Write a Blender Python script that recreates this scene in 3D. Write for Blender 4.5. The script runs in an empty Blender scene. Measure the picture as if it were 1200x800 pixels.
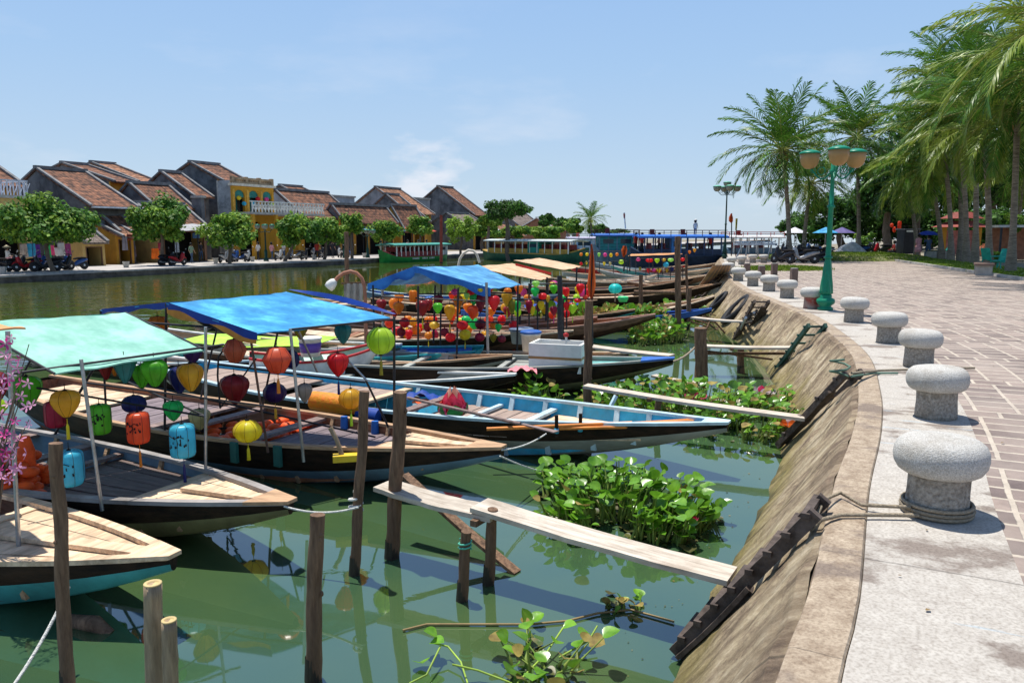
import bpy, math, random
import numpy as np
from mathutils import Vector, Matrix
random.seed(7); rng = np.random.default_rng(7)
R = math.radians; PI = math.pi
scene = bpy.context.scene
COL = scene.collection

# ------------------------------------------------------------------ camera geometry used to measure places
F = 900.; PT = math.atan(127/F); H = 2.85
_c, _s = math.cos(PT), math.sin(PT)
def _ray(px, py):
    x = (px-600)/F; u = -(py-400)/F
    return (x, _c+u*_s, -_s+u*_c)
def P(px, py, z=0.):
    d = _ray(px, py); t = (z-H)/d[2]
    return Vector((d[0]*t, d[1]*t, z))
def Q(px, py, Y):
    d = _ray(px, py); t = Y/d[1]
    return Vector((d[0]*t, Y, H+d[2]*t))
ZQ = 1.10      # near quay level
ZF = 0.45      # far quay level

# ------------------------------------------------------------------ materials
MATS = {}
def nn(nt, typ, **kw):
    n = nt.nodes.new(typ)
    for k, v in kw.items():
        if k in n.inputs: n.inputs[k].default_value = v
        else: setattr(n, k, v)
    return n
def c4(c): return (c[0], c[1], c[2], 1)
def M(name, col, rough=.6, col2=None, scale=3., stretch=(1, 1, 1), bump=.15, var=.25, metal=0., transl=0., spec=.28,
      dirt=0., dirtcol=(.06, .045, .03), dscale=1.2, seams=None, coord='Object', detail=6., emit=0):
    if name in MATS: return MATS[name]
    m = bpy.data.materials.new(name); m.use_nodes = True
    nt = m.node_tree; nt.nodes.clear(); L = nt.links.new
    out = nn(nt, 'ShaderNodeOutputMaterial')
    bs = nn(nt, 'ShaderNodeBsdfPrincipled')
    bs.inputs['Roughness'].default_value = rough; bs.inputs['Metallic'].default_value = metal
    bs.inputs['Specular IOR Level'].default_value = spec
    tc = nn(nt, 'ShaderNodeTexCoord')
    mp = nn(nt, 'ShaderNodeMapping'); mp.inputs['Scale'].default_value = stretch
    if coord == 'World': csrc = nn(nt, 'ShaderNodeNewGeometry').outputs['Position']
    else: csrc = tc.outputs[coord]
    L(csrc, mp.inputs['Vector'])
    no = nn(nt, 'ShaderNodeTexNoise'); no.inputs['Scale'].default_value = scale; no.inputs['Detail'].default_value = detail
    no.inputs['Roughness'].default_value = .62
    L(mp.outputs[0], no.inputs['Vector'])
    rp = nn(nt, 'ShaderNodeValToRGB')
    e = rp.color_ramp.elements
    a = tuple(max(0, c*(1-var)) for c in col); b = col2 if col2 else tuple(min(1, c*(1+var)) for c in col)
    e[0].position = .34; e[0].color = c4(a); e[1].position = .66; e[1].color = c4(b)
    L(no.outputs['Fac'], rp.inputs['Fac'])
    cur = rp.outputs['Color']
    if dirt > 0:
        n2 = nn(nt, 'ShaderNodeTexNoise'); n2.inputs['Scale'].default_value = dscale; n2.inputs['Detail'].default_value = 8
        n2.inputs['Roughness'].default_value = .7
        L(mp.outputs[0] if stretch != (1, 1, 1) else csrc, n2.inputs['Vector'])
        r2 = nn(nt, 'ShaderNodeValToRGB'); r2.color_ramp.elements[0].position = .5; r2.color_ramp.elements[1].position = .68
        L(n2.outputs['Fac'], r2.inputs['Fac'])
        mu = nn(nt, 'ShaderNodeMath', operation='MULTIPLY'); mu.inputs[1].default_value = dirt
        L(r2.outputs['Color'], mu.inputs[0])
        mx = nn(nt, 'ShaderNodeMixRGB'); L(mu.outputs[0], mx.inputs['Fac']); L(cur, mx.inputs['Color1'])
        mx.inputs['Color2'].default_value = c4(dirtcol); cur = mx.outputs[0]
    at = nn(nt, 'ShaderNodeAttribute', attribute_name='tint')
    mt = nn(nt, 'ShaderNodeMixRGB', blend_type='MULTIPLY'); mt.inputs['Fac'].default_value = 1
    L(cur, mt.inputs['Color1']); L(at.outputs['Color'], mt.inputs['Color2'])
    cur = mt.outputs[0]
    L(cur, bs.inputs['Base Color'])
    h = no.outputs['Fac']
    if seams:      # (axis, period, depth): plank seams / tile courses, darkened in the colour and raised by bump
        for ax, per in seams:
            sp = nn(nt, 'ShaderNodeSeparateXYZ'); L(csrc, sp.inputs[0])
            d = nn(nt, 'ShaderNodeMath', operation='DIVIDE'); L(sp.outputs[ax], d.inputs[0]); d.inputs[1].default_value = per
            fr = nn(nt, 'ShaderNodeMath', operation='FRACT'); L(d.outputs[0], fr.inputs[0])
            cr = nn(nt, 'ShaderNodeMath', operation='PINGPONG'); L(fr.outputs[0], cr.inputs[0]); cr.inputs[1].default_value = .5
            st = nn(nt, 'ShaderNodeMapRange'); L(cr.outputs[0], st.inputs[0]); st.inputs[1].default_value = .0; st.inputs[2].default_value = .12
            mm = nn(nt, 'ShaderNodeMixRGB', blend_type='MULTIPLY'); mm.inputs['Fac'].default_value = .6
            L(cur, mm.inputs['Color1']); L(st.outputs[0], mm.inputs['Color2']); cur = mm.outputs[0]
            ad = nn(nt, 'ShaderNodeMath', operation='ADD'); L(h, ad.inputs[0]); L(st.outputs[0], ad.inputs[1]); h = ad.outputs[0]
        L(cur, bs.inputs['Base Color'])
    if bump:
        bp = nn(nt, 'ShaderNodeBump'); bp.inputs['Strength'].default_value = min(1, bump*2.5); bp.inputs['Distance'].default_value = .02
        L(h, bp.inputs['Height']); L(bp.outputs[0], bs.inputs['Normal'])
    if transl:
        tr = nn(nt, 'ShaderNodeBsdfTranslucent'); L(cur, tr.inputs['Color'])
        ms = nn(nt, 'ShaderNodeMixShader'); ms.inputs[0].default_value = transl
        L(bs.outputs[0], ms.inputs[1]); L(tr.outputs[0], ms.inputs[2]); L(ms.outputs[0], out.inputs[0])
    else: L(bs.outputs[0], out.inputs[0])
    MATS[name] = m
    return m

# ------------------------------------------------------------------ object helpers
def tag(o, label=None, cat=None, group=None, kind=None):
    if label: o['label'] = label
    if cat: o['category'] = cat
    if group: o['group'] = group
    if kind: o['kind'] = kind
    return o
def thing(name, label, cat, loc=(0, 0, 0), rz=0., group=None):
    o = bpy.data.objects.new(name, None); COL.objects.link(o)
    o.empty_display_size = .2
    o.location = loc; o.rotation_euler = (0, 0, rz)
    return tag(o, label, cat, group)
def inv_of(root):
    return (Matrix.Translation(root.location) @ Matrix.Rotation(root.rotation_euler[2], 4, 'Z')).inverted()
def copy_tree(o, parent=None):
    c = o.copy(); COL.objects.link(c); c.parent = parent
    for ch in o.children: copy_tree(ch, c)
    return c

class MB:
    def __init__(s): s.v = []; s.f = []; s.m = []; s.t = []; s.sm = []; s.uv = None
    def add(s, vs, fs, m=0, tint=None, smooth=False):
        k = len(s.v); s.v.extend([tuple(v) for v in vs])
        if tint is None: tint = random.uniform(.86, 1.1)
        for f in fs:
            s.f.append(tuple(i+k for i in f)); s.m.append(m); s.t.append(tint); s.sm.append(smooth)
        return s
    def box(s, c, d, rz=0., m=0, tint=None, rot=None):
        x, y, z = d[0]/2, d[1]/2, d[2]/2
        mt = rot if rot is not None else Matrix.Rotation(rz, 3, 'Z')
        c = Vector(c)
        vs = [c + mt @ Vector((sx*x, sy*y, sz*z)) for sx in (-1, 1) for sy in (-1, 1) for sz in (-1, 1)]
        return s.add(vs, [(0, 1, 3, 2), (4, 6, 7, 5), (0, 4, 5, 1), (2, 3, 7, 6), (0, 2, 6, 4), (1, 5, 7, 3)], m, tint)
    def span(s, a, b, m=0, tint=None):   # box from min corner to max corner
        a = Vector(a); b = Vector(b)
        return s.box((a+b)/2, (abs(b.x-a.x), abs(b.y-a.y), abs(b.z-a.z)), 0, m, tint)
    def bar(s, p0, p1, w, h, m=0, tint=None, up=(0, 0, 1), w1=None):
        p0 = Vector(p0); p1 = Vector(p1); d = (p1-p0).normalized(); up = Vector(up)
        sd = d.cross(up)
        if sd.length < 1e-4: sd = d.cross(Vector((1, 0, 0)))
        sd.normalize(); u = sd.cross(d)
        w1 = w if w1 is None else w1
        vs = []
        for p, ww in ((p0, w), (p1, w1)):
            for a, b in ((-1, -1), (1, -1), (1, 1), (-1, 1)): vs.append(p + sd*(a*ww/2) + u*(b*h/2))
        return s.add(vs, [(3, 2, 1, 0), (4, 5, 6, 7), (0, 1, 5, 4), (1, 2, 6, 5), (2, 3, 7, 6), (3, 0, 4, 7)], m, tint)
    def tube(s, pts, r, seg=8, m=0, tint=None, smooth=True, cap=True):
        pts = [Vector(p) for p in pts]; n = len(pts)
        rs = r if isinstance(r, (list, tuple)) else [r]*n
        vs = []; prev = None
        for i, p in enumerate(pts):
            d = (pts[min(i+1, n-1)] - pts[max(i-1, 0)]).normalized()
            if prev is None:
                a = d.cross(Vector((0, 0, 1)))
                if a.length < .05: a = d.cross(Vector((1, 0, 0)))
                a.normalize()
            else:
                a = prev - d*prev.dot(d)
                if a.length < 1e-4: a = d.cross(Vector((1, 0, 0)))
                a.normalize()
            prev = a; b = d.cross(a)
            for k in range(seg):
                an = 2*PI*k/seg; vs.append(p + (a*math.cos(an)+b*math.sin(an))*rs[i])
        fs = []
        for i in range(n-1):
            for k in range(seg):
                k2 = (k+1) % seg; fs.append((i*seg+k, i*seg+k2, (i+1)*seg+k2, (i+1)*seg+k))
        if tint is None: tint = random.uniform(.88, 1.08)
        s.add(vs, fs, m, tint, smooth)
        if cap:
            s.add([vs[k] for k in range(seg)], [tuple(reversed(range(seg)))], m, tint)
            s.add([vs[(n-1)*seg+k] for k in range(seg)], [tuple(range(seg))], m, tint)
        return s
    def lathe(s, prof, c=(0, 0, 0), seg=16, m=0, tint=None, smooth=True, mfun=None, twist=None, axis=None):
        c = Vector(c); vs = []; n = len(prof)
        mt = axis if axis is not None else Matrix.Identity(3)
        for i, (r, z) in enumerate(prof):
            for k in range(seg):
                an = 2*PI*k/seg; rr = r
                if twist: rr = r*twist(an, z)
                vs.append(c + mt @ Vector((rr*math.cos(an), rr*math.sin(an), z)))
        if tint is None: tint = random.uniform(.92, 1.05)
        for i in range(n-1):
            fs = [(i*seg+k, i*seg+(k+1) % seg, (i+1)*seg+(k+1) % seg, (i+1)*seg+k) for k in range(seg)]
            if i == 0: base = len(s.v); s.v.extend([tuple(v) for v in vs])
            mi = mfun(i) if mfun else m
            for f in fs: s.f.append(tuple(q+base for q in f)); s.m.append(mi); s.t.append(tint); s.sm.append(smooth)
        if prof[0][0] > 1e-3:
            s.f.append(tuple(base+q for q in reversed(range(seg)))); s.m.append(mfun(0) if mfun else m); s.t.append(tint); s.sm.append(False)
        if prof[-1][0] > 1e-3:
            s.f.append(tuple(base+(n-1)*seg+q for q in range(seg))); s.m.append(mfun(n-2) if mfun else m); s.t.append(tint); s.sm.append(False)
        return s
    def grid(s, fn, nu, nv, m=0, tint=1., smooth=True, flip=False):
        vs = [fn(i/nu, j/nv) for i in range(nu+1) for j in range(nv+1)]
        fs = []
        for i in range(nu):
            for j in range(nv):
                a = i*(nv+1)+j; f = (a, a+nv+1, a+nv+2, a+1); fs.append(tuple(reversed(f)) if flip else f)
        return s.add(vs, fs, m, tint, smooth)
    def sheet(s, fn, nu, nv, th, m=0, tint=1., smooth=True):   # closed cloth of real thickness
        s.grid(lambda u, v: Vector(fn(u, v)), nu, nv, m, tint, smooth)
        s.grid(lambda u, v: Vector(fn(u, v))-Vector((0, 0, th)), nu, nv, m, tint, smooth, True)
        for e in (0, 1):
            s.grid(lambda u, v: Vector(fn(u, e))-Vector((0, 0, th*v)), nu, 1, m, tint, False)
            s.grid(lambda u, v: Vector(fn(e, u))-Vector((0, 0, th*v)), nv, 1, m, tint, False)
        return s
    def build(s, name, mats, parent=None, world=False, origin=None):
        me = bpy.data.meshes.new(name)
        if not isinstance(mats, (list, tuple)): mats = [mats]
        v = s.v
        if parent is not None and world:
            iv = inv_of(parent); v = [tuple(iv @ Vector(q)) for q in v]
        elif origin is not None:
            o = Vector(origin); v = [tuple(Vector(q)-o) for q in v]
        me.from_pydata(v, [], s.f)
        for m in mats: me.materials.append(m)
        me.polygons.foreach_set('material_index', s.m)
        me.polygons.foreach_set('use_smooth', s.sm)
        at = me.attributes.new('tint', 'FLOAT_COLOR', 'FACE')
        t = np.repeat(np.array(s.t, dtype=np.float32)[:, None], 4, 1); t[:, 3] = 1
        at.data.foreach_set('color', t.ravel())
        me.update()
        ob = bpy.data.objects.new(name, me); COL.objects.link(ob)
        if parent is not None: ob.parent = parent
        elif origin is not None: ob.location = origin
        return ob

def np_mesh(name, verts, faces_per, k, mats, tint=None, midx=None, parent=None, smooth=False, uv=None):
    """verts (N*k,3) where every k consecutive verts form a face set given by faces_per (list of tuples)"""
    n = len(verts)//k
    fp = faces_per; base = (np.arange(n)*k)
    loops = []; starts = []; tot = []
    sizes = [len(f) for f in fp]; flat = np.concatenate([np.array(f) for f in fp])
    allv = (base[:, None] + flat[None, :]).ravel()
    sz = np.tile(np.array(sizes), n)
    st = np.concatenate([[0], np.cumsum(sz)[:-1]])
    me = bpy.data.meshes.new(name)
    me.vertices.add(len(verts)); me.vertices.foreach_set('co', verts.astype(np.float32).ravel())
    me.loops.add(len(allv)); me.loops.foreach_set('vertex_index', allv.astype(np.int32))
    me.polygons.add(len(sz)); me.polygons.foreach_set('loop_start', st.astype(np.int32)); me.polygons.foreach_set('loop_total', sz.astype(np.int32))
    for m in mats: me.materials.append(m)
    me.update(calc_edges=True)
    if midx is not None: me.polygons.foreach_set('material_index', np.repeat(midx, len(fp)).astype(np.int32))
    if smooth: me.polygons.foreach_set('use_smooth', np.ones(len(sz), dtype=bool))
    at = me.attributes.new('tint', 'FLOAT_COLOR', 'FACE')
    tt = np.ones(n) if tint is None else tint
    t = np.repeat(np.repeat(tt.astype(np.float32), len(fp))[:, None], 4, 1); t[:, 3] = 1
    at.data.foreach_set('color', t.ravel())
    me.update()
    ob = bpy.data.objects.new(name, me); COL.objects.link(ob)
    if parent is not None: ob.parent = parent
    return ob

# ------------------------------------------------------------------ palette
TB = M('timber_bare', (.46, .29, .17), .8, scale=2.2, stretch=(1, 9, 9), var=.3, dirt=.55, dirtcol=(.12, .08, .05), bump=.3)
TBX = M('timber_pale', (.68, .50, .33), .8, scale=2.2, stretch=(5, 1, 5), var=.3, dirt=.7, dirtcol=(.27, .17, .10), bump=.3)
TPL = M('plank_pale', (.64, .50, .36), .8, scale=2.5, stretch=(1.2, 10, 10), var=.25, dirt=.6, dirtcol=(.22, .16, .11), bump=.35)
TGR = M('plank_grey', (.25, .18, .16), .75, scale=2.5, stretch=(1.2, 8, 8), var=.3, dirt=.4, bump=.3)
TRD = M('plank_red', (.30, .13, .07), .7, scale=2.5, stretch=(1.2, 8, 8), var=.35, dirt=.4, bump=.3)
POST = M('post_wood', (.14, .08, .05), .85, scale=5, stretch=(6, 6, .7), col2=(.27, .165, .10), dirt=.75, dirtcol=(.022, .016, .012), bump=.8)
WETP = M('post_wet', (.035, .03, .022), .5, scale=5, stretch=(6, 6, .7), bump=.6)
BAMB = M('bamboo', (.33, .24, .15), .6, scale=4, stretch=(6, 6, .8), var=.35, dirt=.4, bump=.3)
TAR = M('tar_black', (.010, .008, .007), .6, scale=3, stretch=(.6, 4, 4), col2=(.040, .022, .013), bump=.4, spec=.15, dirt=.25, dirtcol=(.11, .06, .035))
TARB = M('tar_brown', (.05, .022, .014), .6, spec=.15, scale=3, stretch=(.6, 4, 4), col2=(.1, .05, .03), bump=.4)
GREYH = M('hull_grey', (.30, .31, .28), .7, scale=2, stretch=(.5, 2, 2), dirt=.6, dirtcol=(.12, .11, .09), bump=.2)
OLIVH = M('hull_olive', (.18, .17, .08), .7, scale=2, dirt=.5, bump=.2)
TEALH = M('hull_teal', (.06, .33, .34), .55, scale=2, dirt=.35, dirtcol=(.05, .09, .08), bump=.12)
UMB = M('hull_umber', (.12, .065, .04), .7, scale=3, stretch=(.6, 4, 4), col2=(.24, .13, .08), dirt=.4, bump=.3)
DBLUH = M('hull_slate', (.11, .19, .26), .6, scale=2, dirt=.35, bump=.12)
BLUI = M('paint_sky_blue', (.05, .42, .66), .5, scale=3, dirt=.4, dirtcol=(.2, .25, .25), bump=.12)
BLUP = M('paint_blue', (.03, .12, .42), .5, scale=3, dirt=.3, bump=.1)
TEALP = M('paint_teal', (.03, .36, .40), .5, scale=3, dirt=.3, bump=.1)
WHTP = M('paint_white', (.72, .72, .68), .55, scale=3, dirt=.35, dirtcol=(.35, .3, .22), bump=.08)
PBLU = M('paint_pale_blue', (.50, .66, .72), .5, scale=3, dirt=.3, dirtcol=(.25, .22, .18), bump=.1)
REDP = M('paint_red', (.5, .03, .03), .5, scale=3, bump=.05)
GRNP = M('lamp_green', (.008, .21, .115), .35, scale=8, var=.15, dirt=.25, dirtcol=(.02, .1, .07), bump=.08)
DKGR = M('dark_green_metal', (.008, .045, .035), .4, bump=.05)
STEEL = M('steel_pole', (.42, .43, .44), .35, metal=.7, scale=10, dirt=.4, dirtcol=(.12, .07, .04), bump=.05)
DSTL = M('dark_pole', (.03, .03, .035), .5, scale=8, var=.3, bump=.05)
ROPE = M('rope', (.34, .28, .2), .9, scale=60, bump=.6)
ROPEW = M('rope_white', (.66, .66, .62), .9, scale=60, bump=.5)
RUBB = M('rubber', (.02, .02, .022), .7, scale=10, bump=.1)
BLK = M('black_and_room_shade', (.014, .012, .012), .9, bump=0)  # near black for small parts and for the shade painted inside rooms
CONC = M('concrete', (.42, .40, .36), .9, scale=4, var=.2, dirt=.4, dirtcol=(.14, .12, .1), bump=.3)
YEL = M('wall_yellow', (.52, .27, .04), .9, scale=1.2, var=.15, dirt=.35, dirtcol=(.18, .11, .05), dscale=.8, bump=.1)
YELP = M('wall_pale_yellow', (.55, .38, .14), .9, scale=1.2, var=.15, dirt=.35, dirtcol=(.2, .14, .08), dscale=.8, bump=.1)
GRYW = M('wall_sooty', (.10, .10, .105), .95, col2=(.22, .22, .225), scale=.7, dirt=.7, dirtcol=(.035, .035, .04), dscale=.6, bump=.1)
GRYL = M('wall_grey', (.30, .31, .32), .95, scale=.8, dirt=.5, dirtcol=(.1, .1, .1), dscale=.7, bump=.1)
WHTW = M('wall_white', (.66, .66, .66), .9, scale=.8, dirt=.5, dirtcol=(.3, .29, .28), dscale=.7, bump=.1)
BRIC = M('wall_brick', (.32, .15, .09), .9, scale=3, bump=.2, seams=[('Z', .12)])
WOODB = M('wall_board', (.22, .12, .07), .8, scale=2, stretch=(5, 5, .6), seams=[('X', .3)], bump=.2)
TILE = M('roof_tile', (.055, .036, .03), .9, col2=(.36, .16, .09), scale=2.4, dirt=.75, dirtcol=(.035, .03, .028), dscale=.7, bump=.6, seams=[('X', .34), ('Z', .3)])
TILEO = M('roof_tile_orange', (.10, .05, .035), .9, col2=(.55, .27, .15), scale=2.4, dirt=.7, dirtcol=(.06, .045, .04), dscale=.9, bump=.6, seams=[('X', .34), ('Z', .3)])
TILEG = M('roof_tile_grey', (.16, .12, .10), .9, col2=(.30, .24, .2), scale=1.1, dirt=.5, dirtcol=(.06, .05, .045), dscale=1.6, bump=.6, seams=[('X', .34), ('Z', .3)])
COPE = M('roof_coping', (.22, .22, .22), .95, scale=2, dirt=.5, dirtcol=(.08, .08, .08), bump=.2)
TIN = M('corrugated_tin', (.36, .40, .44), .5, metal=.3, scale=1, dirt=.4, seams=[('X', .25)], bump=.2)
TEALS = M('shutter_teal', (.03, .22, .18), .6, scale=3, bump=.05)
GLASS = M('window_glass', (.03, .05, .07), .08, bump=0)
LEAFD = M('leaf_dark', (.05, .15, .02), .6, col2=(.12, .29, .035), scale=6, transl=.3, bump=0)
LEAFL = M('leaf_light', (.17, .34, .035), .6, col2=(.34, .50, .06), scale=6, transl=.3, bump=0)
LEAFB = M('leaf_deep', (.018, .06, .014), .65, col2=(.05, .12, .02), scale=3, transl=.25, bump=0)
PALML = M('palm_leaf', (.045, .13, .016), .4, col2=(.12, .27, .03), scale=2, transl=.3, bump=0)
PALMY = M('palm_leaf_yellow', (.15, .27, .03), .4, col2=(.32, .40, .06), scale=2, transl=.3, bump=0)
BARK = M('bark', (.16, .12, .09), .95, scale=4, stretch=(2, 2, .8), dirt=.5, bump=.7)
PBARK = M('palm_bark', (.20, .16, .12), .95, col2=(.32, .27, .21), scale=4, stretch=(1, 1, 5), dirt=.5, bump=.8)
GRASSM = M('grass', (.12, .22, .02), .8, col2=(.28, .38, .04), scale=8, transl=.2, bump=0)
SOIL = M('soil', (.10, .12, .05), .95, scale=1, col2=(.2, .2, .08), bump=.4)
SKIN = M('skin', (.42, .24, .15), .55, bump=0, var=.08)
# ------------------------------------------------------------------ world, sun, camera
SUN_EL, SUN_AZ = R(75), R(-35)      # azimuth measured from +Y (away from camera) towards +X
w = bpy.data.worlds.new('World'); scene.world = w; w.use_nodes = True
nt = w.node_tree; nt.nodes.clear(); L = nt.links.new
wo = nn(nt, 'ShaderNodeOutputWorld'); bg = nn(nt, 'ShaderNodeBackground'); bg.inputs['Strength'].default_value = .107
sky = nn(nt, 'ShaderNodeTexSky'); sky.sky_type = 'NISHITA'; sky.sun_disc = False
sky.sun_elevation = SUN_EL; sky.sun_rotation = SUN_AZ; sky.air_density = 1.0; sky.dust_density = .35; sky.ozone_density = 3.0
tc = nn(nt, 'ShaderNodeTexCoord'); mp = nn(nt, 'ShaderNodeMapping'); mp.inputs['Scale'].default_value = (1, 1, 3.2)
L(tc.outputs['Generated'], mp.inputs['Vector'])
cn = nn(nt, 'ShaderNodeTexNoise'); cn.inputs['Scale'].default_value = 3.4; cn.inputs['Detail'].default_value = 9; cn.inputs['Roughness'].default_value = .58
L(mp.outputs[0], cn.inputs['Vector'])
cr = nn(nt, 'ShaderNodeValToRGB'); cr.color_ramp.elements[0].position = .56; cr.color_ramp.elements[1].position = .9
L(cn.outputs['Fac'], cr.inputs['Fac'])
sx = nn(nt, 'ShaderNodeSeparateXYZ'); L(tc.outputs['Generated'], sx.inputs[0])
hz = nn(nt, 'ShaderNodeMapRange'); L(sx.outputs['Z'], hz.inputs[0]); hz.inputs[1].default_value = .0; hz.inputs[2].default_value = .28; hz.inputs[3].default_value = .75; hz.inputs[4].default_value = .12
mu = nn(nt, 'ShaderNodeMath', operation='MULTIPLY'); L(cr.outputs[0], mu.inputs[0]); L(hz.outputs[0], mu.inputs[1])
# one low cumulus puff, up-river
nv = nn(nt, 'ShaderNodeVectorMath', operation='DISTANCE'); L(tc.outputs['Generated'], nv.inputs[0])
dcl = Vector((-.108, .99, .065)).normalized(); nv.inputs[1].default_value = dcl
mr = nn(nt, 'ShaderNodeMapRange'); L(nv.outputs['Value'], mr.inputs[0]); mr.inputs[1].default_value = .0; mr.inputs[2].default_value = .12; mr.inputs[3].default_value = 1; mr.inputs[4].default_value = 0
cn2 = nn(nt, 'ShaderNodeTexNoise'); cn2.inputs['Scale'].default_value = 20; cn2.inputs['Detail'].default_value = 7
mp2 = nn(nt, 'ShaderNodeMapping'); mp2.inputs['Scale'].default_value = (1, 1, 2.6); L(tc.outputs['Generated'], mp2.inputs['Vector']); L(mp2.outputs[0], cn2.inputs['Vector'])
ad = nn(nt, 'ShaderNodeMath', operation='MULTIPLY'); L(mr.outputs[0], ad.inputs[0]); L(cn2.outputs['Fac'], ad.inputs[1])
r3 = nn(nt, 'ShaderNodeMapRange'); L(ad.outputs[0], r3.inputs[0]); r3.inputs[1].default_value = .28; r3.inputs[2].default_value = .5; r3.inputs[3].default_value = 0; r3.inputs[4].default_value = .6
mxx = nn(nt, 'ShaderNodeMath', operation='MAXIMUM'); L(mu.outputs[0], mxx.inputs[0]); L(r3.outputs[0], mxx.inputs[1])
gr = nn(nt, 'ShaderNodeValToRGB'); e = gr.color_ramp.elements; e[0].position = 0; e[0].color = (.41, .51, .61, 1); e[1].position = .5; e[1].color = (.175, .335, .66, 1)
x = e.new(.2); x.color = (.295, .445, .65, 1); L(sx.outputs['Z'], gr.inputs['Fac'])
g10 = nn(nt, 'ShaderNodeMixRGB', blend_type='MULTIPLY'); g10.inputs['Fac'].default_value = 1; L(gr.outputs[0], g10.inputs['Color1']); g10.inputs['Color2'].default_value = (10.9, 10.9, 10.9, 1)
gf = nn(nt, 'ShaderNodeMapRange'); L(sx.outputs['Z'], gf.inputs[0]); gf.inputs[1].default_value = .35; gf.inputs[2].default_value = .75; gf.inputs[3].default_value = .85; gf.inputs[4].default_value = 0
gm = nn(nt, 'ShaderNodeMixRGB'); L(gf.outputs[0], gm.inputs['Fac']); L(sky.outputs[0], gm.inputs['Color1']); L(g10.outputs[0], gm.inputs['Color2'])
mx = nn(nt, 'ShaderNodeMixRGB'); L(mxx.outputs[0], mx.inputs['Fac']); L(gm.outputs[0], mx.inputs['Color1'])
mx.inputs['Color2'].default_value = (7.6, 7.5, 7.9, 1)
L(mx.outputs[0], bg.inputs['Color']); L(bg.outputs[0], wo.inputs[0])

sl = bpy.data.lights.new('sun', 'SUN'); sl.energy = 5.0; sl.angle = R(.53); sl.color = (1, .955, .88)
so = bpy.data.objects.new('sun', sl); COL.objects.link(so)
sd = Vector((math.sin(SUN_AZ)*math.cos(SUN_EL), math.cos(SUN_AZ)*math.cos(SUN_EL), math.sin(SUN_EL)))
so.rotation_euler = sd.to_track_quat('Z', 'Y').to_euler(); so.location = (0, 0, 60)

cam = bpy.data.cameras.new('camera'); co = bpy.data.objects.new('camera', cam); COL.objects.link(co)
co.location = (0, 0, H); co.rotation_euler = (PI/2-PT, 0, 0); cam.sensor_width = 36; cam.lens = 27; cam.clip_end = 8000; cam.clip_start = .05
scene.camera = co
scene.view_settings.view_transform = 'Standard'; scene.view_settings.look = 'None'
scene.view_settings.gamma = 1; scene.view_settings.use_curve_mapping = False; scene.view_settings.exposure = .24
scene.render.engine = 'CYCLES'
scene.cycles.max_bounces = 6; scene.cycles.diffuse_bounces = 3; scene.cycles.glossy_bounces = 3; scene.cycles.transmission_bounces = 4

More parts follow.
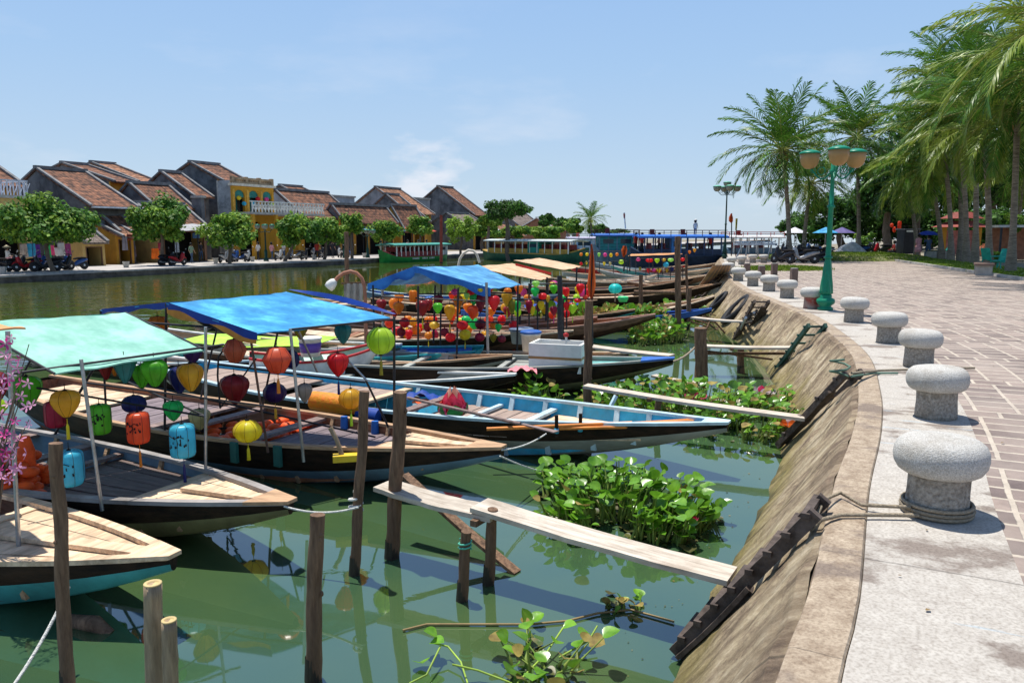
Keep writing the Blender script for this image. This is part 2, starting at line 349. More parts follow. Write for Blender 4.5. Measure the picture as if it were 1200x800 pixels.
# ------------------------------------------------------------------ river
def water_mat():
    m = bpy.data.materials.new('river_water'); m.use_nodes = True; nt = m.node_tree; nt.nodes.clear(); L = nt.links.new
    out = nn(nt, 'ShaderNodeOutputMaterial'); bs = nn(nt, 'ShaderNodeBsdfPrincipled')
    bs.inputs['Roughness'].default_value = .03; bs.inputs['IOR'].default_value = 2.45
    ge = nn(nt, 'ShaderNodeNewGeometry'); sp = nn(nt, 'ShaderNodeSeparateXYZ'); L(ge.outputs['Position'], sp.inputs[0])
    n0 = nn(nt, 'ShaderNodeTexNoise'); n0.inputs['Scale'].default_value = .35; n0.inputs['Detail'].default_value = 4; L(ge.outputs['Position'], n0.inputs['Vector'])
    rp = nn(nt, 'ShaderNodeValToRGB'); rp.color_ramp.elements[0].color = (.030, .078, .044, 1); rp.color_ramp.elements[1].color = (.070, .115, .034, 1)
    rp.color_ramp.elements[0].position = .3; rp.color_ramp.elements[1].position = .7
    L(n0.outputs['Fac'], rp.inputs['Fac'])
    # calm lagoon between the boats, small wind ripples out on the open river (to the left)
    ma = nn(nt, 'ShaderNodeMath', operation='MULTIPLY_ADD'); L(sp.outputs['Y'], ma.inputs[0]); ma.inputs[1].default_value = .15; L(sp.outputs['X'], ma.inputs[2])
    mr = nn(nt, 'ShaderNodeMapRange'); L(ma.outputs[0], mr.inputs[0]); mr.inputs[1].default_value = -9.; mr.inputs[2].default_value = -4.; mr.clamp = True; mr.inputs[3].default_value = 1; mr.inputs[4].default_value = 0
    cm = nn(nt, 'ShaderNodeMapRange'); L(sp.outputs['Y'], cm.inputs[0]); cm.inputs[1].default_value = 12; cm.inputs[2].default_value = 30
    cx = nn(nt, 'ShaderNodeMixRGB'); L(cm.outputs[0], cx.inputs['Fac']); L(rp.outputs[0], cx.inputs['Color1']); cx.inputs['Color2'].default_value = (.058, .078, .016, 1); L(cx.outputs[0], bs.inputs['Base Color'])
    m1 = nn(nt, 'ShaderNodeMapping'); m1.inputs['Scale'].default_value = (.8, 1.3, 1); m1.inputs['Rotation'].default_value = (0, 0, R(-10)); L(ge.outputs['Position'], m1.inputs['Vector'])
    n1 = nn(nt, 'ShaderNodeTexNoise'); n1.inputs['Scale'].default_value = .75; n1.inputs['Detail'].default_value = 3; n1.inputs['Roughness'].default_value = .6; L(m1.outputs[0], n1.inputs['Vector'])
    n2 = nn(nt, 'ShaderNodeTexNoise'); n2.inputs['Scale'].default_value = .9; n2.inputs['Detail'].default_value = 2.5; L(ge.outputs['Position'], n2.inputs['Vector'])
    n3 = nn(nt, 'ShaderNodeTexNoise'); n3.inputs['Scale'].default_value = 9; n3.inputs['Detail'].default_value = 2; L(ge.outputs['Position'], n3.inputs['Vector'])
    b1 = nn(nt, 'ShaderNodeBump'); b1.inputs['Distance'].default_value = .05; L(mr.outputs[0], b1.inputs['Strength']); L(n1.outputs['Fac'], b1.inputs['Height'])
    b2 = nn(nt, 'ShaderNodeBump'); b2.inputs['Distance'].default_value = .02; b2.inputs['Strength'].default_value = .09; L(n2.outputs['Fac'], b2.inputs['Height']); L(b1.outputs[0], b2.inputs['Normal'])
    r4 = nn(nt, 'ShaderNodeMapRange'); L(n2.outputs['Fac'], r4.inputs[0]); r4.inputs[1].default_value = .5; r4.inputs[2].default_value = .62; r4.inputs[3].default_value = .0; r4.inputs[4].default_value = .16
    b3 = nn(nt, 'ShaderNodeBump'); b3.inputs['Distance'].default_value = .006; L(r4.outputs[0], b3.inputs['Strength']); L(n3.outputs['Fac'], b3.inputs['Height']); L(b2.outputs[0], b3.inputs['Normal'])
    L(b3.outputs[0], bs.inputs['Normal']); L(bs.outputs[0], out.inputs[0])
    return m
b = MB(); b.add([(-3000, -200, 0), (3000, -200, 0), (3000, 4500, 0), (-3000, 4500, 0)], [(0, 1, 2, 3)], tint=1)
tag(b.build('water', water_mat()), kind='structure')

# ------------------------------------------------------------------ near quay: everything follows one curve
def catmull(pts, step=.25):
    pts = [Vector((p[0], p[1])) for p in pts]; out = []
    for i in range(1, len(pts)-2):
        p0, p1, p2, p3 = pts[i-1:i+3]; n = max(2, int((p2-p1).length/step))
        for k in range(n):
            t = k/n
            out.append(.5*((2*p1)+(p2-p0)*t+(2*p0-5*p1+4*p2-p3)*t*t+(3*p1-p0-3*p2+p3)*t**3))
    out.append(pts[-2]); return out
CREST = catmull([(-3, -6), (-1.4, -2), (.1, 1.0), (1.01, 2.8), (1.47, 3.63), (2.25, 5.22), (3.1, 6.83), (3.9, 8.53), (4.96, 11.15), (5.8, 14.22), (6.3, 16.6),
                 (6.75, 20.1), (7.15, 23.5), (7.9, 27.45), (9.4, 33.93), (11.19, 40.94), (14, 52), (17.5, 64), (22, 80), (28, 100)])
S_ = [0.]
for i in range(1, len(CREST)): S_.append(S_[-1]+(CREST[i]-CREST[i-1]).length)
def nrm(i):
    a = CREST[max(0, i-6)]; c = CREST[min(len(CREST)-1, i+6)]; d = (c-a).normalized(); return Vector((d.y, -d.x))
NRM = [nrm(i) for i in range(len(CREST))]
def off(i, d, z): p = CREST[i]+NRM[i]*d; return (p.x, p.y, z)
def near_i(y):
    return min(range(len(CREST)), key=lambda i: abs(CREST[i].y-y))
def quay(y, d, z=ZQ): i = near_i(y); return Vector(off(i, d, z))
def ribbon(name, prof, mat, i0=0, i1=None, uvm=True):
    """prof: list of (offset, z) from left to right"""
    i1 = len(CREST)-1 if i1 is None else i1
    vs = []; fs = []; uv = []; m = len(prof)
    acc = [0.]
    for k in range(1, m): acc.append(acc[-1]+math.hypot(prof[k][0]-prof[k-1][0], prof[k][1]-prof[k-1][1]))
    for i in range(i0, i1+1):
        for k, (d, z) in enumerate(prof):
            vs.append(off(i, d, z)); uv.append((S_[i], prof[0][0]+acc[k]))
    for i in range(i1-i0):
        for k in range(m-1):
            a = i*m+k; fs.append((a, a+1, a+m+1, a+m))
    b = MB(); b.add(vs, fs, tint=1); o = b.build(name, mat)
    ul = o.data.uv_layers.new(name='UVMap'); 
    vi = np.zeros(len(o.data.loops), dtype=np.int32); o.data.loops.foreach_get('vertex_index', vi)
    ul.data.foreach_set('uv', np.array(uv, dtype=np.float32)[vi].ravel())
    return o

def wall_mat():
    m = bpy.data.materials.new('embankment_stone'); m.use_nodes = True; nt = m.node_tree; nt.nodes.clear(); L = nt.links.new
    out = nn(nt, 'ShaderNodeOutputMaterial'); bs = nn(nt, 'ShaderNodeBsdfPrincipled'); bs.inputs['Roughness'].default_value = .9
    uv = nn(nt, 'ShaderNodeUVMap'); mp = nn(nt, 'ShaderNodeMapping'); mp.inputs['Rotation'].default_value = (0, 0, R(8)); mp.inputs['Scale'].default_value = (1.5, 1.05, 1); L(uv.outputs[0], mp.inputs[0])
    n1 = nn(nt, 'ShaderNodeTexNoise'); gp = nn(nt, 'ShaderNodeNewGeometry'); n1.inputs['Scale'].default_value = 2.6; n1.inputs['Detail'].default_value = 14; n1.inputs['Roughness'].default_value = .8; L(gp.outputs['Position'], n1.inputs['Vector'])
    r1 = nn(nt, 'ShaderNodeValToRGB'); e = r1.color_ramp.elements
    e[0].position = .34; e[0].color = (.09, .062, .042, 1); e[1].position = .66; e[1].color = (.66, .57, .42, 1)
    x = e.new(.44); x.color = (.27, .20, .13, 1); x = e.new(.53); x.color = (.45, .36, .23, 1)
    L(n1.outputs['Fac'], r1.inputs['Fac'])
    ge = nn(nt, 'ShaderNodeNewGeometry'); sp = nn(nt, 'ShaderNodeSeparateXYZ'); L(ge.outputs['Position'], sp.inputs[0])
    n2 = nn(nt, 'ShaderNodeTexNoise'); n2.inputs['Scale'].default_value = 2.2; n2.inputs['Detail'].default_value = 6; L(ge.outputs['Position'], n2.inputs['Vector'])
    # tide mark: moss just over the water, then a wet dark line (a stain that belongs to the stone)
    ad = nn(nt, 'ShaderNodeMath', operation='MULTIPLY_ADD'); L(n2.outputs['Fac'], ad.inputs[0]); ad.inputs[1].default_value = .9; L(sp.outputs['Z'], ad.inputs[2])
    r2 = nn(nt, 'ShaderNodeMapRange'); L(ad.outputs[0], r2.inputs[0]); r2.inputs[1].default_value = .5; r2.inputs[2].default_value = 1.0; r2.inputs[3].default_value = .8; r2.inputs[4].default_value = 0
    mx = nn(nt, 'ShaderNodeMixRGB'); L(r2.outputs[0], mx.inputs['Fac']); L(r1.outputs[0], mx.inputs['Color1']); mx.inputs['Color2'].default_value = (.23, .19, .035, 1)
    r3 = nn(nt, 'ShaderNodeMapRange'); L(ad.outputs[0], r3.inputs[0]); r3.inputs[1].default_value = .42; r3.inputs[2].default_value = .56; r3.inputs[3].default_value = .85; r3.inputs[4].default_value = 0
    m2 = nn(nt, 'ShaderNodeMixRGB'); L(r3.outputs[0], m2.inputs['Fac']); L(mx.outputs[0], m2.inputs['Color1']); m2.inputs['Color2'].default_value = (.05, .05, .02, 1)
    # sooty brown run-off from the coping
    n4 = nn(nt, 'ShaderNodeTexNoise'); n4.inputs['Scale'].default_value = 1.1; n4.inputs['Detail'].default_value = 5; L(mp.outputs[0], n4.inputs['Vector'])
    a4 = nn(nt, 'ShaderNodeMath', operation='MULTIPLY_ADD'); L(n4.outputs['Fac'], a4.inputs[0]); a4.inputs[1].default_value = 1.3; L(sp.outputs['Z'], a4.inputs[2])
    r5 = nn(nt, 'ShaderNodeMapRange'); L(a4.outputs[0], r5.inputs[0]); r5.inputs[1].default_value = 1.45; r5.inputs[2].default_value = 1.8; r5.inputs[3].default_value = 0; r5.inputs[4].default_value = .62
    m3 = nn(nt, 'ShaderNodeMixRGB'); L(r5.outputs[0], m3.inputs['Fac']); L(m2.outputs[0], m3.inputs['Color1']); m3.inputs['Color2'].default_value = (.19, .13, .09, 1)
    # run-off streaks down the slope and the joints between the cast bays
    mps = nn(nt, 'ShaderNodeMapping'); mps.inputs['Scale'].default_value = (5.5, .5, 1); L(uv.outputs[0], mps.inputs[0])
    ns = nn(nt, 'ShaderNodeTexNoise'); ns.inputs['Scale'].default_value = 1.3; ns.inputs['Detail'].default_value = 7; L(mps.outputs[0], ns.inputs['Vector'])
    rs = nn(nt, 'ShaderNodeValToRGB'); rs.color_ramp.elements[0].position = .42; rs.color_ramp.elements[0].color = (.42, .36, .30, 1); rs.color_ramp.elements[1].position = .58; rs.color_ramp.elements[1].color = (1.05, 1.03, 1, 1); L(ns.outputs['Fac'], rs.inputs['Fac'])
    ms = nn(nt, 'ShaderNodeMixRGB', blend_type='MULTIPLY'); ms.inputs['Fac'].default_value = .6; L(m3.outputs[0], ms.inputs['Color1']); L(rs.outputs[0], ms.inputs['Color2'])
    su = nn(nt, 'ShaderNodeSeparateXYZ'); L(uv.outputs[0], su.inputs[0]); dv = nn(nt, 'ShaderNodeMath', operation='DIVIDE'); L(su.outputs['X'], dv.inputs[0]); dv.inputs[1].default_value = 1.9
    wob = nn(nt, 'ShaderNodeMath', operation='MULTIPLY_ADD'); L(n2.outputs['Fac'], wob.inputs[0]); wob.inputs[1].default_value = .06; L(dv.outputs[0], wob.inputs[2])
    pp_ = nn(nt, 'ShaderNodeMath', operation='PINGPONG'); L(wob.outputs[0], pp_.inputs[0]); pp_.inputs[1].default_value = .5
    jr = nn(nt, 'ShaderNodeMapRange'); L(pp_.outputs[0], jr.inputs[0]); jr.inputs[1].default_value = .003; jr.inputs[2].default_value = .010; jr.inputs[3].default_value = .3; jr.inputs[4].default_value = 1
    mj = nn(nt, 'ShaderNodeMixRGB', blend_type='MULTIPLY'); mj.inputs['Fac'].default_value = .8; L(ms.outputs[0], mj.inputs['Color1']); L(jr.outputs[0], mj.inputs['Color2'])
    L(mj.outputs[0], bs.inputs['Base Color'])
    n5 = nn(nt, 'ShaderNodeTexNoise'); n5.inputs['Scale'].default_value = 26; n5.inputs['Detail'].default_value = 6; L(ge.outputs['Position'], n5.inputs['Vector'])
    b0 = nn(nt, 'ShaderNodeBump'); b0.inputs['Distance'].default_value = .02; b0.inputs['Strength'].default_value = .6; L(n5.outputs['Fac'], b0.inputs['Height'])
    b1 = nn(nt, 'ShaderNodeBump'); b1.inputs['Distance'].default_value = .07; b1.inputs['Strength'].default_value = .9; L(n1.outputs['Fac'], b1.inputs['Height']); L(b0.outputs[0], b1.inputs['Normal'])
    L(b1.outputs[0], bs.inputs['Normal']); L(bs.outputs[0], out.inputs[0]); return m

def pave_mat(kind):
    m = bpy.data.materials.new('quay_'+kind); m.use_nodes = True; nt = m.node_tree; nt.nodes.clear(); L = nt.links.new
    out = nn(nt, 'ShaderNodeOutputMaterial'); bs = nn(nt, 'ShaderNodeBsdfPrincipled'); bs.inputs['Roughness'].default_value = .85
    uv = nn(nt, 'ShaderNodeUVMap')
    n1 = nn(nt, 'ShaderNodeTexNoise'); n1.inputs['Scale'].default_value = 5 if kind == 'pavers' else 9; n1.inputs['Detail'].default_value = 12; n1.inputs['Roughness'].default_value = .78; L(uv.outputs[0], n1.inputs['Vector'])
    n2 = nn(nt, 'ShaderNodeTexNoise'); n2.inputs['Scale'].default_value = .9; n2.inputs['Detail'].default_value = 6; L(uv.outputs[0], n2.inputs['Vector'])
    if kind == 'pavers':
        sp = nn(nt, 'ShaderNodeSeparateXYZ'); L(uv.outputs[0], sp.inputs[0])
        cb = nn(nt, 'ShaderNodeCombineXYZ'); L(sp.outputs['Y'], cb.inputs['X']); L(sp.outputs['X'], cb.inputs['Y'])
        ds = nn(nt, 'ShaderNodeMixRGB', blend_type='ADD'); ds.inputs['Fac'].default_value = .035
        L(cb.outputs[0], ds.inputs['Color1']); L(n1.outputs['Color'], ds.inputs['Color2'])
        br = nn(nt, 'ShaderNodeTexBrick'); br.offset = .5; br.offset_frequency = 7; br.squash = 1
        br.inputs['Scale'].default_value = 1; br.inputs['Brick Width'].default_value = .37; br.inputs['Row Height'].default_value = .26
        br.inputs['Mortar Size'].default_value = .024; br.inputs['Mortar Smooth'].default_value = .35; br.inputs['Bias'].default_value = 0
        br.inputs['Color1'].default_value = (.13, .10, .094, 1); br.inputs['Color2'].default_value = (.30, .24, .21, 1); br.inputs['Mortar'].default_value = (.46, .41, .34, 1)
        L(ds.outputs[0], br.inputs['Vector'])
        mx = nn(nt, 'ShaderNodeMixRGB', blend_type='MULTIPLY'); mx.inputs['Fac'].default_value = .75; L(br.outputs['Color'], mx.inputs['Color1'])
        r = nn(nt, 'ShaderNodeValToRGB'); r.color_ramp.elements[0].position = .28; r.color_ramp.elements[0].color = (.6, .57, .55, 1); r.color_ramp.elements[1].position = .62; r.color_ramp.elements[1].color = (1.25, 1.2, 1.15, 1)
        L(n1.outputs['Fac'], r.inputs['Fac']); L(r.outputs[0], mx.inputs['Color2'])
        m2 = nn(nt, 'ShaderNodeMixRGB'); r2 = nn(nt, 'ShaderNodeValToRGB'); r2.color_ramp.elements[0].position = .42; r2.color_ramp.elements[1].position = .75
        L(n2.outputs['Fac'], r2.inputs['Fac']); mm = nn(nt, 'ShaderNodeMath', operation='MULTIPLY'); mm.inputs[1].default_value = .55; L(r2.outputs[0], mm.inputs[0]); L(mm.outputs[0], m2.inputs['Fac'])
        L(mx.outputs[0], m2.inputs['Color1']); m2.inputs['Color2'].default_value = (.42, .355, .30, 1)
        L(m2.outputs[0], bs.inputs['Base Color'])
        b0 = nn(nt, 'ShaderNodeBump'); b0.inputs['Distance'].default_value = .012; b0.inputs['Strength'].default_value = .7; b0.invert = True; L(br.outputs['Fac'], b0.inputs['Height'])
        b1 = nn(nt, 'ShaderNodeBump'); b1.inputs['Distance'].default_value = .02; b1.inputs['Strength'].default_value = .5; L(n1.outputs['Fac'], b1.inputs['Height']); L(b0.outputs[0], b1.inputs['Normal'])
    else:
        r = nn(nt, 'ShaderNodeValToRGB'); e = r.color_ramp.elements
        if kind == 'coping':
            e[0].position = .33; e[0].color = (.20, .14, .09, 1); e[1].position = .68; e[1].color = (.52, .43, .32, 1)
        else:
            e[0].position = .25; e[0].color = (.33, .295, .255, 1); e[1].position = .6; e[1].color = (.50, .47, .42, 1)
        L(n1.outputs['Fac'], r.inputs['Fac'])
        mp = nn(nt, 'ShaderNodeMapping'); mp.inputs['Scale'].default_value = (1.5, .95, 1); L(uv.outputs[0], mp.inputs[0])
        n3 = nn(nt, 'ShaderNodeTexNoise'); n3.inputs['Scale'].default_value = 1.15; n3.inputs['Detail'].default_value = 9; n3.inputs['Roughness'].default_value = .62; L(mp.outputs[0], n3.inputs['Vector'])
        r2 = nn(nt, 'ShaderNodeValToRGB'); r2.color_ramp.elements[0].position = .53; r2.color_ramp.elements[1].position = .60; L(n3.outputs['Fac'], r2.inputs['Fac'])
        mm = nn(nt, 'ShaderNodeMath', operation='MULTIPLY'); mm.inputs[1].default_value = .8; L(r2.outputs[0], mm.inputs[0])
        m2 = nn(nt, 'ShaderNodeMixRGB'); L(mm.outputs[0], m2.inputs['Fac']); L(r.outputs[0], m2.inputs['Color1']); m2.inputs['Color2'].default_value = (.17, .13, .105, 1)
        cur = m2.outputs[0]
        if kind == 'slab':   # faint scuffs of blue boat paint
            mp3 = nn(nt, 'ShaderNodeMapping'); mp3.inputs['Scale'].default_value = (5, .8, 1); mp3.inputs['Rotation'].default_value = (0, 0, .2); L(uv.outputs[0], mp3.inputs[0])
            n6 = nn(nt, 'ShaderNodeTexNoise'); n6.inputs['Scale'].default_value = 1.7; n6.inputs['Detail'].default_value = 5; L(mp3.outputs[0], n6.inputs['Vector'])
            r6 = nn(nt, 'ShaderNodeValToRGB'); r6.color_ramp.elements[0].position = .655; r6.color_ramp.elements[1].position = .69; L(n6.outputs['Fac'], r6.inputs['Fac'])
            m6 = nn(nt, 'ShaderNodeMath', operation='MULTIPLY'); m6.inputs[1].default_value = .45; L(r6.outputs[0], m6.inputs[0])
            m5 = nn(nt, 'ShaderNodeMixRGB'); L(m6.outputs[0], m5.inputs['Fac']); L(cur, m5.inputs['Color1']); m5.inputs['Color2'].default_value = (.35, .47, .55, 1); cur = m5.outputs[0]
        ng = nn(nt, 'ShaderNodeTexNoise'); ng.inputs['Scale'].default_value = 55; ng.inputs['Detail'].default_value = 4; L(uv.outputs[0], ng.inputs['Vector'])
        rg = nn(nt, 'ShaderNodeValToRGB'); rg.color_ramp.elements[0].position = .35; rg.color_ramp.elements[0].color = (.72, .69, .66, 1); rg.color_ramp.elements[1].position = .55; rg.color_ramp.elements[1].color = (1.06, 1.05, 1.04, 1); L(ng.outputs['Fac'], rg.inputs['Fac'])
        mg = nn(nt, 'ShaderNodeMixRGB', blend_type='MULTIPLY'); mg.inputs['Fac'].default_value = .8; L(cur, mg.inputs['Color1']); L(rg.outputs[0], mg.inputs['Color2']); cur = mg.outputs[0]
        su = nn(nt, 'ShaderNodeSeparateXYZ'); L(uv.outputs[0], su.inputs[0]); wv = nn(nt, 'ShaderNodeMath', operation='MULTIPLY_ADD'); L(n2.outputs['Fac'], wv.inputs[0]); wv.inputs[1].default_value = .12; L(su.outputs['X'], wv.inputs[2])
        dv = nn(nt, 'ShaderNodeMath', operation='DIVIDE'); L(wv.outputs[0], dv.inputs[0]); dv.inputs[1].default_value = 2.3 if kind == 'slab' else 1.15; pg = nn(nt, 'ShaderNodeMath', operation='PINGPONG'); L(dv.outputs[0], pg.inputs[0]); pg.inputs[1].default_value = .5
        jr = nn(nt, 'ShaderNodeMapRange'); L(pg.outputs[0], jr.inputs[0]); jr.inputs[1].default_value = .001; jr.inputs[2].default_value = .006; jr.inputs[3].default_value = .35; jr.inputs[4].default_value = 1
        mj = nn(nt, 'ShaderNodeMixRGB', blend_type='MULTIPLY'); mj.inputs['Fac'].default_value = .7; L(cur, mj.inputs['Color1']); L(jr.outputs[0], mj.inputs['Color2']); cur = mj.outputs[0]
        L(cur, bs.inputs['Base Color'])
        b1 = nn(nt, 'ShaderNodeBump'); b1.inputs['Distance'].default_value = .025; b1.inputs['Strength'].default_value = .55; L(n1.outputs['Fac'], b1.inputs['Height'])
    L(b1.outputs[0], bs.inputs['Normal']); L(bs.outputs[0], out.inputs[0]); return m

KERB_OFF = 10.6
wl = ribbon('embankment_wall', [(-1.5, -.75), (-1.05, -.25), (-.82, 0.0), (-.75, .09), (-.68, .18), (-.60, .28), (-.52, .39), (-.44, .51), (-.36, .62), (-.28, .73), (-.20, .84), (-.12, .95), (-.07, 1.01), (-.03, 1.06), (.03, 1.088)], wall_mat())
tag(wl, 'long sloping stone embankment wall stained brown and mossy yellow above the water', 'wall')
# rough chipped relief of the slope and its ragged edge
import mathutils.noise as mno
for v in wl.data.vertices:
    if v.co.z < 1.07: d_ = mno.noise(v.co*2.3)*.035+mno.noise(v.co*7.)*.018; v.co.x -= d_*.7; v.co.z += d_*.6
for v in wl.data.vertices:
    x, y, z = v.co
    k = .5+.5*math.sin(y*3.1+x*2)+.6*math.sin(y*7.7+z*9)
    v.co.x -= .018*k*(1 if z < 1.05 else 1.3); v.co.z += .008*math.sin(y*5.3)
slab = pave_mat('slab'); pav = pave_mat('pavers'); cop = pave_mat('coping')
tag(ribbon('quay_coping', [(.0, 1.05), (.02, 1.092), (.05, 1.102), (.235, 1.104), (.245, 1.09)], cop), kind='structure')
tag(ribbon('quay_edge_slab', [(.24, 1.05), (.25, 1.096), (.98, 1.100), (.99, 1.07)], slab), kind='structure')
tag(ribbon('promenade', [(.98, 1.094)]+[(.98+k*1.07, 1.096) for k in range(1, 10)], pav), kind='structure')
b = MB(); b.add([tuple(off(i, .5, ZQ-.06)) for i in range(0, len(CREST), 8)] + [(160, 300, ZQ-.06), (400, 250, ZQ-.06), (300, -40, ZQ-.06)],
                [tuple(range(len(range(0, len(CREST), 8))+3))], tint=1)
gs = b.build('ground', M('ground_soil', (.20, .17, .12), .95, scale=.6, col2=(.34, .30, .22), bump=.3, dirt=.3)); tag(gs, kind='structure')
# kerb along the park side
tag(ribbon('kerb', [(KERB_OFF, ZQ-.06), (KERB_OFF, ZQ+.11), (KERB_OFF+.16, ZQ+.11), (KERB_OFF+.16, ZQ-.06)], CONC, near_i(20)), kind='structure')

def blades(name, spots, h, mats, n, w=.02, kind='stuff', label=None, cat=None):
    """spots: list of (x,y,z) sample points"""
    sp = np.array(spots); idx = rng.integers(0, len(sp), n); p = sp[idx]+np.c_[rng.normal(0, .12, (n, 2)), np.zeros(n)]
    an = rng.uniform(0, 2*PI, n); ww = w*rng.uniform(.6, 1.4, n); hh = h*rng.uniform(.4, 1.2, n); ln = rng.normal(0, .35, (n, 2))*hh[:, None]
    d = np.c_[np.cos(an), np.sin(an)]*ww[:, None]
    V = np.zeros((n, 3, 3)); V[:, 0, :] = p; V[:, 1, :] = p; V[:, 2, :] = p
    V[:, 0, :2] -= d; V[:, 1, :2] += d; V[:, 2, :2] += ln; V[:, 2, 2] += hh
    o = np_mesh(name, V.reshape(-1, 3), [(0, 1, 2)], 3, mats, tint=rng.uniform(.6, 1.3, n)); tag(o, label, cat, kind=kind); return o
def area_pts(f, n):
    out = []
    while len(out) < n:
        q = f(random.random(), random.random())
        if q is not None: out.append(q)
    return out
# lawn strip right of the kerb
b = MB(); i0 = near_i(18); vs = []; fs = []
for k, i in enumerate(range(i0, len(CREST)-1, 4)):
    vs += [off(i, KERB_OFF+.16, ZQ+.03), off(i, KERB_OFF+3.6, ZQ+.05)]
    if k: a = 2*(k-1); fs.append((a, a+1, a+3, a+2))
b.add(vs, fs, tint=1); tag(b.build('lawn', M('lawn_turf', (.10, .17, .02), .95, col2=(.24, .30, .04), scale=1.2, dirt=.5, dirtcol=(.25, .2, .12), bump=.3)), kind='structure')
sp = area_pts(lambda a, c: off(int(i0+a*(near_i(70)-i0)), KERB_OFF+.2+c*3.3, ZQ+.03), 3000)
blades('lawn_grass', sp, .07, [GRASSM], 16000, .03, label='sunlit lawn grass under the row of palms', cat='grass')
# grass island on the promenade
def island(cx, cy, rx, ry, h, nb, lab):
    b = MB(); b.lathe([(1, 0), (.97, .10), (.8, .6), (.5, .9), (.2, 1), (.001, 1)], (0, 0, 0), 40, 0, 1)
    b.v = [(cx+x*rx, cy+y*ry, ZQ-.02+z*h) for x, y, z in b.v]
    tag(b.build('grass_island_soil', SOIL), kind='structure')
    def f(a, c):
        x, y = 2*a-1, 2*c-1; r = math.hypot(x, y)
        if r > .98: return None
        return (cx+x*rx, cy+y*ry, ZQ-.02+h*(1-r**3)*.97)
    blades('island_grass', area_pts(f, 2500), .12, [GRASSM], nb, .03, label=lab, cat='grass')
island(22.5, 52.5, 6.0, 4.5, .42, 14000, 'low mound of sunlit grass on the promenade in front of the parked scooters')
island(13.2, 37.5, 2.2, 1.6, .12, 5000, 'small grass patch beside the stone posts at the quay edge')
# ------------------------------------------------------------------ near quay furniture
GRAN = M('granite', (.47, .45, .41), .9, col2=(.70, .68, .63), scale=110, bump=.25, dirt=.45, dirtcol=(.26, .21, .15), dscale=3, coord='World')  # cap stone lightened, sun on its top is partly in this colour
GRANN = M('granite_rough_shaded', (.27, .24, .20), .95, col2=(.46, .42, .36), scale=40, bump=.6, dirt=.7, dirtcol=(.13, .10, .065), dscale=4, coord='World')  # rough shaft stone, darkened to carry the shade below the cap
def make_bollard(name, label, loc):
    t = thing(name, label, 'bollard', loc, 0, 'mushroom bollards along the quay edge')
    b = MB(); b.lathe([(.205, -.01), (.203, .05), (.196, .15), (.196, .24), (.205, .275)], (0, 0, 0), 36, 0, 1, True, twist=lambda a, z: 1+.012*math.sin(3*a+z*9)+.01*math.sin(7*a)); b.build('shaft', GRANN, t)
    b = MB(); b.lathe([(.20, .262), (.235, .266), (.268, .285), (.292, .322), (.300, .365), (.296, .41), (.276, .45), (.24, .476), (.18, .488), (.1, .495), (.001, .497)], (0, 0, 0), 40, 0, 1, True,
            twist=lambda a, z: 1+.008*math.sin(2*a+1)+.006*math.sin(5*a+z*8)); b.build('cap', GRAN, t)
    return t
bpx = [(1097, 610, 'nearest mushroom shaped granite bollard with mooring rope wound round its foot'),
       (1096, 494, 'mushroom shaped granite bollard just behind the roped one, scrap of blue cloth at its foot'),
       (1076, 433, 'third nearest mushroom shaped granite bollard on the quay, grey rope passing in front'),
       (1041, 403, 'fourth nearest mushroom shaped granite bollard on the quay'),
       (1000, 379, 'granite bollard just to the right of the green lamp post'),
       (951, 363, 'stone bollard with red stained shaft just left of the green lamp post'),
       (922, 350, 'first pale stone bollard beyond the red stained one'),
       (901, 342, 'second pale stone bollard beyond the red stained one'),
       (882, 336, 'third pale stone bollard beyond the red stained one'),
       (865, 330, 'fourth pale stone bollard beyond the red stained one, right above the tarpaulined wood pile'),
       (853, 322, 'low stone bollard at the corner of the quay behind the wood pile'),
       (857, 313, 'leftmost bollard of the far row in front of the metal gangway'),
       (869, 311, 'second bollard from the left in the far row in front of the metal gangway'),
       (882, 309, 'third bollard from the left in the far row in front of the metal gangway'),
       (895, 309, 'rightmost bollard of the far row in front of the metal gangway')]
b0 = None
for i, (x, y, lab) in enumerate(bpx):
    p = P(x, y-(10 if i == 0 else 6 if i == 1 else 4 if i == 2 else 2 if i < 6 else 1), ZQ)
    if b0 is None: b0 = make_bollard('mooring_bollard', lab, p); o = b0
    else:
        o = copy_tree(b0); o['label'] = lab; o.location = p; o.rotation_euler = (random.uniform(-.02, .02), random.uniform(-.02, .02), random.uniform(0, 6.2))
    o.scale = (.9, .9, 1.)
    if i == 5:
        for ch in o.children:
            if ch.name.startswith('shaft'):
                ch.data = ch.data.copy(); ch.data.materials[0] = M('granite_red_stain', (.45, .06, .04), .9, col2=(.42, .34, .28), scale=7, bump=.4); ch['label'] = 'shaft with red paint stain'
rp = MB()
p = P(1097, 600, ZQ)
for k in range(3):
    rp.tube([p+Vector((math.cos(a)*(.200+.004*(k % 2)), math.sin(a)*(.200+.004*(k % 2)), .018+k*.026)) for a in [j*2*PI/28 for j in range(29)]], .0125, 6)
tag(rp.build('rope_coil', ROPE, origin=p), 'grey mooring rope wound three times round the foot of the nearest bollard', 'rope')

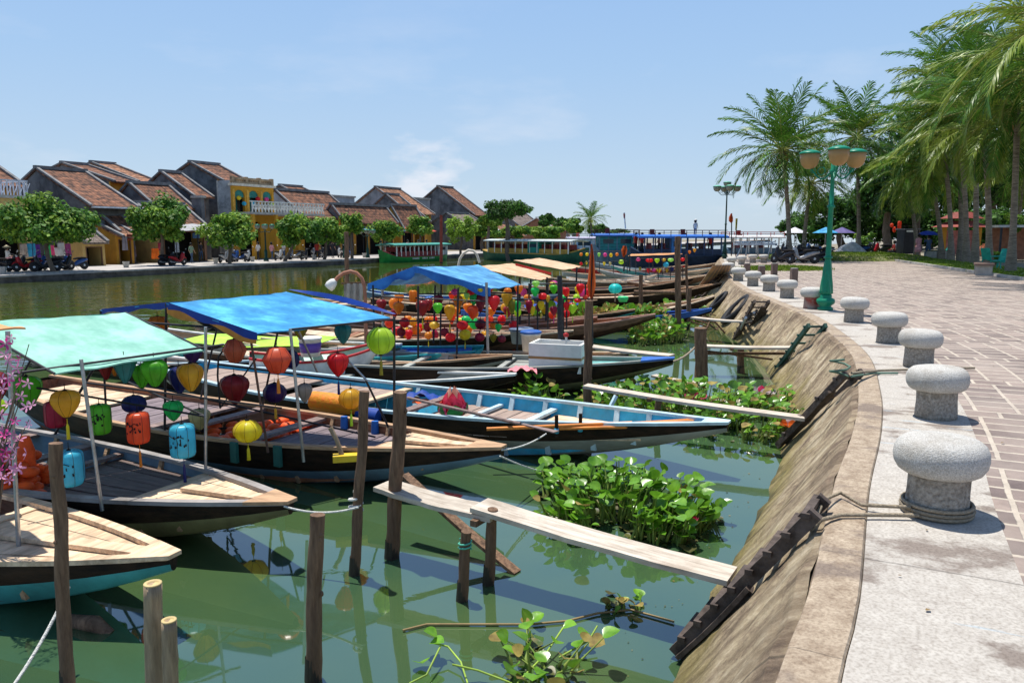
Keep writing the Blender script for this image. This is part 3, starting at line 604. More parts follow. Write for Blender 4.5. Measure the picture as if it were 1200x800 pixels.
SP = M('brown_stone', (.17, .12, .10), .9, scale=14, bump=.4, dirt=.3)
def make_spost(lab, p, h=.47):
    t = thing('stone_post', lab, 'post', p, 0, 'square brown stone posts at the grass edge')
    b = MB(); b.box((0, 0, h/2), (.22, .22, h), 0, 0, 1); b.build('shaft', SP, t)
    b = MB(); b.box((0, 0, h+.012), (.20, .20, .024), 0, 0, 1); b.build('top', CONC, t); return t
for x, y, lab in ((875, 322, 'leftmost short brown stone post among the bollards'), (892, 326, 'second short brown stone post from the left, beside the bollards'),
                  (907, 322, 'third short brown stone post from the left, before the grass'), (930, 330, 'short brown stone post nearest the green lamp')):
    make_spost(lab, P(x, y, ZQ))

AMB = M('amber_glass', (.58, .36, .15), .25, scale=3, var=.12, transl=.35, bump=0, dirt=.2, dirtcol=(.3, .2, .08))
FROST = M('frosted_glass', (.42, .42, .34), .25, scale=3, var=.15, transl=.4, bump=0)
def lamp_post(name, lab, loc, hh, arms, met, glass, gr=.22, top=False, reach=.6, rz=0):
    t = thing(name, lab, 'street lamp', loc, rz)
    b = MB()
    b.lathe([(.17, 0), (.17, .05), (.13, .07), (.125, .10), (.19, .15), (.205, .20), (.19, .25), (.12, .29), (.135, .33), (.105, .36)], seg=28, tint=1); b.build('base', met, t)
    b = MB(); b.lathe([(.105, .36)]+[(.135-.075*k/13+.012*math.sin(k/13*PI), .38+k*.06) for k in range(14)]+[(.06, 1.17)], seg=60, tint=1,
                      twist=lambda a, z: 1+.10*math.sin(6*a+z*9)*(1 if z < 1.15 else 0)); b.build('fluted_shaft', met, t)
    b = MB(); b.lathe([(.06, 1.17), (.095, 1.18), (.095, 1.21), (.065, 1.23), (.06, 1.25), (.055, 2.3), (.085, 2.32), (.085, 2.36), (.055, 2.38), (.042, hh-.62), (.075, hh-.60), (.075, hh-.52), (.05, hh-.5), (.045, hh-.3), (.02, hh-.28)], seg=18, tint=1); b.build('pole', met, t)
    gz = hh-.30
    for a in arms:
        d = Vector((math.cos(R(a)), math.sin(R(a)), 0)); b = MB()
        b.tube([Vector((0, 0, hh-.56))+d*.05] + [d*(.05+(reach-.05)*k/12)+Vector((0, 0, hh-.56-.14*math.sin(PI*min(1, k/9))+(.0 if k < 9 else (k-9)*.055))) for k in range(1, 13)], .019, 8)
        b.tube([d*(.26+.085*math.cos(s*.5))+Vector((0, 0, hh-.52+.085*math.sin(s*.5))) for s in range(14)], .012, 6)
        b.tube([d*(.45+.055*math.cos(s*.5))+Vector((0, 0, hh-.5+.055*math.sin(s*.5))) for s in range(14)], .010, 6)
        b.lathe([(.02, hh-.45), (.06, hh-.41), (.11, gz-.1), (.03, gz-.12)], d*reach, 14, 0, 1); b.build('arm', met, t)
        g = MB(); g.lathe([(.06, gz-.16), (gr*.5, gz-.14), (gr*.78, gz-.07), (gr*.93, gz+.04), (gr, gz+.17)], d*reach, 24, 0, 1); go = g.build('glass_bowl', glass, t)
        g = MB(); g.lathe([(gr*1.06, gz+.17), (gr*1.08, gz+.19), (gr*.95, gz+.215), (gr*.6, gz+.25), (gr*.2, gz+.268), (.001, gz+.27)], d*reach, 24, 0, 1); g.build('lamp_lid', met if not top else M('lid_green', (.12, .42, .28), .4, bump=0), go)
    if top:
        g = MB(); g.lathe([(.05, gz+.12), (gr*.6, gz+.2), (gr*.9, gz+.32), (gr, gz+.45)], (0, 0, 0), 20, 0, 1); g.tube([(0, 0, gz-.05), (0, 0, gz+.15)], .03, 8); go = g.build('glass_bowl', glass, t)
        g = MB(); g.lathe([(gr*1.06, gz+.45), (gr*.9, gz+.49), (.001, gz+.53)], (0, 0, 0), 20, 0, 1); g.build('lamp_lid', M('lid_green', (.12, .42, .28), .4, bump=0), go)
    return t
lamp_post('street_lamp', 'bright green cast lamp post with spiral fluted foot and three amber bowls', P(967, 363, ZQ), 3.66, (10, 138, 258), GRNP, AMB, .225, reach=.54)
lamp_post('street_lamp', 'dark slender lamp post with four pale bowls standing left of the palms', P(849, 303, ZQ), 5.0, (0, 90, 180, 270), DKGR, FROST, .27, top=True, reach=.68)

# ------------------------------------------------------------------ things in and over the water
def sag(p0, p1, s, n=14):
    p0 = Vector(p0); p1 = Vector(p1)
    return [p0.lerp(p1, k/n) - Vector((0, 0, s*4*(k/n)*(1-k/n))) for k in range(n+1)]
def rope(label, pts, r=.01, mat=None, name='mooring_rope'):
    b = MB(); b.tube(pts, r, 6, 0, 1); o = b.build(name, mat or ROPEW, origin=pts[0]); return tag(o, label, 'rope')
def water_post(label, bx, by, tx, ty, r=.045, Y=None, mat=None, name='mooring_post', group=None, knots=True, depth=.6, cat='post'):
    """a stake driven into the river bed: base pixel is its waterline, top pixel its head"""
    p0 = P(bx, by, 0) if Y is None else Q(bx, by, Y)
    if Y is not None: p0.z = 0
    p1 = Q(tx, ty, p0.y)
    d = (p1-p0); n = max(6, int(d.length/.12))
    t = thing(name, label, cat, p0, 0, group)
    b = MB(); ph = random.uniform(0, 9)
    pts = [p0 - d.normalized()*depth] + [p0+d*(k/n) + Vector((math.sin(k*.9+ph)*.006, math.cos(k*1.3+ph)*.006, 0)) for k in range(n+1)]
    pts = [p-p0 for p in pts]
    rs = [r*1.05]+[r*(1.05-.12*k/n)*(1+.05*math.sin(k*2.1+ph)) for k in range(n+1)]
    m = mat or POST; z1 = .12
    b.tube(pts, rs, 14, 0, random.uniform(.8, 1.1)); b.build('stake', m, t)
    b = MB(); b.tube([pts[0]*1., Vector((0, 0, 0)), d.normalized()*.16], [r*1.07, r*1.075, r*1.06], 14, 0, 1, cap=False); b.build('wet_foot', WETP, t)
    if knots:
        for k in range(3):
            b = MB(); q = d*random.uniform(.35, .95); a = random.uniform(3, 6.2)
            b.lathe([(r*.4, 0), (r*.3, r*.18), (.001, r*.22)], q+Vector((math.cos(a)*r*.85, math.sin(a)*r*.85, 0)), 8, 0, 1, axis=Vector((math.cos(a), math.sin(a), .3)).to_track_quat('Z', 'Y').to_matrix())
            b.build('knot', m, t)
    return t
water_post('dark knotty wooden stake rising at the far left in front of the black boat', 82, 845, 66, 519, .04, Y=4.45)
water_post('brown square-topped wooden post standing alone in open water at the bottom', 368, 830, 371, 603, .05, Y=4.6)
for (bx, tx, ty, r, lab, Y) in ((184, 179, 684, .052, 'taller of the two cut bamboo stakes at the bottom of the picture', 4.35), (203, 198, 727, .043, 'shorter hollow bamboo stake at the bottom of the picture', 4.25)):
    p0 = Q(bx, 860, Y); p0.z = 0; p1 = Q(tx, ty, Y); d = p1-p0
    t = thing('bamboo_stake', lab, 'post', p0, 0, 'cut bamboo stakes')
    b = MB(); n = 16
    rs = [r*(1+(.10 if k in (5, 11) else 0)) for k in range(n)]
    pts = [d*((k-5)/(n-6)) for k in range(n)]; 
    pts = [d*(-.5)]+pts+[d*1.0+Vector((0, 0, 0))]; rs = [r]+rs+[r*1.0]
    b.tube(pts, rs, 16, 0, 1, cap=False)
    b.lathe([(r, 0), (r, .008), (r*.62, .008), (r*.6, -.10), (.001, -.10)], d, 16, 1, 1, True); b.build('culm', [BAMB, M('bamboo_cut', (.55, .42, .2), .7, bump=.1)], t)
G1 = 'stakes holding the nearest gangplank'
water_post('tall dark stake lashed with rope at the left end of the nearest gangplank', 415, 673, 428, 458, .043, group=G1)
water_post('thick grey timber stake just right of the lashed one at the gangplank end', 459, 653, 470, 459, .062, group=G1)
water_post('short stake with green twine carrying the middle of the nearest gangplank', 541, 703, 547, 622, .043, group=G1, knots=False)
water_post('short dark stake behind the nearest gangplank, right of the one with green twine', 572, 684, 578, 596, .045, group=G1, knots=False)
water_post('tall peeled stake beside the white foam box boat, at the end of the long gangplank', 688, 492, 690, 352, .065)
water_post('very tall bamboo mooring pole standing before the blue tour boat', 795, 392, 794, 277, .085, group='tall mooring poles')
water_post('thin leaning pole just right of the tallest mooring pole', 806, 372, 804, 298, .045, group='tall mooring poles')
water_post('thick dark mooring stake with a worn head in open water before the slope', 822, 449, 821, 384, .12, knots=False)
water_post('submerged looking stake under the narrow gangplank by the slope', 868, 437, 868, 407, .07, knots=False)
water_post('dark stake under the right end of the railing bar', 806, 386, 808, 338, .07, knots=False)
water_post('dark stake under the left end of the railing bar', 751, 372, 751, 322, .07, knots=False)
water_post('slim stake in the hyacinth under the long gangplank', 770, 500, 772, 464, .05, knots=False)
water_post('tall weathered mooring pole in mid river left of the blue canopies', 407, 362, 406, 272, .085, knots=False, mat=POST)
water_post('rust red mooring pole in front of the green river boat', 517, 309, 517, 252, .14, knots=False, mat=M('red_pole', (.30, .06, .04), .8, bump=.2))
water_post('pale crooked mooring stick among the far small boats', 723, 312, 727, 287, .06, knots=False, mat=BAMB)
water_post('thin black pole rising before the middle brown boat', 657, 418, 656, 323, .05, knots=False, mat=DSTL, Y=14)

def plank(mb, a, c, w, th=.035, m=0, cuts=7, tint=None):
    """long board with slightly wavy edges"""
    a = Vector(a); c = Vector(c); d = (c-a).normalized(); s = Vector((d.y, -d.x, 0)).normalized(); u = s.cross(d)
    if u.z < 0: u = -u
    k0 = len(mb.v); n = cuts; vs = []
    for k in range(n+1):
        q = a.lerp(c, k/n) - Vector((0, 0, .02*math.sin(PI*k/n))); wl = w/2*random.uniform(.94, 1.05); wr = w/2*random.uniform(.94, 1.05)
        vs += [q-s*wl-u*th/2, q+s*wr-u*th/2, q+s*wr+u*th/2, q-s*wl+u*th/2]
    fs = [(0, 1, 2, 3), (4*n+3, 4*n+2, 4*n+1, 4*n)]
    for k in range(n):
        A = 4*k; B = A+4
        for j in range(4): fs.append((A+j, B+j, B+(j+1) % 4, A+(j+1) % 4))
    return mb.add(vs, fs, m, tint)
def plank_mat(a, c):   # grain along the board
    d = Vector(c)-Vector(a); ang = math.atan2(d.y, d.x); nm = 'board_grain_%d' % round(math.degrees(ang)/8)
    if nm in MATS: return MATS[nm]
    m = M(nm, (.58, .49, .39), .8, scale=2.6, stretch=(1, 1, 1), col2=(.74, .66, .55), var=.28, dirt=.55, dirtcol=(.26, .19, .13), bump=.4)
    for n in m.node_tree.nodes:
        if n.type == 'MAPPING':
            n.vector_type = 'TEXTURE'; n.inputs['Rotation'].default_value = (0, 0, ang); n.inputs['Scale'].default_value = (1.1, .085, .2)
    return m
def gangplank(label, a, c, w, boards=1, th=.04, name='gangplank', underbar=True, joint=None):
    a = Vector(a); c = Vector(c); t = thing(name, label, 'gangplank', a)
    mt = plank_mat(a, c); pts = [(a, c)] if joint is None else [(a+Vector((0, 0, 0)), a.lerp(c, joint+.06)), (a.lerp(c, joint)+Vector((0, 0, th+.006)), c)]
    for q0, q1 in pts:
        b = MB(); plank(b, q0-a, q1-a, w, th, 0, 12); b.build('board', mt, t)
    if underbar:
        b = MB(); k = .33 if joint is None else joint+.02; d = (c-a).normalized(); s = Vector((d.y, -d.x, 0)); q = a.lerp(c, k)-a
        b.bar(q-s*w*.7-Vector((0, 0, th)), q+s*w*.7-Vector((0, 0, th)), .06, .05); b.build('cross_bar', POST, t)
    return t
ga, gc = P(449, 568, .62), P(858, 675, .50)
gangplank('bleached two-board gangplank running from the lashed stakes to the near wooden ladder', ga, gc, .27, joint=.33)
gangplank('long thin pale gangplank from the peeled stake over the hyacinth to the slope', P(686, 452, .66), P(944, 490, .52), .20)
gangplank('pale gangplank across the gap above the blue tipped bow of the foam box boat', P(660, 401, .66), P(787, 417, .60), .30)
g3 = gangplank('narrow level gangplank from the thick dark stake to the green ladder', P(818, 405, .60), P(938, 407, .62), .28)
b = MB(); b.bar(P(814, 414, .45)-g3.location, P(930, 414, .45)-g3.location, .06, .05); b.bar(P(826, 411, .5)-g3.location, P(905, 421, .3)-g3.location, .04, .04); b.build('cross_bar', POST, g3)
gangplank('short gangplank reaching the slope just above the pile of black pipes', P(812, 372, .58), P(878, 377, .60), .26)
gangplank('half sunk pale board floating beside the foam box boat', P(766, 440, .05), P(820, 449, .03), .2, underbar=False, name='floating_board')
gangplank('pale board lying half under the long gangplank near the pink flower', P(808, 466, .12), P(884, 471, .10), .2, underbar=False, name='floating_board')
tb = thing('railing_bar', 'horizontal weathered timber bar tied across two dark stakes in the water', 'railing', P(743, 342, .72))
b = MB(); b.tube([Vector((0, 0, 0)), P(810, 343, .72)-tb.location], .07, 8); b.build('bar', POST, tb)
tb = thing('brace_board', 'broad dark brace board leaning from the thick stake down under the gangplank', 'board', P(474, 556, .62))
b = MB(); plank(b, Vector((0, 0, 0)), P(606, 671, 0)-tb.location, .10, .03, 0); b.build('board', POST, tb)

def ladder(label, foot, head, w, mat, rungs=7, extra=0, name='ladder'):
    foot = Vector(foot); head = Vector(head); t = thing(name, label, 'ladder', foot); d = (head-foot); s = Vector((d.y, -d.x, 0)).normalized()
    for sg in (-1, 1):
        b = MB(); b.bar(s*sg*w/2, d+s*sg*w/2, .055, .085, 0); b.build('rail', mat, t)
    for k in range(rungs):
        b = MB(); q = d*((k+.5)/rungs); b.bar(q-s*(w/2+.05)+Vector((0, 0, .055)), q+s*(w/2+.05)+Vector((0, 0, .055)), .05, .035, 0); b.build('rung', mat, t)
    for k in range(extra):
        b = MB(); o = s*random.uniform(-w*.6, w*.6)+Vector((0, 0, -.05-.03*k)); plank(b, d*random.uniform(-.06, .1)+o, d*random.uniform(.55, .95)+o, .13, .03, 0); b.build('board', mat, t)
    return t
DW = M('old_dark_wood', (.055, .04, .032), .75, scale=5, stretch=(2, 2, 2), col2=(.13, .10, .085), dirt=.3, bump=.5)
l1 = ladder('near dark wooden ladder lying on the slope at the end of the two-board gangplank', P(800, 752, .04), P(962, 592, 1.19), .30, DW, 8, 4)
l2 = ladder('dark double plank ladder on the slope at the end of the long thin gangplank', P(920, 521, .04), P(1001, 436, 1.20), .26, DW, 4, 3)
l3 = ladder('green painted ladder lying on the slope beyond the long gangplank', P(916, 436, .05), P(958, 381, 1.18), .32, M('green_wood', (.03, .10, .075), .6, scale=4, dirt=.6, dirtcol=(.05, .05, .04), bump=.3), 6, 1)
l4 = ladder('rickety ladder of thin sticks on the slope by the black pipes', P(868, 395, .05), P(893, 353, 1.18), .35, DW, 7, 3)
# black rubber tyre and pipes lying on the slope
ty = thing('old_tyre', 'worn black tyre hanging flat on the mossy slope', 'tyre', P(862, 362, .62)); b = MB()
ax = Vector((-.75, .1, .72)).to_track_quat('Z', 'Y').to_matrix()
b.lathe([(.42, -.06), (.55, -.07), (.60, 0), (.55, .07), (.42, .06), (.38, 0), (.42, -.06)], (0, 0, 0), 28, 0, 1, axis=ax); b.build('tyre', RUBB, ty)
ty2 = thing('old_tyre', 'smaller black tyre lower on the slope left of the worn one', 'tyre', P(842, 352, .55)); b = MB()
b.lathe([(.30, -.05), (.40, -.06), (.44, 0), (.40, .06), (.30, .05), (.27, 0), (.30, -.05)], (0, 0, 0), 24, 0, 1, axis=ax); b.build('tyre', RUBB, ty2)
pp = thing('pipe_bundle', 'bundle of black and grey pipes lying down the slope beside the stick ladder', 'pipes', P(872, 385, .25))
for k in range(7):
    a = P(866+k*2, 392-k*2, .1)-pp.location; c = P(874+k*3.2, 372-k*2, .85)-pp.location; b = MB(); b.tube([a, a.lerp(c, .5)+Vector((0, 0, .03)), c], .035, 8); b.build('pipe', RUBB if k % 3 else STEEL, pp)
# pile of leaning planks at the far corner of the slope
wp = thing('plank_stack', 'fan of grey planks leaning against the far corner of the embankment', 'planks', P(835, 338, 0))
for k in range(11):
    a = P(818+k*3.0, 338-k*.6, .1)-wp.location; c = P(838+k*1.6, 311, 1.6)-wp.location
    b = MB(); plank(b, a, c, .16, .035, 0, 3); b.build('plank', TGR if k % 2 else TB, wp)
ladder('dark wet gangway laid down the slope below the fan of grey planks', P(817, 350, .05), P(851, 318, 1.2), .4, DW, 6, 0, 'gangway')
# clutter: plank pile on the slope's foot in the far bay
dp = thing('driftwood_pile', 'tangle of dead branches in the water under the short gangplank', 'branches', P(858, 392, 0))
for k in range(16):
    a = P(random.uniform(825, 872), random.uniform(374, 392), .0)-dp.location; c = a+Vector((random.uniform(-1.6, .8), random.uniform(-.6, .9), random.uniform(.15, .6)))
    b = MB(); b.tube([a, a.lerp(c, .5)+Vector((0, 0, random.uniform(-.1, .15))), c], [.03, .022, .01], 6); b.build('branch', POST, dp)

# ropes
bp = P(1097, 600, ZQ)
rope('double mooring rope from the nearest bollard over the coping to the near ladder', [bp+Vector((-.2, -.07, .06)), bp+Vector((-.45, .05, .03)), P(985, 577, 1.14), P(966, 585, 1.16), P(957, 604, 1.12)], .012, ROPE)
rope('lower mooring rope from the nearest bollard to the head of the near ladder', [bp+Vector((-.18, -.13, .03)), P(1030, 603, 1.125), P(985, 603, 1.125), P(962, 609, 1.13), P(950, 622, 1.05)], .013, ROPE)
bp2 = P(1076, 433, ZQ)
rope('taut rope from the second ladder across the slab behind the second bollard', [P(998, 437, 1.22), P(1030, 434, 1.14), P(1060, 433, 1.13), P(1142, 431, 1.125)], .016, ROPE)
rope('slack rope lying from the second ladder to the foot of the third nearest bollard', [P(998, 441, 1.2), P(1025, 437, 1.125), P(1052, 437, 1.12)], .014, M('rope_green', (.12, .2, .15), .9, bump=.3))
rope('knotted green rope at the head of the second ladder', [P(984, 436, 1.22)+Vector((math.cos(k)*.11, math.sin(k)*.11, .02*k-.05)) for k in range(12)], .014, M('rope_green', (.12, .2, .15), .9))
rope('white rope from the black boat bow to the lashed stake', sag(P(333, 593, .56), P(420, 594, .62), .05), .009)
rope('white rope curving from the lower left corner up to the knotty stake', sag(Vector((-3.0, 3.6, .1)), P(81, 687, .55), .14), .011)
rope('white rope drooping from the blue awning boat bow towards the hyacinth', sag(P(586, 534, .58), P(655, 556, .1), .03), .009)
rope('white rope looping from the brown bow up to the blue boat gunwale', sag(P(588, 527, .62), P(640, 508, .5), .04), .009)
rope('rope lashing round the dark stake at the gangplank end', [Vector((P(418, 672, 0).x+.01+.055*math.cos(k*.7), P(418, 672, 0).y+.055*math.sin(k*.7), .56+.007*k)) for k in range(22)], .011)
rope('green twine wrapped round the short gangplank stake', [Vector((P(541, 703, 0).x+.03+.05*math.cos(k*.8), P(541, 703, 0).y+.05*math.sin(k*.8), .42+.004*k)) for k in range(20)], .007, M('twine_green', (.1, .45, .32), .8))
rope('yellowish rope from the thick dark stake to the blue bow tip', sag(P(820, 400, .75), P(786, 424, .6), .08), .02, ROPE)
# ------------------------------------------------------------------ sampans
class Sampan:
    def __init__(s, label, bow, head, L=7.6, W=1.55, zm=.40, zb=.60, zs=.55, up=TAR, low=GREYH, rim=TB, inner=TARB, split=.5, name='sampan', group=None, bw=.05, cat='boat', stern=.5, bexp=2.1, rows=24):
        s.L, s.W, s.zm, s.zb, s.zs, s.bw, s.stern, s.bexp = L, W, zm, zb, zs, bw, stern, bexp
        h = R(head); s.dir = Vector((math.cos(h), math.sin(h), 0))
        loc = Vector((bow[0], bow[1], 0)) - s.dir*(L/2)
        s.root = thing(name, label, cat, loc, h, group)
        N = rows; b = MB(); vs = []
        fr = [(1., 1.), (.97, 1-split*.55), (.90, 1-split), (.66, .16), (.30, .03), (0, 0)]
        for i in range(N+1):
            t = i/N; x, wv, zg, zk = s.at(t); row = []
            for a, c in fr: row.append((x, -wv*a, zk+(zg-zk)*c))
            vs += row + [(p[0], -p[1], p[2]) for p in reversed(row[:-1])]
        n = len(fr)*2-1; k0 = len(b.v)
        b.v += vs
        for i in range(N):
            for j in range(n-1):
                jj = min(j, n-2-j)
                b.f.append((i*n+j, (i+1)*n+j, (i+1)*n+j+1, i*n+j+1)); b.m.append(0 if jj < 2 else 1); b.t.append(1); b.sm.append(True)
        for i in (0, N):
            b.f.append(tuple(i*n+j for j in range(n))); b.m.append(0); b.t.append(1); b.sm.append(False)
        s.hull = b.build('hull', [up, low], s.root)
        # inside skin and floor
        b = MB(); vs = []; m_ = 6
        for i in range(N+1):
            t = .02+i/N*.95; x, wv, zg, zk = s.at(t); wi = max(.012, wv-.035); zf = max(zk+.10, -.02) if zk+.10 < zg-.05 else zg-.05
            zc = zf+.06
            vs += [(x, -wi, zg), (x, -wi*.94, (zg+zc)/2), (x, -wi*.75, zf), (x, wi*.75, zf), (x, wi*.94, (zg+zc)/2), (x, wi, zg)]
        b.v += vs
        for i in range(N):
            for j in range(5):
                b.f.append((i*6+j, i*6+j+1, (i+1)*6+j+1, (i+1)*6+j)); b.m.append(0); b.t.append(1); b.sm.append(False)
        b.f.append((0, 1, 2, 3, 4, 5)); b.m.append(0); b.t.append(1); b.sm.append(False)
        s.inside = b.build('inside_planking', inner, s.root)
        # gunwale boards
        for sg in (-1, 1):
            b = MB(); vs = []
            for i in range(N+1):
                t = i/N; x, wv, zg, zk = s.at(t); o = wv+.018; q = max(wv-.065, .0)
                vs += [(x, sg*q, zg-.005), (x, sg*o, zg-.005), (x, sg*o, zg+.032), (x, sg*q, zg+.032)]
            fs = [(0, 1, 2, 3), (4*N+3, 4*N+2, 4*N+1, 4*N)]
            for i in range(N):
                for j in range(4): fs.append((4*i+j, 4*i+4+j, 4*i+4+(j+1) % 4, 4*i+(j+1) % 4))
            b.add(vs, fs, 0, random.uniform(.92, 1.05)); b.build('gunwale', rim, s.root)
    def at(s, t):
        L = s.L; x = (t-.5)*L
        w = s.W/2
        f = s.stern+(1-s.stern)*math.sin(min(1, t/.42)*PI/2) if t < .42 else 1.
        if t > .48: f = max(s.bw, 1-((t-.48)/.52)**s.bexp*(1-s.bw))
        zg = s.zm + (s.zb-s.zm)*max(0, (t-.45)/.55)**2.0 + (s.zs-s.zm)*max(0, (.35-t)/.35)**1.6
        zk = -.14 + (s.zb-.10+.14)*max(0, (t-.62)/.38)**1.9 + (s.zs-.25+.14)*max(0, (.16-t)/.16)**1.5
        return x, w*f, zg, min(zk, zg-.06)
    def deck(s, t0, t1, dz=.05, mat=TBX, n=6, across=False, edge=.045, th=.028, tintr=(.85, 1.12)):
        b = MB()
        def W_(t): x, w, zg, zk = s.at(t); return x, max(.015, w-edge), zg-dz
        if across:
            m = max(1, int((t1-t0)*s.L/.22))
            for k in range(m):
                a = t0+(t1-t0)*k/m; c = t0+(t1-t0)*(k+1)/m-.012/s.L
                xa, wa, za = W_(a); xc, wc, zc = W_(c); j = random.uniform(-.004, .004)
                vs = [(xa, -wa, za+j), (xa, wa, za+j), (xc, wc, zc+j), (xc, -wc, zc+j)]; vs += [(v[0], v[1], v[2]-th) for v in vs]
                b.add(vs, [(0, 3, 2, 1), (4, 5, 6, 7), (0, 1, 5, 4), (1, 2, 6, 5), (2, 3, 7, 6), (3, 0, 4, 7)], 0, random.uniform(*tintr))
        else:
            K = 6
            for p in range(n):
                f0 = -1+2*p/n+.012; f1 = -1+2*(p+1)/n-.012; tt = random.uniform(*tintr); j = random.uniform(-.005, .005)
                vs = []
                for k in range(K+1):
                    t = t0+(t1-t0)*k/K; x, w, z = W_(t)
                    vs += [(x, w*f0, z+j), (x, w*f1, z+j), (x, w*f1, z+j-th), (x, w*f0, z+j-th)]
                fs = [(3, 2, 1, 0), (4*K, 4*K+1, 4*K+2, 4*K+3)]
                for k in range(K):
                    for q in range(4): fs.append((4*k+q, 4*k+(q+1) % 4, 4*k+4+(q+1) % 4, 4*k+4+q))
                b.add(vs, fs, 0, tt)
        return b.build('deck_boards', mat, s.root)
    def thwart(s, t, wd=.16, mat=TGR, dz=.03, th=.035):
        x, w, zg, zk = s.at(t); b = MB(); b.box((x, 0, zg-dz), (wd, 2*(w-.04), th)); return b.build('thwart', mat, s.root)
    def beam(s, t, mat=TB, dz=.0, wd=.09, th=.08):
        x, w, zg, zk = s.at(t); b = MB(); b.box((x, 0, zg-dz), (wd, 2*(w-.03), th)); return b.build('cross_beam', mat, s.root)
    def ribs(s, ts, mat=TB, w_=.05):
        for t in ts:
            for sg in (-1, 1):
                x, w, zg, zk = s.at(t); zf = max(zk+.1, 0); b = MB()
                b.bar((x, sg*(w*.72), zf), (x, sg*(w-.05), zg-.01), w_, .035, up=(0, 1, 0)); b.build('rib', mat, s.root)
    def keelson(s, t0, t1, mat=TBX, w_=.13, dz=.02):
        b = MB(); x0, _, z0, _ = s.at(t0); x1, _, z1, _ = s.at(t1); b.bar((x0, 0, z0-dz), (x1, 0, z1-dz), w_, .035); return b.build('centre_board', mat, s.root)
    def bowcap(s, mat, t0=.955, dz=-.034):
        b = MB(); x0, w0, z0, _ = s.at(t0); x1, w1, z1, _ = s.at(1.0); w0 += .02; w1 += .02
        vs = [(x0, -w0, z0-dz), (x0, w0, z0-dz), (x1+.02, w1, z1-dz), (x1+.02, -w1, z1-dz)]; vs += [(v[0], v[1], v[2]-.03) for v in vs]
        b.add(vs, [(0, 3, 2, 1), (4, 5, 6, 7), (0, 1, 5, 4), (1, 2, 6, 5), (2, 3, 7, 6), (3, 0, 4, 7)], 0, 1); return b.build('bow_cap', mat, s.root)
    def pole(s, p0, p1, r=.014, mat=STEEL, name='awning_pole'):
        b = MB(); p0 = Vector(p0); p1 = Vector(p1); b.tube([p0, p0.lerp(p1, .5), p1], r, 8, 0, 1); return b.build(name, mat, s.root, world=True)
    def tube(s, pts, r, mat, name, seg=8):
        b = MB(); b.tube(pts, r, seg, 0, 1); return b.build(name, mat, s.root, world=True)
    def w(s, t, f, z=None):      # world point at hull station t, lateral fraction f
        x, wv, zg, _ = s.at(t); a = s.root.rotation_euler[2]; y = wv*f
        return Vector((s.root.location.x+x*math.cos(a)-y*math.sin(a), s.root.location.y+x*math.sin(a)+y*math.cos(a), zg if z is None else z))

def tarp_mat(name, col, col2, fade=.3):
    return M(name, col, .55, col2=col2, scale=2.2, stretch=(1, 1.6, 1), transl=.2, bump=.14, dirt=fade, dirtcol=tuple(min(1, c*1.35+.06) for c in col2), dscale=2.2)
T_GREEN = tarp_mat('tarp_mint', (.28, .66, .52), (.40, .76, .62), .25)
T_BLUE = tarp_mat('tarp_blue', (.025, .30, .66), (.08, .47, .80), .6)
T_BLUEIN = M('tarp_deep_blue', (.01, .05, .28), .6, bump=.1)
T_ORNG = tarp_mat('tarp_orange', (.75, .30, .09), (.82, .45, .18), .3)
T_CREAM = tarp_mat('tarp_cream', (.80, .48, .24), (.86, .62, .40), .4)
def awning(s, name, pts, mat, sagz=.05, hem=.05, edge=None):
    """pts: rows of world points [row][col] bilinear patches -> one cloth with folds"""
    rows = len(pts)-1; b = MB(); n = 12
    for r in range(rows):
        a0, a1 = pts[r]; c0, c1 = pts[r+1]
        def fn(u, v, a0=a0, a1=a1, c0=c0, c1=c1, r=r):
            p = a0.lerp(a1, v).lerp(c0.lerp(c1, v), u)
            z = -sagz*(4*v*(1-v))*(.4+.6*math.sin(PI*u)) + .007*math.sin(v*17+u*3+r)*math.sin(u*7+1.3) + .004*math.sin(u*19+v*5)
            return (p.x+.01*math.sin(v*9), p.y+.01*math.sin(u*11), p.z+z)
        b.sheet(fn, n, n+4, .012, 0, 1)
    # hem hanging along the outer edges
    o = b.build(name, mat, s.root, world=True)
    if edge:
        for (p, q) in ((pts[0][0], pts[0][1]), (pts[-1][0], pts[-1][1])):
            b = MB()
            b.grid(lambda u, v: p.lerp(q, u)+Vector((0, 0, -.015-sagz*4*u*(1-u)*.4-v*hem*(1+.3*math.sin(u*17)))), 14, 2); b.build('awning_hem', edge, s.root, world=True)
    return o
def frame_bar(s, p, q, r=.012, mat=DSTL, sagz=0., name='frame_bar'):
    b = MB(); b.tube(sag(p, q, sagz, 6) if sagz else [p, p.lerp(q, .5), q], r, 7, 0, 1); return b.build(name, mat, s.root, world=True)

# ---- B1: bow at the lower left, bleached deck, turquoise belly
B1 = Sampan('sampan at the lower left with bleached plank foredeck, black wale and turquoise belly', (-2.42, 5.22), -22, L=7.2, W=1.5, zm=.40, zb=.56, low=TEALH, split=.42, rim=TBX)
B1.deck(.70, .975, .012, TBX, 5); B1.keelson(.74, .97, dz=-.012); B1.deck(.52, .69, .16, TGR, 5, True); B1.thwart(.69, .14, TBX, .02); B1.thwart(.5, .16, TGR); B1.ribs([.66, .72, .78, .84], TB); B1.bowcap(TBX)
B1.deck(.1, .4, .2, TGR, 5, True)
pA = P(22, 640, .45); pT = Q(9, 388, pA.y)
B1.pole(pA, pT, .017, STEEL)
K = [Q(31, 383, 5.9), Q(-60, 371, 6.9), Q(-190, 392, 5.7), Q(-120, 415, 5.0)]
awning(B1, 'awning', [[Q(30, 384, 5.85), Q(-30, 373, 7.1)], [Q(-150, 395, 5.3), Q(-190, 385, 6.5)]], T_ORNG, .04)
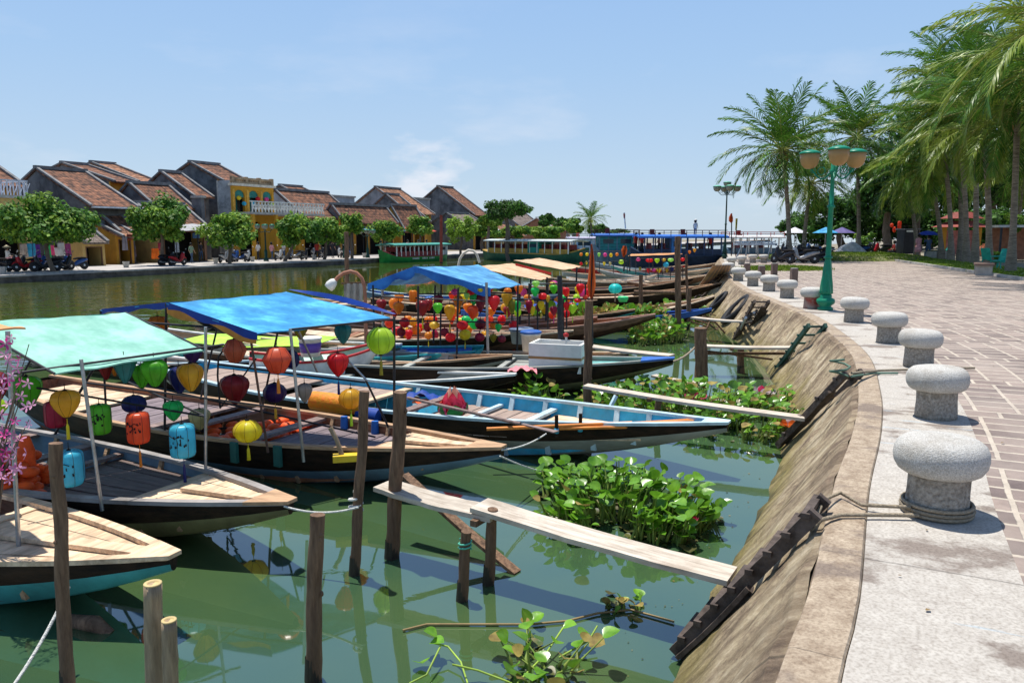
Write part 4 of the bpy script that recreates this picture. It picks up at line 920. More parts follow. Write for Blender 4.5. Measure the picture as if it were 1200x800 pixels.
# engine skeg below the bow corner
b = MB(); q = P(112, 738, 0); b.tube([q+Vector((-.25, .1, .02)), q+Vector((0, 0, .05)), q+Vector((.12, -.02, -.02))], [.05, .06, .035], 8); tag(b.build('drift_log', POST, origin=q), 'dark broken stump floating under the turquoise boat bow', 'log')

# ---- B2: black hull with green awning
B2 = Sampan('black hulled sampan with mint green awning and life jackets, pale foredeck and dark mid deck', (-1.89, 6.30), -27, L=8.0, W=1.62, zm=.42, zb=.57, low=OLIVH, split=.45, rim=M('rim_blue_grey', (.34, .31, .29), .7, scale=3, dirt=.5, bump=.2), inner=DBLUH)
B2.deck(.815, .98, .012, TBX, 5); B2.keelson(.84, .97, TBX, dz=-.012); B2.deck(.60, .81, .10, TGR, 6, tintr=(.55, .8)); B2.thwart(.81, .12, TBX, .03); B2.thwart(.53, .17, TGR, .02); B2.thwart(.395, .17, TGR, .02); B2.thwart(.60, .1, TGR, .05)
B2.deck(.42, .59, .30, TGR, 5, True, tintr=(.5, .7)); B2.deck(.08, .33, .10, TGR, 6, tintr=(.6, .9)); B2.ribs([.45, .57, .70, .82, .87], TB); B2.bowcap(TB)
# ---- B3: brown sampan with blue gabled awning
B3 = Sampan('brown sampan with faded blue gabled awning, orange life jackets and purple grey deck boards', (-.10, 7.80), -28.5, L=8.6, W=1.66, zm=.43, zb=.62, up=TAR, low=DBLUH, split=.52, rim=TB, inner=TRD)
B3.deck(.83, .985, .014, TBX, 5); B3.keelson(.85, .97, TBX, dz=-.012); B3.deck(.64, .83, .10, M('plank_mauve', (.21, .165, .175), .75, scale=2.5, stretch=(8, 1.2, 8), var=.3, dirt=.35, bump=.3), 6, True); B3.thwart(.635, .16, TGR, .03); B3.thwart(.50, .16, TGR, .02); B3.thwart(.83, .08, TB, .04)
B3.deck(.26, .44, .07, MATS['plank_mauve'], 6, True); B3.deck(.06, .24, .06, TBX, 6, True); B3.thwart(.44, .16, TGR, .04); B3.ribs([.66, .72, .78, .86, .90], TB); B3.bowcap(TB)
# ---- B4: long boat with sky blue inside
B4 = Sampan('long dark sampan painted sky blue inside, with oars and boards laid along the near gunwale', (2.53, 8.78), -28.5, L=9.6, W=1.75, zm=.45, zb=.64, up=TAR, low=GREYH, split=.45, rim=PBLU, inner=BLUI)
B4.deck(.74, .90, .17, TBX, 5); B4.deck(.56, .73, .18, M('plank_dusty', (.36, .27, .22), .8, scale=2.5, stretch=(8, 1.2, 8), var=.2, dirt=.4, bump=.3), 5, True); B4.thwart(.555, .14, TGR, .04); B4.thwart(.46, .14, TBX, .05); B4.thwart(.735, .1, PBLU, .10); B4.thwart(.64, .07, PBLU, .13)
B4.deck(.30, .44, .10, MATS['plank_dusty'], 5, True); B4.deck(.05, .28, .06, MATS['plank_dusty'], 6, True); B4.ribs([.48, .54, .6, .66, .72, .78, .84, .89], PBLU, .07); B4.bowcap(PBLU, .97)
# ---- B5: grey work boat with foam box
B5 = Sampan('weathered grey work boat with bright blue bow tip carrying the white foam box', (2.83, 13.3), -13, L=9.2, W=1.7, zm=.45, zb=.66, up=TAR, low=OLIVH, split=.6, rim=GREYH, inner=GREYH)
B5.deck(.84, .955, .05, M('deck_aqua', (.22, .55, .52), .6, dirt=.4, scale=3), 4); B5.deck(.68, .83, .06, GREYH, 5); B5.thwart(.67, .1, GREYH); B5.thwart(.48, .12, GREYH); B5.thwart(.3, .12, GREYH); B5.ribs([.2, .28, .36, .44, .52, .60], GREYH, .08)
B5.bowcap(BLUP, .94); B5.deck(.05, .2, .05, TPL, 5, True)

# awnings / poles of B2
n1 = P(120, 598, .43); n1t = Q(95, 421, n1.y)
f1 = P(241, 556, .45); f1t = Q(241, 383, f1.y)
K1, K2 = Q(64, 438, 6.55), Q(239, 409, 7.55); K3, K4 = Q(147, 366, 8.35), Q(-40, 378, 7.4); K5, K6 = Q(60, 374, 9.4), Q(-140, 392, 8.3)
awning(B2, 'awning', [[K1, K2], [K4, K3], [K6, K5]], T_GREEN, .02)
B2.pole(n1, n1t, .016); B2.pole(f1, f1t, .016)
B2.pole(B2.w(.44, -.95), K4-Vector((0, 0, .02)), .016, DSTL); B2.pole(B2.w(.44, .95), K3-Vector((0, 0, .02)), .016, DSTL)
B2.pole(B2.w(.30, -.95), K6-Vector((0, 0, .02)), .014, DSTL); B2.pole(B2.w(.30, .95), K5-Vector((0, 0, .02)), .014, DSTL)
frame_bar(B2, K1+Vector((-.3, -.1, .02)), K2+Vector((.16, .1, .03)), .012); frame_bar(B2, K1, K4, .012); frame_bar(B2, K2, K3, .012)
lo1 = Q(50, 452, 6.9); lo2 = Q(240, 487, 7.55); lo3 = Q(148, 448, 8.3)
frame_bar(B2, Q(-30, 442, 7.3), Q(242, 488, 7.55), .011); frame_bar(B2, Q(242, 488, 7.55), Q(146, 446, 8.4), .011); frame_bar(B2, Q(97, 448, 6.5), Q(330, 478, 7.9), .009)

# B3 awning: gabled, ridge across the beam
D3, C3 = Vector((-2.68, 8.0, 1.80)), Vector((-1.42, 9.0, 1.87)); A3, Bb3 = Q(195, 355, 8.73), Q(335, 342, 9.85); E3, G3 = Q(118, 363, 9.36), Q(262, 352, 10.9)
D3 = Q(300, 391, 8.0); C3 = Q(457, 371, 9.0)
awning(B3, 'awning', [[D3, C3], [A3, Bb3], [E3, G3]], T_BLUE, .03, .06)
b = MB(); b.grid(lambda u, v: D3.lerp(A3, u)+Vector((.0, 0, -.005-v*.10*(1+.35*math.sin(u*9)))), 12, 2); b.build('awning_hem', M('hem_orange', (.75, .33, .06), .6, transl=.3, bump=0), B3.root, world=True)
b = MB(); b.grid(lambda u, v: D3.lerp(A3, u)+Vector((.02, -.02, .012-v*.075*(1+.3*math.sin(u*13)))), 14, 2); b.build('awning_hem', T_BLUEIN, B3.root, world=True)
b = MB(); b.grid(lambda u, v: A3.lerp(E3, u)+Vector((.02, -.02, .012-v*.06*(1+.3*math.sin(u*13)))), 10, 2); b.build('awning_hem', T_BLUEIN, B3.root, world=True)
b = MB(); b.grid(lambda u, v: C3.lerp(Bb3, u)+Vector((.02+v*.05, .03, .03+.06*v*math.sin(PI*u))), 10, 2); b.build('awning_hem', T_BLUEIN, B3.root, world=True)
q0 = P(356, 541, .44); B3.pole(q0, Q(340, 385, q0.y), .017)
q1 = P(314, 530, .44); B3.pole(q1, Q(293, 392, q1.y), .014, M('rusty_pole', (.14, .08, .06), .8, bump=.2))
q2 = P(462, 504, .47); B3.pole(q2, Q(462, 371, q2.y), .016, DSTL)
B3.pole(B3.w(.50, .95), Bb3, .015, DSTL); B3.pole(B3.w(.50, -.95), A3, .015, DSTL); B3.pole(B3.w(.36, -.9), E3, .014, DSTL); B3.pole(B3.w(.36, .9), G3, .014, DSTL)
frame_bar(B3, Q(170, 378, 8.7), Q(340, 390, 8.2), .014); frame_bar(B3, Q(255, 427, 8.9), Q(428, 448, 8.7), .012); frame_bar(B3, Q(340, 386, 8.2), Q(462, 374, 9.0), .012)
frame_bar(B3, Q(146, 446, 9.3), Q(440, 512, 8.9), .012)
B3.tube([Q(262, 410, 8.9), Q(256, 418, 8.9), Q(255, 440, 8.9), Q(258, 478, 8.9)], .012, DSTL, 'frame_bar')
B3.tube([Q(258, 478, 8.9), Q(300, 420, 8.6)], .009, DSTL, 'frame_bar')
frame_bar(B3, Q(350, 388, 8.4), Q(372, 436, 8.8), .012, STEEL); frame_bar(B3, Q(404, 418, 8.8), Q(430, 446, 8.8), .013, STEEL); B3.pole(Q(429, 446, 8.8), B3.w(.78, .9), .013, DSTL)
# white shell chair-like frame of bent pipe behind the awning edge and blue fenders inside B3
for t in (.69, .755, .80):
    p = B3.w(t, .86); b = MB(); b.tube([p+Vector((0, 0, .06)), p+Vector((0, -.01, -.08)), p+Vector((0, 0, -.2))], [.045, .05, .045], 10); b.build('fender', M('fender_blue', (.02, .12, .42), .6), B3.root, world=True)
for t in (.56, .64, .71):
    p = B3.w(t, -1.03); b = MB(); b.box(p-Vector((0, .01, .10)), (.10, .04, .24), B3.root.rotation_euler[2]); b.build('fender', M('fender_green', (.03, .14, .12), .6), B3.root, world=True)

# boards, oars and bits lying in the boats: separate things
def oar(label, a, c, mat, shaft=.018, blade=.5, bw=.13, cat='oar', name='oar'):
    a = Vector(a); c = Vector(c); d = (c-a); u = d.normalized(); t = thing(name, label, cat, a)
    b = MB(); b.tube([Vector((0, 0, 0)), d*.98-u*blade], shaft, 8, 0, 1); b.build('shaft', mat, t)
    b = MB(); b.bar(d-u*blade*1.05, d, .04, .014, w1=bw); b.build('blade', mat, t); return t
OR_ = M('oar_orange', (.72, .25, .05), .5, scale=4, dirt=.3, bump=.05); BLO = M('oar_blue', (.03, .14, .55), .5, scale=4, bump=.05)
oar('orange varnished oar lying along the near gunwale of the sky blue boat', P(570, 505, .53)+Vector((0, .1, 0)), P(812, 492, .60), OR_, .022, .7, .12)
oar('shorter orange oar under the first near the sky blue boat bow', P(648, 502, .52), P(800, 499, .56), OR_, .02, .5, .10)
oar('blue painted oar resting beside the orange ones on the sky blue boat', P(690, 501, .50), P(822, 497, .60), BLO, .02, .6, .14)
oar('grey weathered oar lying along the middle of the sky blue boat', P(478, 466, .62), P(652, 506, .62), TGR, .022, .5, .10)
for (x0, y0, x1, y1, lab) in ((652, 512, 652, 486, 'left'), (680, 510, 680, 489, 'right')):
    p = P(x0, y0, .42); t = thing('rowing_peg', '%s dark rowing peg of two on the near gunwale of the sky blue boat' % lab, 'peg', p)
    b = MB(); b.tube([(0, 0, 0), (0, 0, .27)], .022, 8); b.build('peg', TAR, t)
    b = MB(); b.lathe([(.03, 0), (.03, .06)], (0, 0, .05), 10); b.build('collar', BLUI, t)
p = P(710, 487, .4); t = thing('rowing_peg', 'white slanting oar rest standing on the far side of the sky blue boat', 'peg', p); b = MB(); b.bar((0, 0, 0), (.14, .05, .27), .05, .04); b.build('peg', PBLU, t)
# yellow seat wedge with a wooden crutch in B3
p = P(405, 540, .43); t = thing('rowing_crutch', 'yellow painted block with a leaning wooden crutch on the brown boat gunwale', 'oar rest', p)
b = MB(); b.box((.04, 0, .04), (.34, .12, .07), R(12)); b.build('block', M('yellow_paint', (.75, .5, .03), .5, dirt=.3, scale=4), t)
b = MB(); b.tube([(-.04, 0, .07), (-.09, .02, .22), (-.16, .03, .36)], [.028, .024, .028], 10); b.build('crutch', BAMB, t)

# life jackets
LJ = M('life_jacket_orange', (.85, .10, .015), .6, scale=9, bump=.2, transl=0)
def jacket(label, p, rz, tilt=0.3, sc=1.):
    t = thing('life_jacket', label, 'life jacket', p, rz, 'orange life jackets in the boats')
    for sx in (-1, 1):
        b = MB()
        for k in range(3):
            b.lathe([(.001, -.05), (.05, -.045), (.075, -.02), (.08, 0), (.075, .02), (.05, .045), (.001, .05)], (sx*.10*sc, (-.17+k*.165)*sc, .05+tilt*.1*k), 12, 0, 1)
        b.v = [(x*1.15, y*1.05, z*(1.0)) for x, y, z in b.v]; b.build('front_panel', LJ, t)
    b = MB(); b.box((0, .02*sc, .115), (.34*sc, .03, .015), 0, 0, 1); b.build('strap', BLK, t)
    return t
for i, (x, y, Y, rz) in enumerate(((262, 518, 9.6, .3), (292, 525, 9.25, 1.2), (303, 519, 9.5, -.4), (330, 513, 9.6, .8), (318, 525, 9.2, 2.1), (345, 518, 9.3, .1), (278, 533, 9.15, .6))):
    p = P(x, y-6, .22)
    jacket(['orange life jacket leftmost in the pile inside the brown boat', 'orange life jacket at the near side of the brown boat pile', 'orange life jacket in the middle of the brown boat pile', 'orange life jacket at the back of the brown boat pile',
            'orange life jacket under the yellow round lantern on the brown boat', 'orange life jacket rightmost in the pile inside the brown boat', 'orange life jacket lying flat at the near gunwale of the brown boat'][i], p, rz)
for i, (x, y, rz, z) in enumerate(((16, 552, .2, .48), (30, 562, 1.2, .36), (6, 575, 2.0, .40), (24, 583, .7, .30), (50, 568, -.5, .28), (8, 560, 1.1, .5))):
    jacket(['orange life jacket upright at the left edge behind the pink blossoms', 'orange life jacket sprawling right of the pink blossoms', 'orange life jacket low at the left picture edge', 'orange life jacket on the thwart of the black boat',
            'flattened orange life jacket on the floor of the black boat', 'orange life jacket topmost by the left picture edge'][i], P(x, y, z), rz)
p = Q(30, 545, 7.4); t = thing('life_jacket', 'red orange life vest standing upright in the black boat behind the blossom branch', 'life jacket', p)
b = MB(); b.tube([(0, 0, -.02), (.02, 0, .16), (.02, 0, .30)], [.10, .085, .045], 12); b.v = [(x, y*.6, z) for x, y, z in b.v]; b.build('front_panel', LJ, t)
b = MB(); b.tube([(-.16, .0, -.03), (0, .02, -.03), (.2, 0, -.04)], [.05, .07, .03], 12); b.build('back_panel', LJ, t)

# rolled orange mat in B4 with blue end, folded tarps
p = Q(388, 472, 10.3); t = thing('rolled_mat', 'bright orange rolled mat in the sky blue boat beside the yellow lantern', 'mat', p)
b = MB(); d = Vector((.30, -.10, -.02)); b.tube([-d*.9, Vector((0, 0, 0)), d, d*1.6], [.13, .14, .12, .07], 16); b.build('roll', M('mat_orange', (.9, .40, .02), .6, scale=20, bump=.3, col2=(.85, .22, .02)), t)
b = MB(); b.tube([d*1.3-Vector((0, 0, .08)), d*2.3-Vector((0, 0, .1))], [.09, .12], 12); b.build('end_flap', T_BLUEIN, t)
p = Q(489, 470, 11.2); t = thing('folded_tarp', 'crumpled blue and orange tarp on the thwart of the sky blue boat', 'tarp', p)
b = MB(); b.grid(lambda u, v: Vector((u*.7-.35, v*.3-.15, .05+.05*math.sin(u*13)*math.cos(v*7)+.06*math.sin(PI*u))), 12, 6); b.build('blue_cloth', T_BLUEIN, t)
b = MB(); b.grid(lambda u, v: Vector((u*.5-.05, v*.35-.3, .03+.04*math.sin(u*11+1)*math.cos(v*6))), 10, 6); b.build('orange_cloth', LJ, t)
# thin rails along the blue boat
for (a, c, lab) in ((Q(364, 443, 11.6), Q(600, 472, 10.9), 'upper'), (Q(367, 473, 10.6), Q(560, 495, 10.3), 'lower')):
    pass

# foam box
WF = M('foam_white', (.78, .77, .72), .8, scale=9, var=.06, dirt=.25, dirtcol=(.5, .46, .38), bump=.15)
p = P(650, 436, .50); p = Q(655, 428, 13.6); p.z = .42
t = thing('foam_box', 'large white foam box with brown tape band on the grey boat', 'box', p, R(-18))
b = MB(); w_, d_, h_ = .95, .62, .50
for a, c in (((-w_/2, -d_/2, 0), (w_/2, -d_/2+.05, h_)), ((-w_/2, d_/2-.05, 0), (w_/2, d_/2, h_)), ((-w_/2, -d_/2+.05, 0), (-w_/2+.05, d_/2-.05, h_)), ((w_/2-.05, -d_/2+.05, 0), (w_/2, d_/2-.05, h_)), ((-w_/2+.05, -d_/2+.05, 0), (w_/2-.05, d_/2-.05, .05))): b.span(a, c, 0, 1)
b.build('box', WF, t)
b = MB(); e = .004
for a, c in (((-w_/2-e, -d_/2-e, .23), (w_/2+e, -d_/2, .275)), ((-w_/2-e, d_/2, .23), (w_/2+e, d_/2+e, .275)), ((-w_/2-e, -d_/2, .23), (-w_/2, d_/2, .275)), ((w_/2, -d_/2, .23), (w_/2+e, d_/2, .275))): b.span(a, c, 0, 1)
b.build('tape_band', M('brown_tape', (.32, .18, .07), .4, bump=0), t)
b = MB(); b.tube([(.1, .1, .05), (.12, .08, .35), (.10, .1, .62)], [.03, .025, .02], 8); b.lathe([(.001, -.05), (.05, -.02), (.05, .02), (.001, .05)], (.1, .1, .62), 10, 1); b.build('red_capped_bottle', [WHTP, REDP], t)
def bucket(label, p, r, h, col, lid=None, name='bucket', cat='bucket', band=None):
    t = thing(name, label, cat, p); b = MB()
    b.lathe([(r*.82, 0), (r, h), (r*1.05, h), (r*1.05, h-.03), (r*.98, h-.04)], seg=24, tint=1); b.build('body', col, t)
    if band: b = MB(); b.lathe([(r*.875, h*.22), (r*.98, h*.72)], seg=24, tint=1); b.v = [(x*1.012, y*1.012, z) for x, y, z in b.v]; b.build('printed_band', band, t)
    b = MB()
    if lid: b.lathe([(r*1.08, h), (r*1.08, h+.03), (r*.9, h+.05), (.001, h+.05)], seg=24, tint=1); b.build('lid', lid, t)
    else: b.lathe([(r*.98, h-.01), (r*.85, .04), (.001, .04)], seg=24, tint=1); b.build('inside', col, t)
    return t
bucket('white bucket with blue lid standing behind the foam box', Q(622, 411, 15.2), .20, .36, WHTP, BLUP)
bucket('white plastic bucket with purple label left of the red rimmed boat', Q(364, 417, 13.6), .20, .34, WHTP, None, band=M('label_purple', (.12, .06, .3), .5, bump=0))
bucket('grey lidded tub standing behind the blue lidded bucket', Q(611, 402, 17), .26, .30, M('tub_grey', (.3, .33, .38), .5, bump=0), M('lid_slate', (.15, .2, .3), .5, bump=0), 'plastic_tub', 'tub')
p = Q(612, 432, 13.0); p.z = .46; t = thing('crumpled_cloth', 'crumpled pink cloth on the grey boat left of the foam box', 'cloth', p)
b = MB(); b.grid(lambda u, v: Vector((u*.5-.25, v*.3-.15, .04+.06*math.sin(PI*u)+.03*math.sin(u*17)*math.cos(v*9))), 14, 8); b.build('cloth', M('cloth_pink', (.75, .25, .28), .8, bump=.1), t)
# blue paddles bundle on the far side deck of B2-B3 gap: wooden stick by B4
# ------------------------------------------------------------------ middle distance boats
def simple(label, bow, head, L, W, up, low, rim, inner, decks, **kw):
    kw.setdefault('rows', 16); kw.setdefault('zm', .31)
    s = Sampan(label, bow, head, L=L, W=W, up=up, low=low, rim=rim, inner=inner, **kw)
    for (a, c, m, ac) in decks: s.deck(a, c, .07, m, 4, ac)
    for t in (.3, .45, .6): s.thwart(t, .16, inner if inner is not TARB else TGR)
    return s
GB = 'small boats moored in rows beyond the foam box boat'
PB = lambda x, y, z=.6: P(x, y, z)
C1 = simple('brown sampan with a pointed pale bow tip behind the long gangplank', PB(768, 374), -8, 8.5, 1.7, UMB, TARB, M('rim_rose', (.42, .24, .18), .7, scale=3, dirt=.3, bump=.2), TRD, [(.80, .97, TB, False), (.1, .3, TPL, True), (.5, .7, MATS['plank_dusty'], True)], zb=.72, group=GB)
C2 = simple('dark sampan with teal belly lying just behind the brown pointed one', PB(744, 364), -6, 8.5, 1.6, TAR, TEALH, TB, TRD, [(.74, .97, TPL, False), (.3, .6, TPL, True)], zb=.62, group=GB)
C3 = simple('low pale decked boat whose bow slips under the short pale gangplank', PB(737, 414, .5), -10, 8.0, 1.6, TAR, TAR, TPL, TB, [(.80, .97, TPL, False), (.5, .75, TPL, True)], zb=.5, group=GB)
C4 = simple('blue rimmed boat full of greenery lying before the short gangplank to the slope', PB(834, 362), -3, 7.5, 1.5, BLUP, TAR, BLUP, TARB, [(.8, .97, BLUP, False)], zb=.6, group=GB)
C5 = simple('dark boat with bleached upturned bow resting near the slope', PB(837, 349, .75), 8, 7.0, 1.5, TAR, TAR, TPL, TB, [(.8, .97, TPL, False)], zb=.8, group=GB)
C6 = simple('long black sampan whose bow points at the fan of grey planks', PB(846, 333, .8), 3, 10, 1.7, TAR, TAR, TB, TARB, [(.75, .97, TPL, False), (.3, .65, TPL, True)], zb=.85, group=GB)
D1 = simple('teal sided boat under the small blue canopy with a lime green deck cover', P(562, 409, .5), -10, 8.0, 1.8, TEALP, TEALP, TEALP, BLUP, [(.62, .9, BLUP, True)], zb=.5, bw=.45, group=None)
lc = MB(); x0 = D1.w(.15, 0); lc.sheet(lambda u, v: D1.w(.18+.40*u, -.9+1.8*v, .56+.03*math.sin(u*9)), 8, 5, .012)
o = lc.build('deck_cover', M('cover_lime', (.38, .62, .06), .7, bump=.1), D1.root, world=True)
D2 = simple('brown sampan carrying the left part of the small blue canopy', P(600, 420, .5), -14, 9.0, 1.7, TAR, GREYH, TB, TB, [(.80, .96, TB, False), (.2, .4, TPL, True)], zb=.55, group=GB)
D3b = simple('dark sampan with white rim lying between the red rimmed dinghy and the foam box boat', P(605, 446, .5)+Vector((0, .5, 0)), -14, 8.0, 1.5, TAR, TAR, WHTP, GREYH, [(.1, .3, TB, True)], zb=.5, group=GB)
E1 = simple('pale decked sampan moored left beyond the blue awning', P(385, 452, .45)+Vector((-1.6, 2.2, 0)), -26, 7.5, 1.6, TARB, OLIVH, PBLU, TBX, [(.3, .95, TBX, True)], zb=.5, group=None)
E2 = simple('teal trimmed sampan partly hidden behind the blue awning', P(470, 404, .5), -22, 8.0, 1.6, TEALH, OLIVH, WHTP, TB, [(.5, .95, TPL, True)], zb=.5)
# red rimmed white dinghy
dg = simple('small white dinghy with thick red rim heeled on its side boat', P(442, 412, .62), 18, 2.3, 1.0, WHTP, WHTP, REDP, M('inside_mint', (.5, .7, .55), .6), [], zb=.75, zm=.55, zs=.65, bw=.5, stern=.8)
rows = [  # bow px,py, bow height, heading, length, upper, rim, inner, label
 (812, 326, .8, 2, 9, TAR, TB, TGR, 'black boat with brown rim nearest behind the tall mooring pole'),
 (735, 330, .6, 175, 7, UMB, TPL, TB, 'brown boat pointing left with a pale bow at the end of the lantern line'),
 (700, 316, .8, 172, 8, GREYH, WHTP, TB, 'white rimmed boat with raised bow pointing left below the lantern string'),
 (716, 311, .9, 168, 8, TEALH, WHTP, TB, 'teal boat with white rim pointing left, upper of the two raised bows'),
 (838, 321, .7, 5, 9, UMB, TPL, TPL, 'brown boat with bleached boards touching the far quay corner'),
 (832, 315, .7, 4, 9, GREYH, TPL, TPL, 'grey boat with pale rim just under the orange canopy'),
 (806, 310, .7, 0, 8, REDP, TPL, TB, 'red sided small boat among the far rows'),
 (770, 322, .6, 12, 5, WHTP, TPL, WHTP, 'short white dinghy lying among the far rows'),
 (842, 308, .8, 3, 10, UMB, TPL, TPL, 'long brown boat of the far row next to the far bollards'),
 (690, 306, .9, 176, 9, DBLUH, PBLU, BLUP, 'slate blue boat with light rim below the teal house boat'),
 (700, 352, .5, -4, 8, TAR, TB, TB, 'dark boat hidden behind the round turquoise lantern'),
 (665, 345, .5, -8, 8, DBLUH, PBLU, BLUP, 'blue covered boat under the cream canopies'),
 (672, 388, .5, -8, 8, UMB, TPL, TRD, 'reddish boat behind the leaning black pole'),
 (640, 372, .5, -12, 8, UMB, TPL, TRD, 'grey brown boat in the middle of the lantern cluster'),
 (612, 391, .5, -14, 8, TAR, TPL, TB, 'black boat with pale rim right of the small blue canopy'),
 (560, 352, .5, -12, 8, UMB, TPL, TB, 'brown boat far behind the small blue canopy'),
 (500, 372, .5, -14, 7.5, TAR, TPL, TB, 'dark boat with bleached rim behind the dark red lanterns'),
 (700, 372, .6, -8, 8.5, UMB, MATS['rim_rose'], TRD, 'second brown boat up behind the pointed brown sampan'),
]
FB = []
for (x, y, zb, hd, L_, up, rim, inn, lab) in rows:
    s = simple(lab, P(x, y, zb), hd, L_, 1.65, up, up, rim, inn, [(.10, .36, TPL, True), (.48, .60, random.choice([TPL, TRD, TGR, MATS['plank_dusty']]), True), (.70, .97, random.choice([TPL, TB, MATS['plank_dusty']]), False)], zb=zb, group=GB, rows=12); FB.append(s)

# ---- small blue canopy over D2
s = D2
cA, cB = Q(486, 312.5, 15.6), Q(560, 310, 17.2); cF1, cF2 = Q(575, 338, 14.9), Q(610, 333, 16.3); cK1, cK2 = Q(431, 333, 15.4), Q(500, 331, 17.2)
awning(s, 'awning', [[cF1, cF2], [cA, cB], [cK1, cK2]], tarp_mat('tarp_azure', (.08, .30, .62), (.14, .45, .74), .55), .05)
b = MB(); b.grid(lambda u, v: cF1.lerp(cA, u)+Vector((.0, -.03, .01-v*.16*(1+.3*math.sin(u*12)))), 12, 2); b.grid(lambda u, v: cA.lerp(cK1, u)+Vector((.0, -.03, .01-v*.18*(1+.3*math.sin(u*12)))), 12, 2); b.build('awning_hem', tarp_mat('tarp_hem', (.02, .12, .5), (.03, .2, .6), .1), s.root, world=True)
for (x0, y0, x1, y1, Y, m) in ((572, 425, 570, 331, 14.9, STEEL), (490, 420, 490, 335, 15, DSTL), (439, 412, 437, 334, 15.4, DSTL), (449, 405, 448, 332, 15.8, STEEL), (508, 402, 510, 334, 16, DSTL), (535, 425, 537, 337, 15, DSTL), (516, 405, 517, 333, 16.8, DSTL), (606, 412, 607, 333, 16.2, DSTL)):
    s.pole(Q(x0, y0, Y), Q(x1, y1, Y), .028 if m is STEEL else .02, m)
frame_bar(s, Q(437, 347, 15.4), Q(570, 353, 14.9), .015); frame_bar(s, Q(448, 345, 15.8), Q(605, 343, 16.2), .015); frame_bar(s, Q(437, 375, 15.4), Q(600, 378, 15.6), .015)
# ---- cream and orange canopies further out
s = FB[14]
awning(s, 'awning', [[Q(549, 312, 21.5), Q(600, 308, 24)], [Q(632, 328, 19.5), Q(646, 324, 22)]], T_CREAM, .05)
b = MB(); b.grid(lambda u, v: Q(604, 312, 22.4).lerp(Q(646, 323, 21.6), u)+Vector((0, 0, .09-.07*v)), 8, 2); b.build('awning_hem', REDP, s.root, world=True)
for (x0, y0, x1, y1, Y) in ((609, 380, 609, 325, 20.5), (640, 376, 641, 325, 21), (556, 350, 556, 314, 22)): s.pole(Q(x0, y0, Y), Q(x1, y1, Y), .03, DSTL)
s = FB[11]
awning(s, 'awning', [[Q(602, 305, 28), Q(632, 302, 33)], [Q(660, 316, 25), Q(681, 312, 29)]], T_CREAM, .05)
for (x0, y0, x1, y1, Y) in ((622, 345, 622, 309, 27), (675, 340, 676, 313, 27)): s.pole(Q(x0, y0, Y), Q(x1, y1, Y), .03, DSTL)
p = Q(655, 326, 24); t = thing('folded_tarp', 'dark blue tarp heap lying below the cream canopies', 'tarp', p)
b = MB(); b.grid(lambda u, v: Vector((u*3.6-1.8, v*1.2-.6, .1+.16*math.sin(PI*u)*math.sin(PI*v)+.06*math.sin(u*19)*math.cos(v*9))), 20, 8); b.build('cloth', T_BLUEIN, t); t.scale = (.6, .8, .8); t.location.z = .5
s = FB[5]
awning(s, 'awning', [[Q(736, 300, 44), Q(800, 297.5, 47)], [Q(740, 297.5, 47), Q(792, 296, 50)]], T_ORNG, .04)
for x in (738, 765, 795): s.pole(Q(x, 318, 44), Q(x, 299, 44), .04, DSTL)
# lantern frames standing on the far boats (thin poles and a bar)
for k, (xa, xb, yt, yb, Y, s) in enumerate(((681, 730, 294, 312, 48, FB[9]), (686, 735, 306, 320, 42, FB[2]), (745, 792, 302, 322, 42, FB[6]), (757, 800, 313, 328, 38, FB[0]), (620, 686, 332, 385, 18.5, C2), (600, 690, 350, 395, 17.2, C1))):
    for j in range(4):
        x = xa+(xb-xa)*j/3; s.pole(Q(x, yb, Y), Q(x, yt, Y), .02, DSTL)
    frame_bar(s, Q(xa, yt+1, Y), Q(xb, yt, Y), .02)

# ------------------------------------------------------------------ lanterns
def lmat(nm, c):
    c = tuple(min(.9, v*1.25) for v in c); c2 = tuple(min(1, v*1.5+.03) for v in c)
    return M('silk_'+nm, c, .32, col2=c2, scale=5, stretch=(1, 1, .4), var=.2, transl=.5, bump=.05, spec=.4)
LC = dict(red=(.62, .012, .02), darkred=(.24, .012, .018), crimson=(.30, .008, .045), orange=(.80, .22, .015), amber=(.66, .33, .02), yellow=(.78, .48, .015), green=(.10, .42, .02), lime=(.38, .62, .03), jade=(.02, .48, .12),
          teal=(.04, .24, .25), blue=(.05, .40, .55), navy=(.012, .02, .14), purple=(.04, .008, .10), coral=(.82, .10, .04), salmon=(.62, .16, .08), grey=(.36, .31, .27), cream=(.42, .38, .20), pink=(.8, .08, .30), vermilion=(.80, .07, .015), maroon=(.20, .01, .03), lightgreen=(.35, .68, .15), turquoise=(.03, .55, .50), olive=(.30, .26, .02), mustard=(.55, .36, .03))
CN = dict(darkred='dark red', lightgreen='light green')
PROF = dict(
 heart=[(.10, .96), (.30, .98), (.62, .90), (.90, .70), (1.0, .44), (.95, .12), (.78, -.25), (.52, -.62), (.26, -.92), (.12, -1.0)],
 cone=[(.10, .90), (.85, .92), (.96, .80), (.98, .70), (.72, .1), (.42, -.55), (.16, -1.0)],
 round=[(.22, .97), (.45, .90), (.74, .68), (.94, .35), (1.0, 0), (.94, -.35), (.74, -.68), (.45, -.90), (.22, -.97)],
 barrel=[(.30, 1.0), (.66, .98), (.90, .86), (.985, .68), (1.0, .3), (1.0, -.3), (.985, -.68), (.90, -.86), (.66, -.98), (.30, -1.0)],
 diamond=[(.28, 1.0), (.55, .92), (.80, .45), (1.0, .12), (.88, -.12), (.70, -.55), (.45, -.95), (.2, -1.0)])
SHN = dict(heart='heart shaped', cone='cone shaped', round='round', barrel='barrel shaped', diamond='faceted')
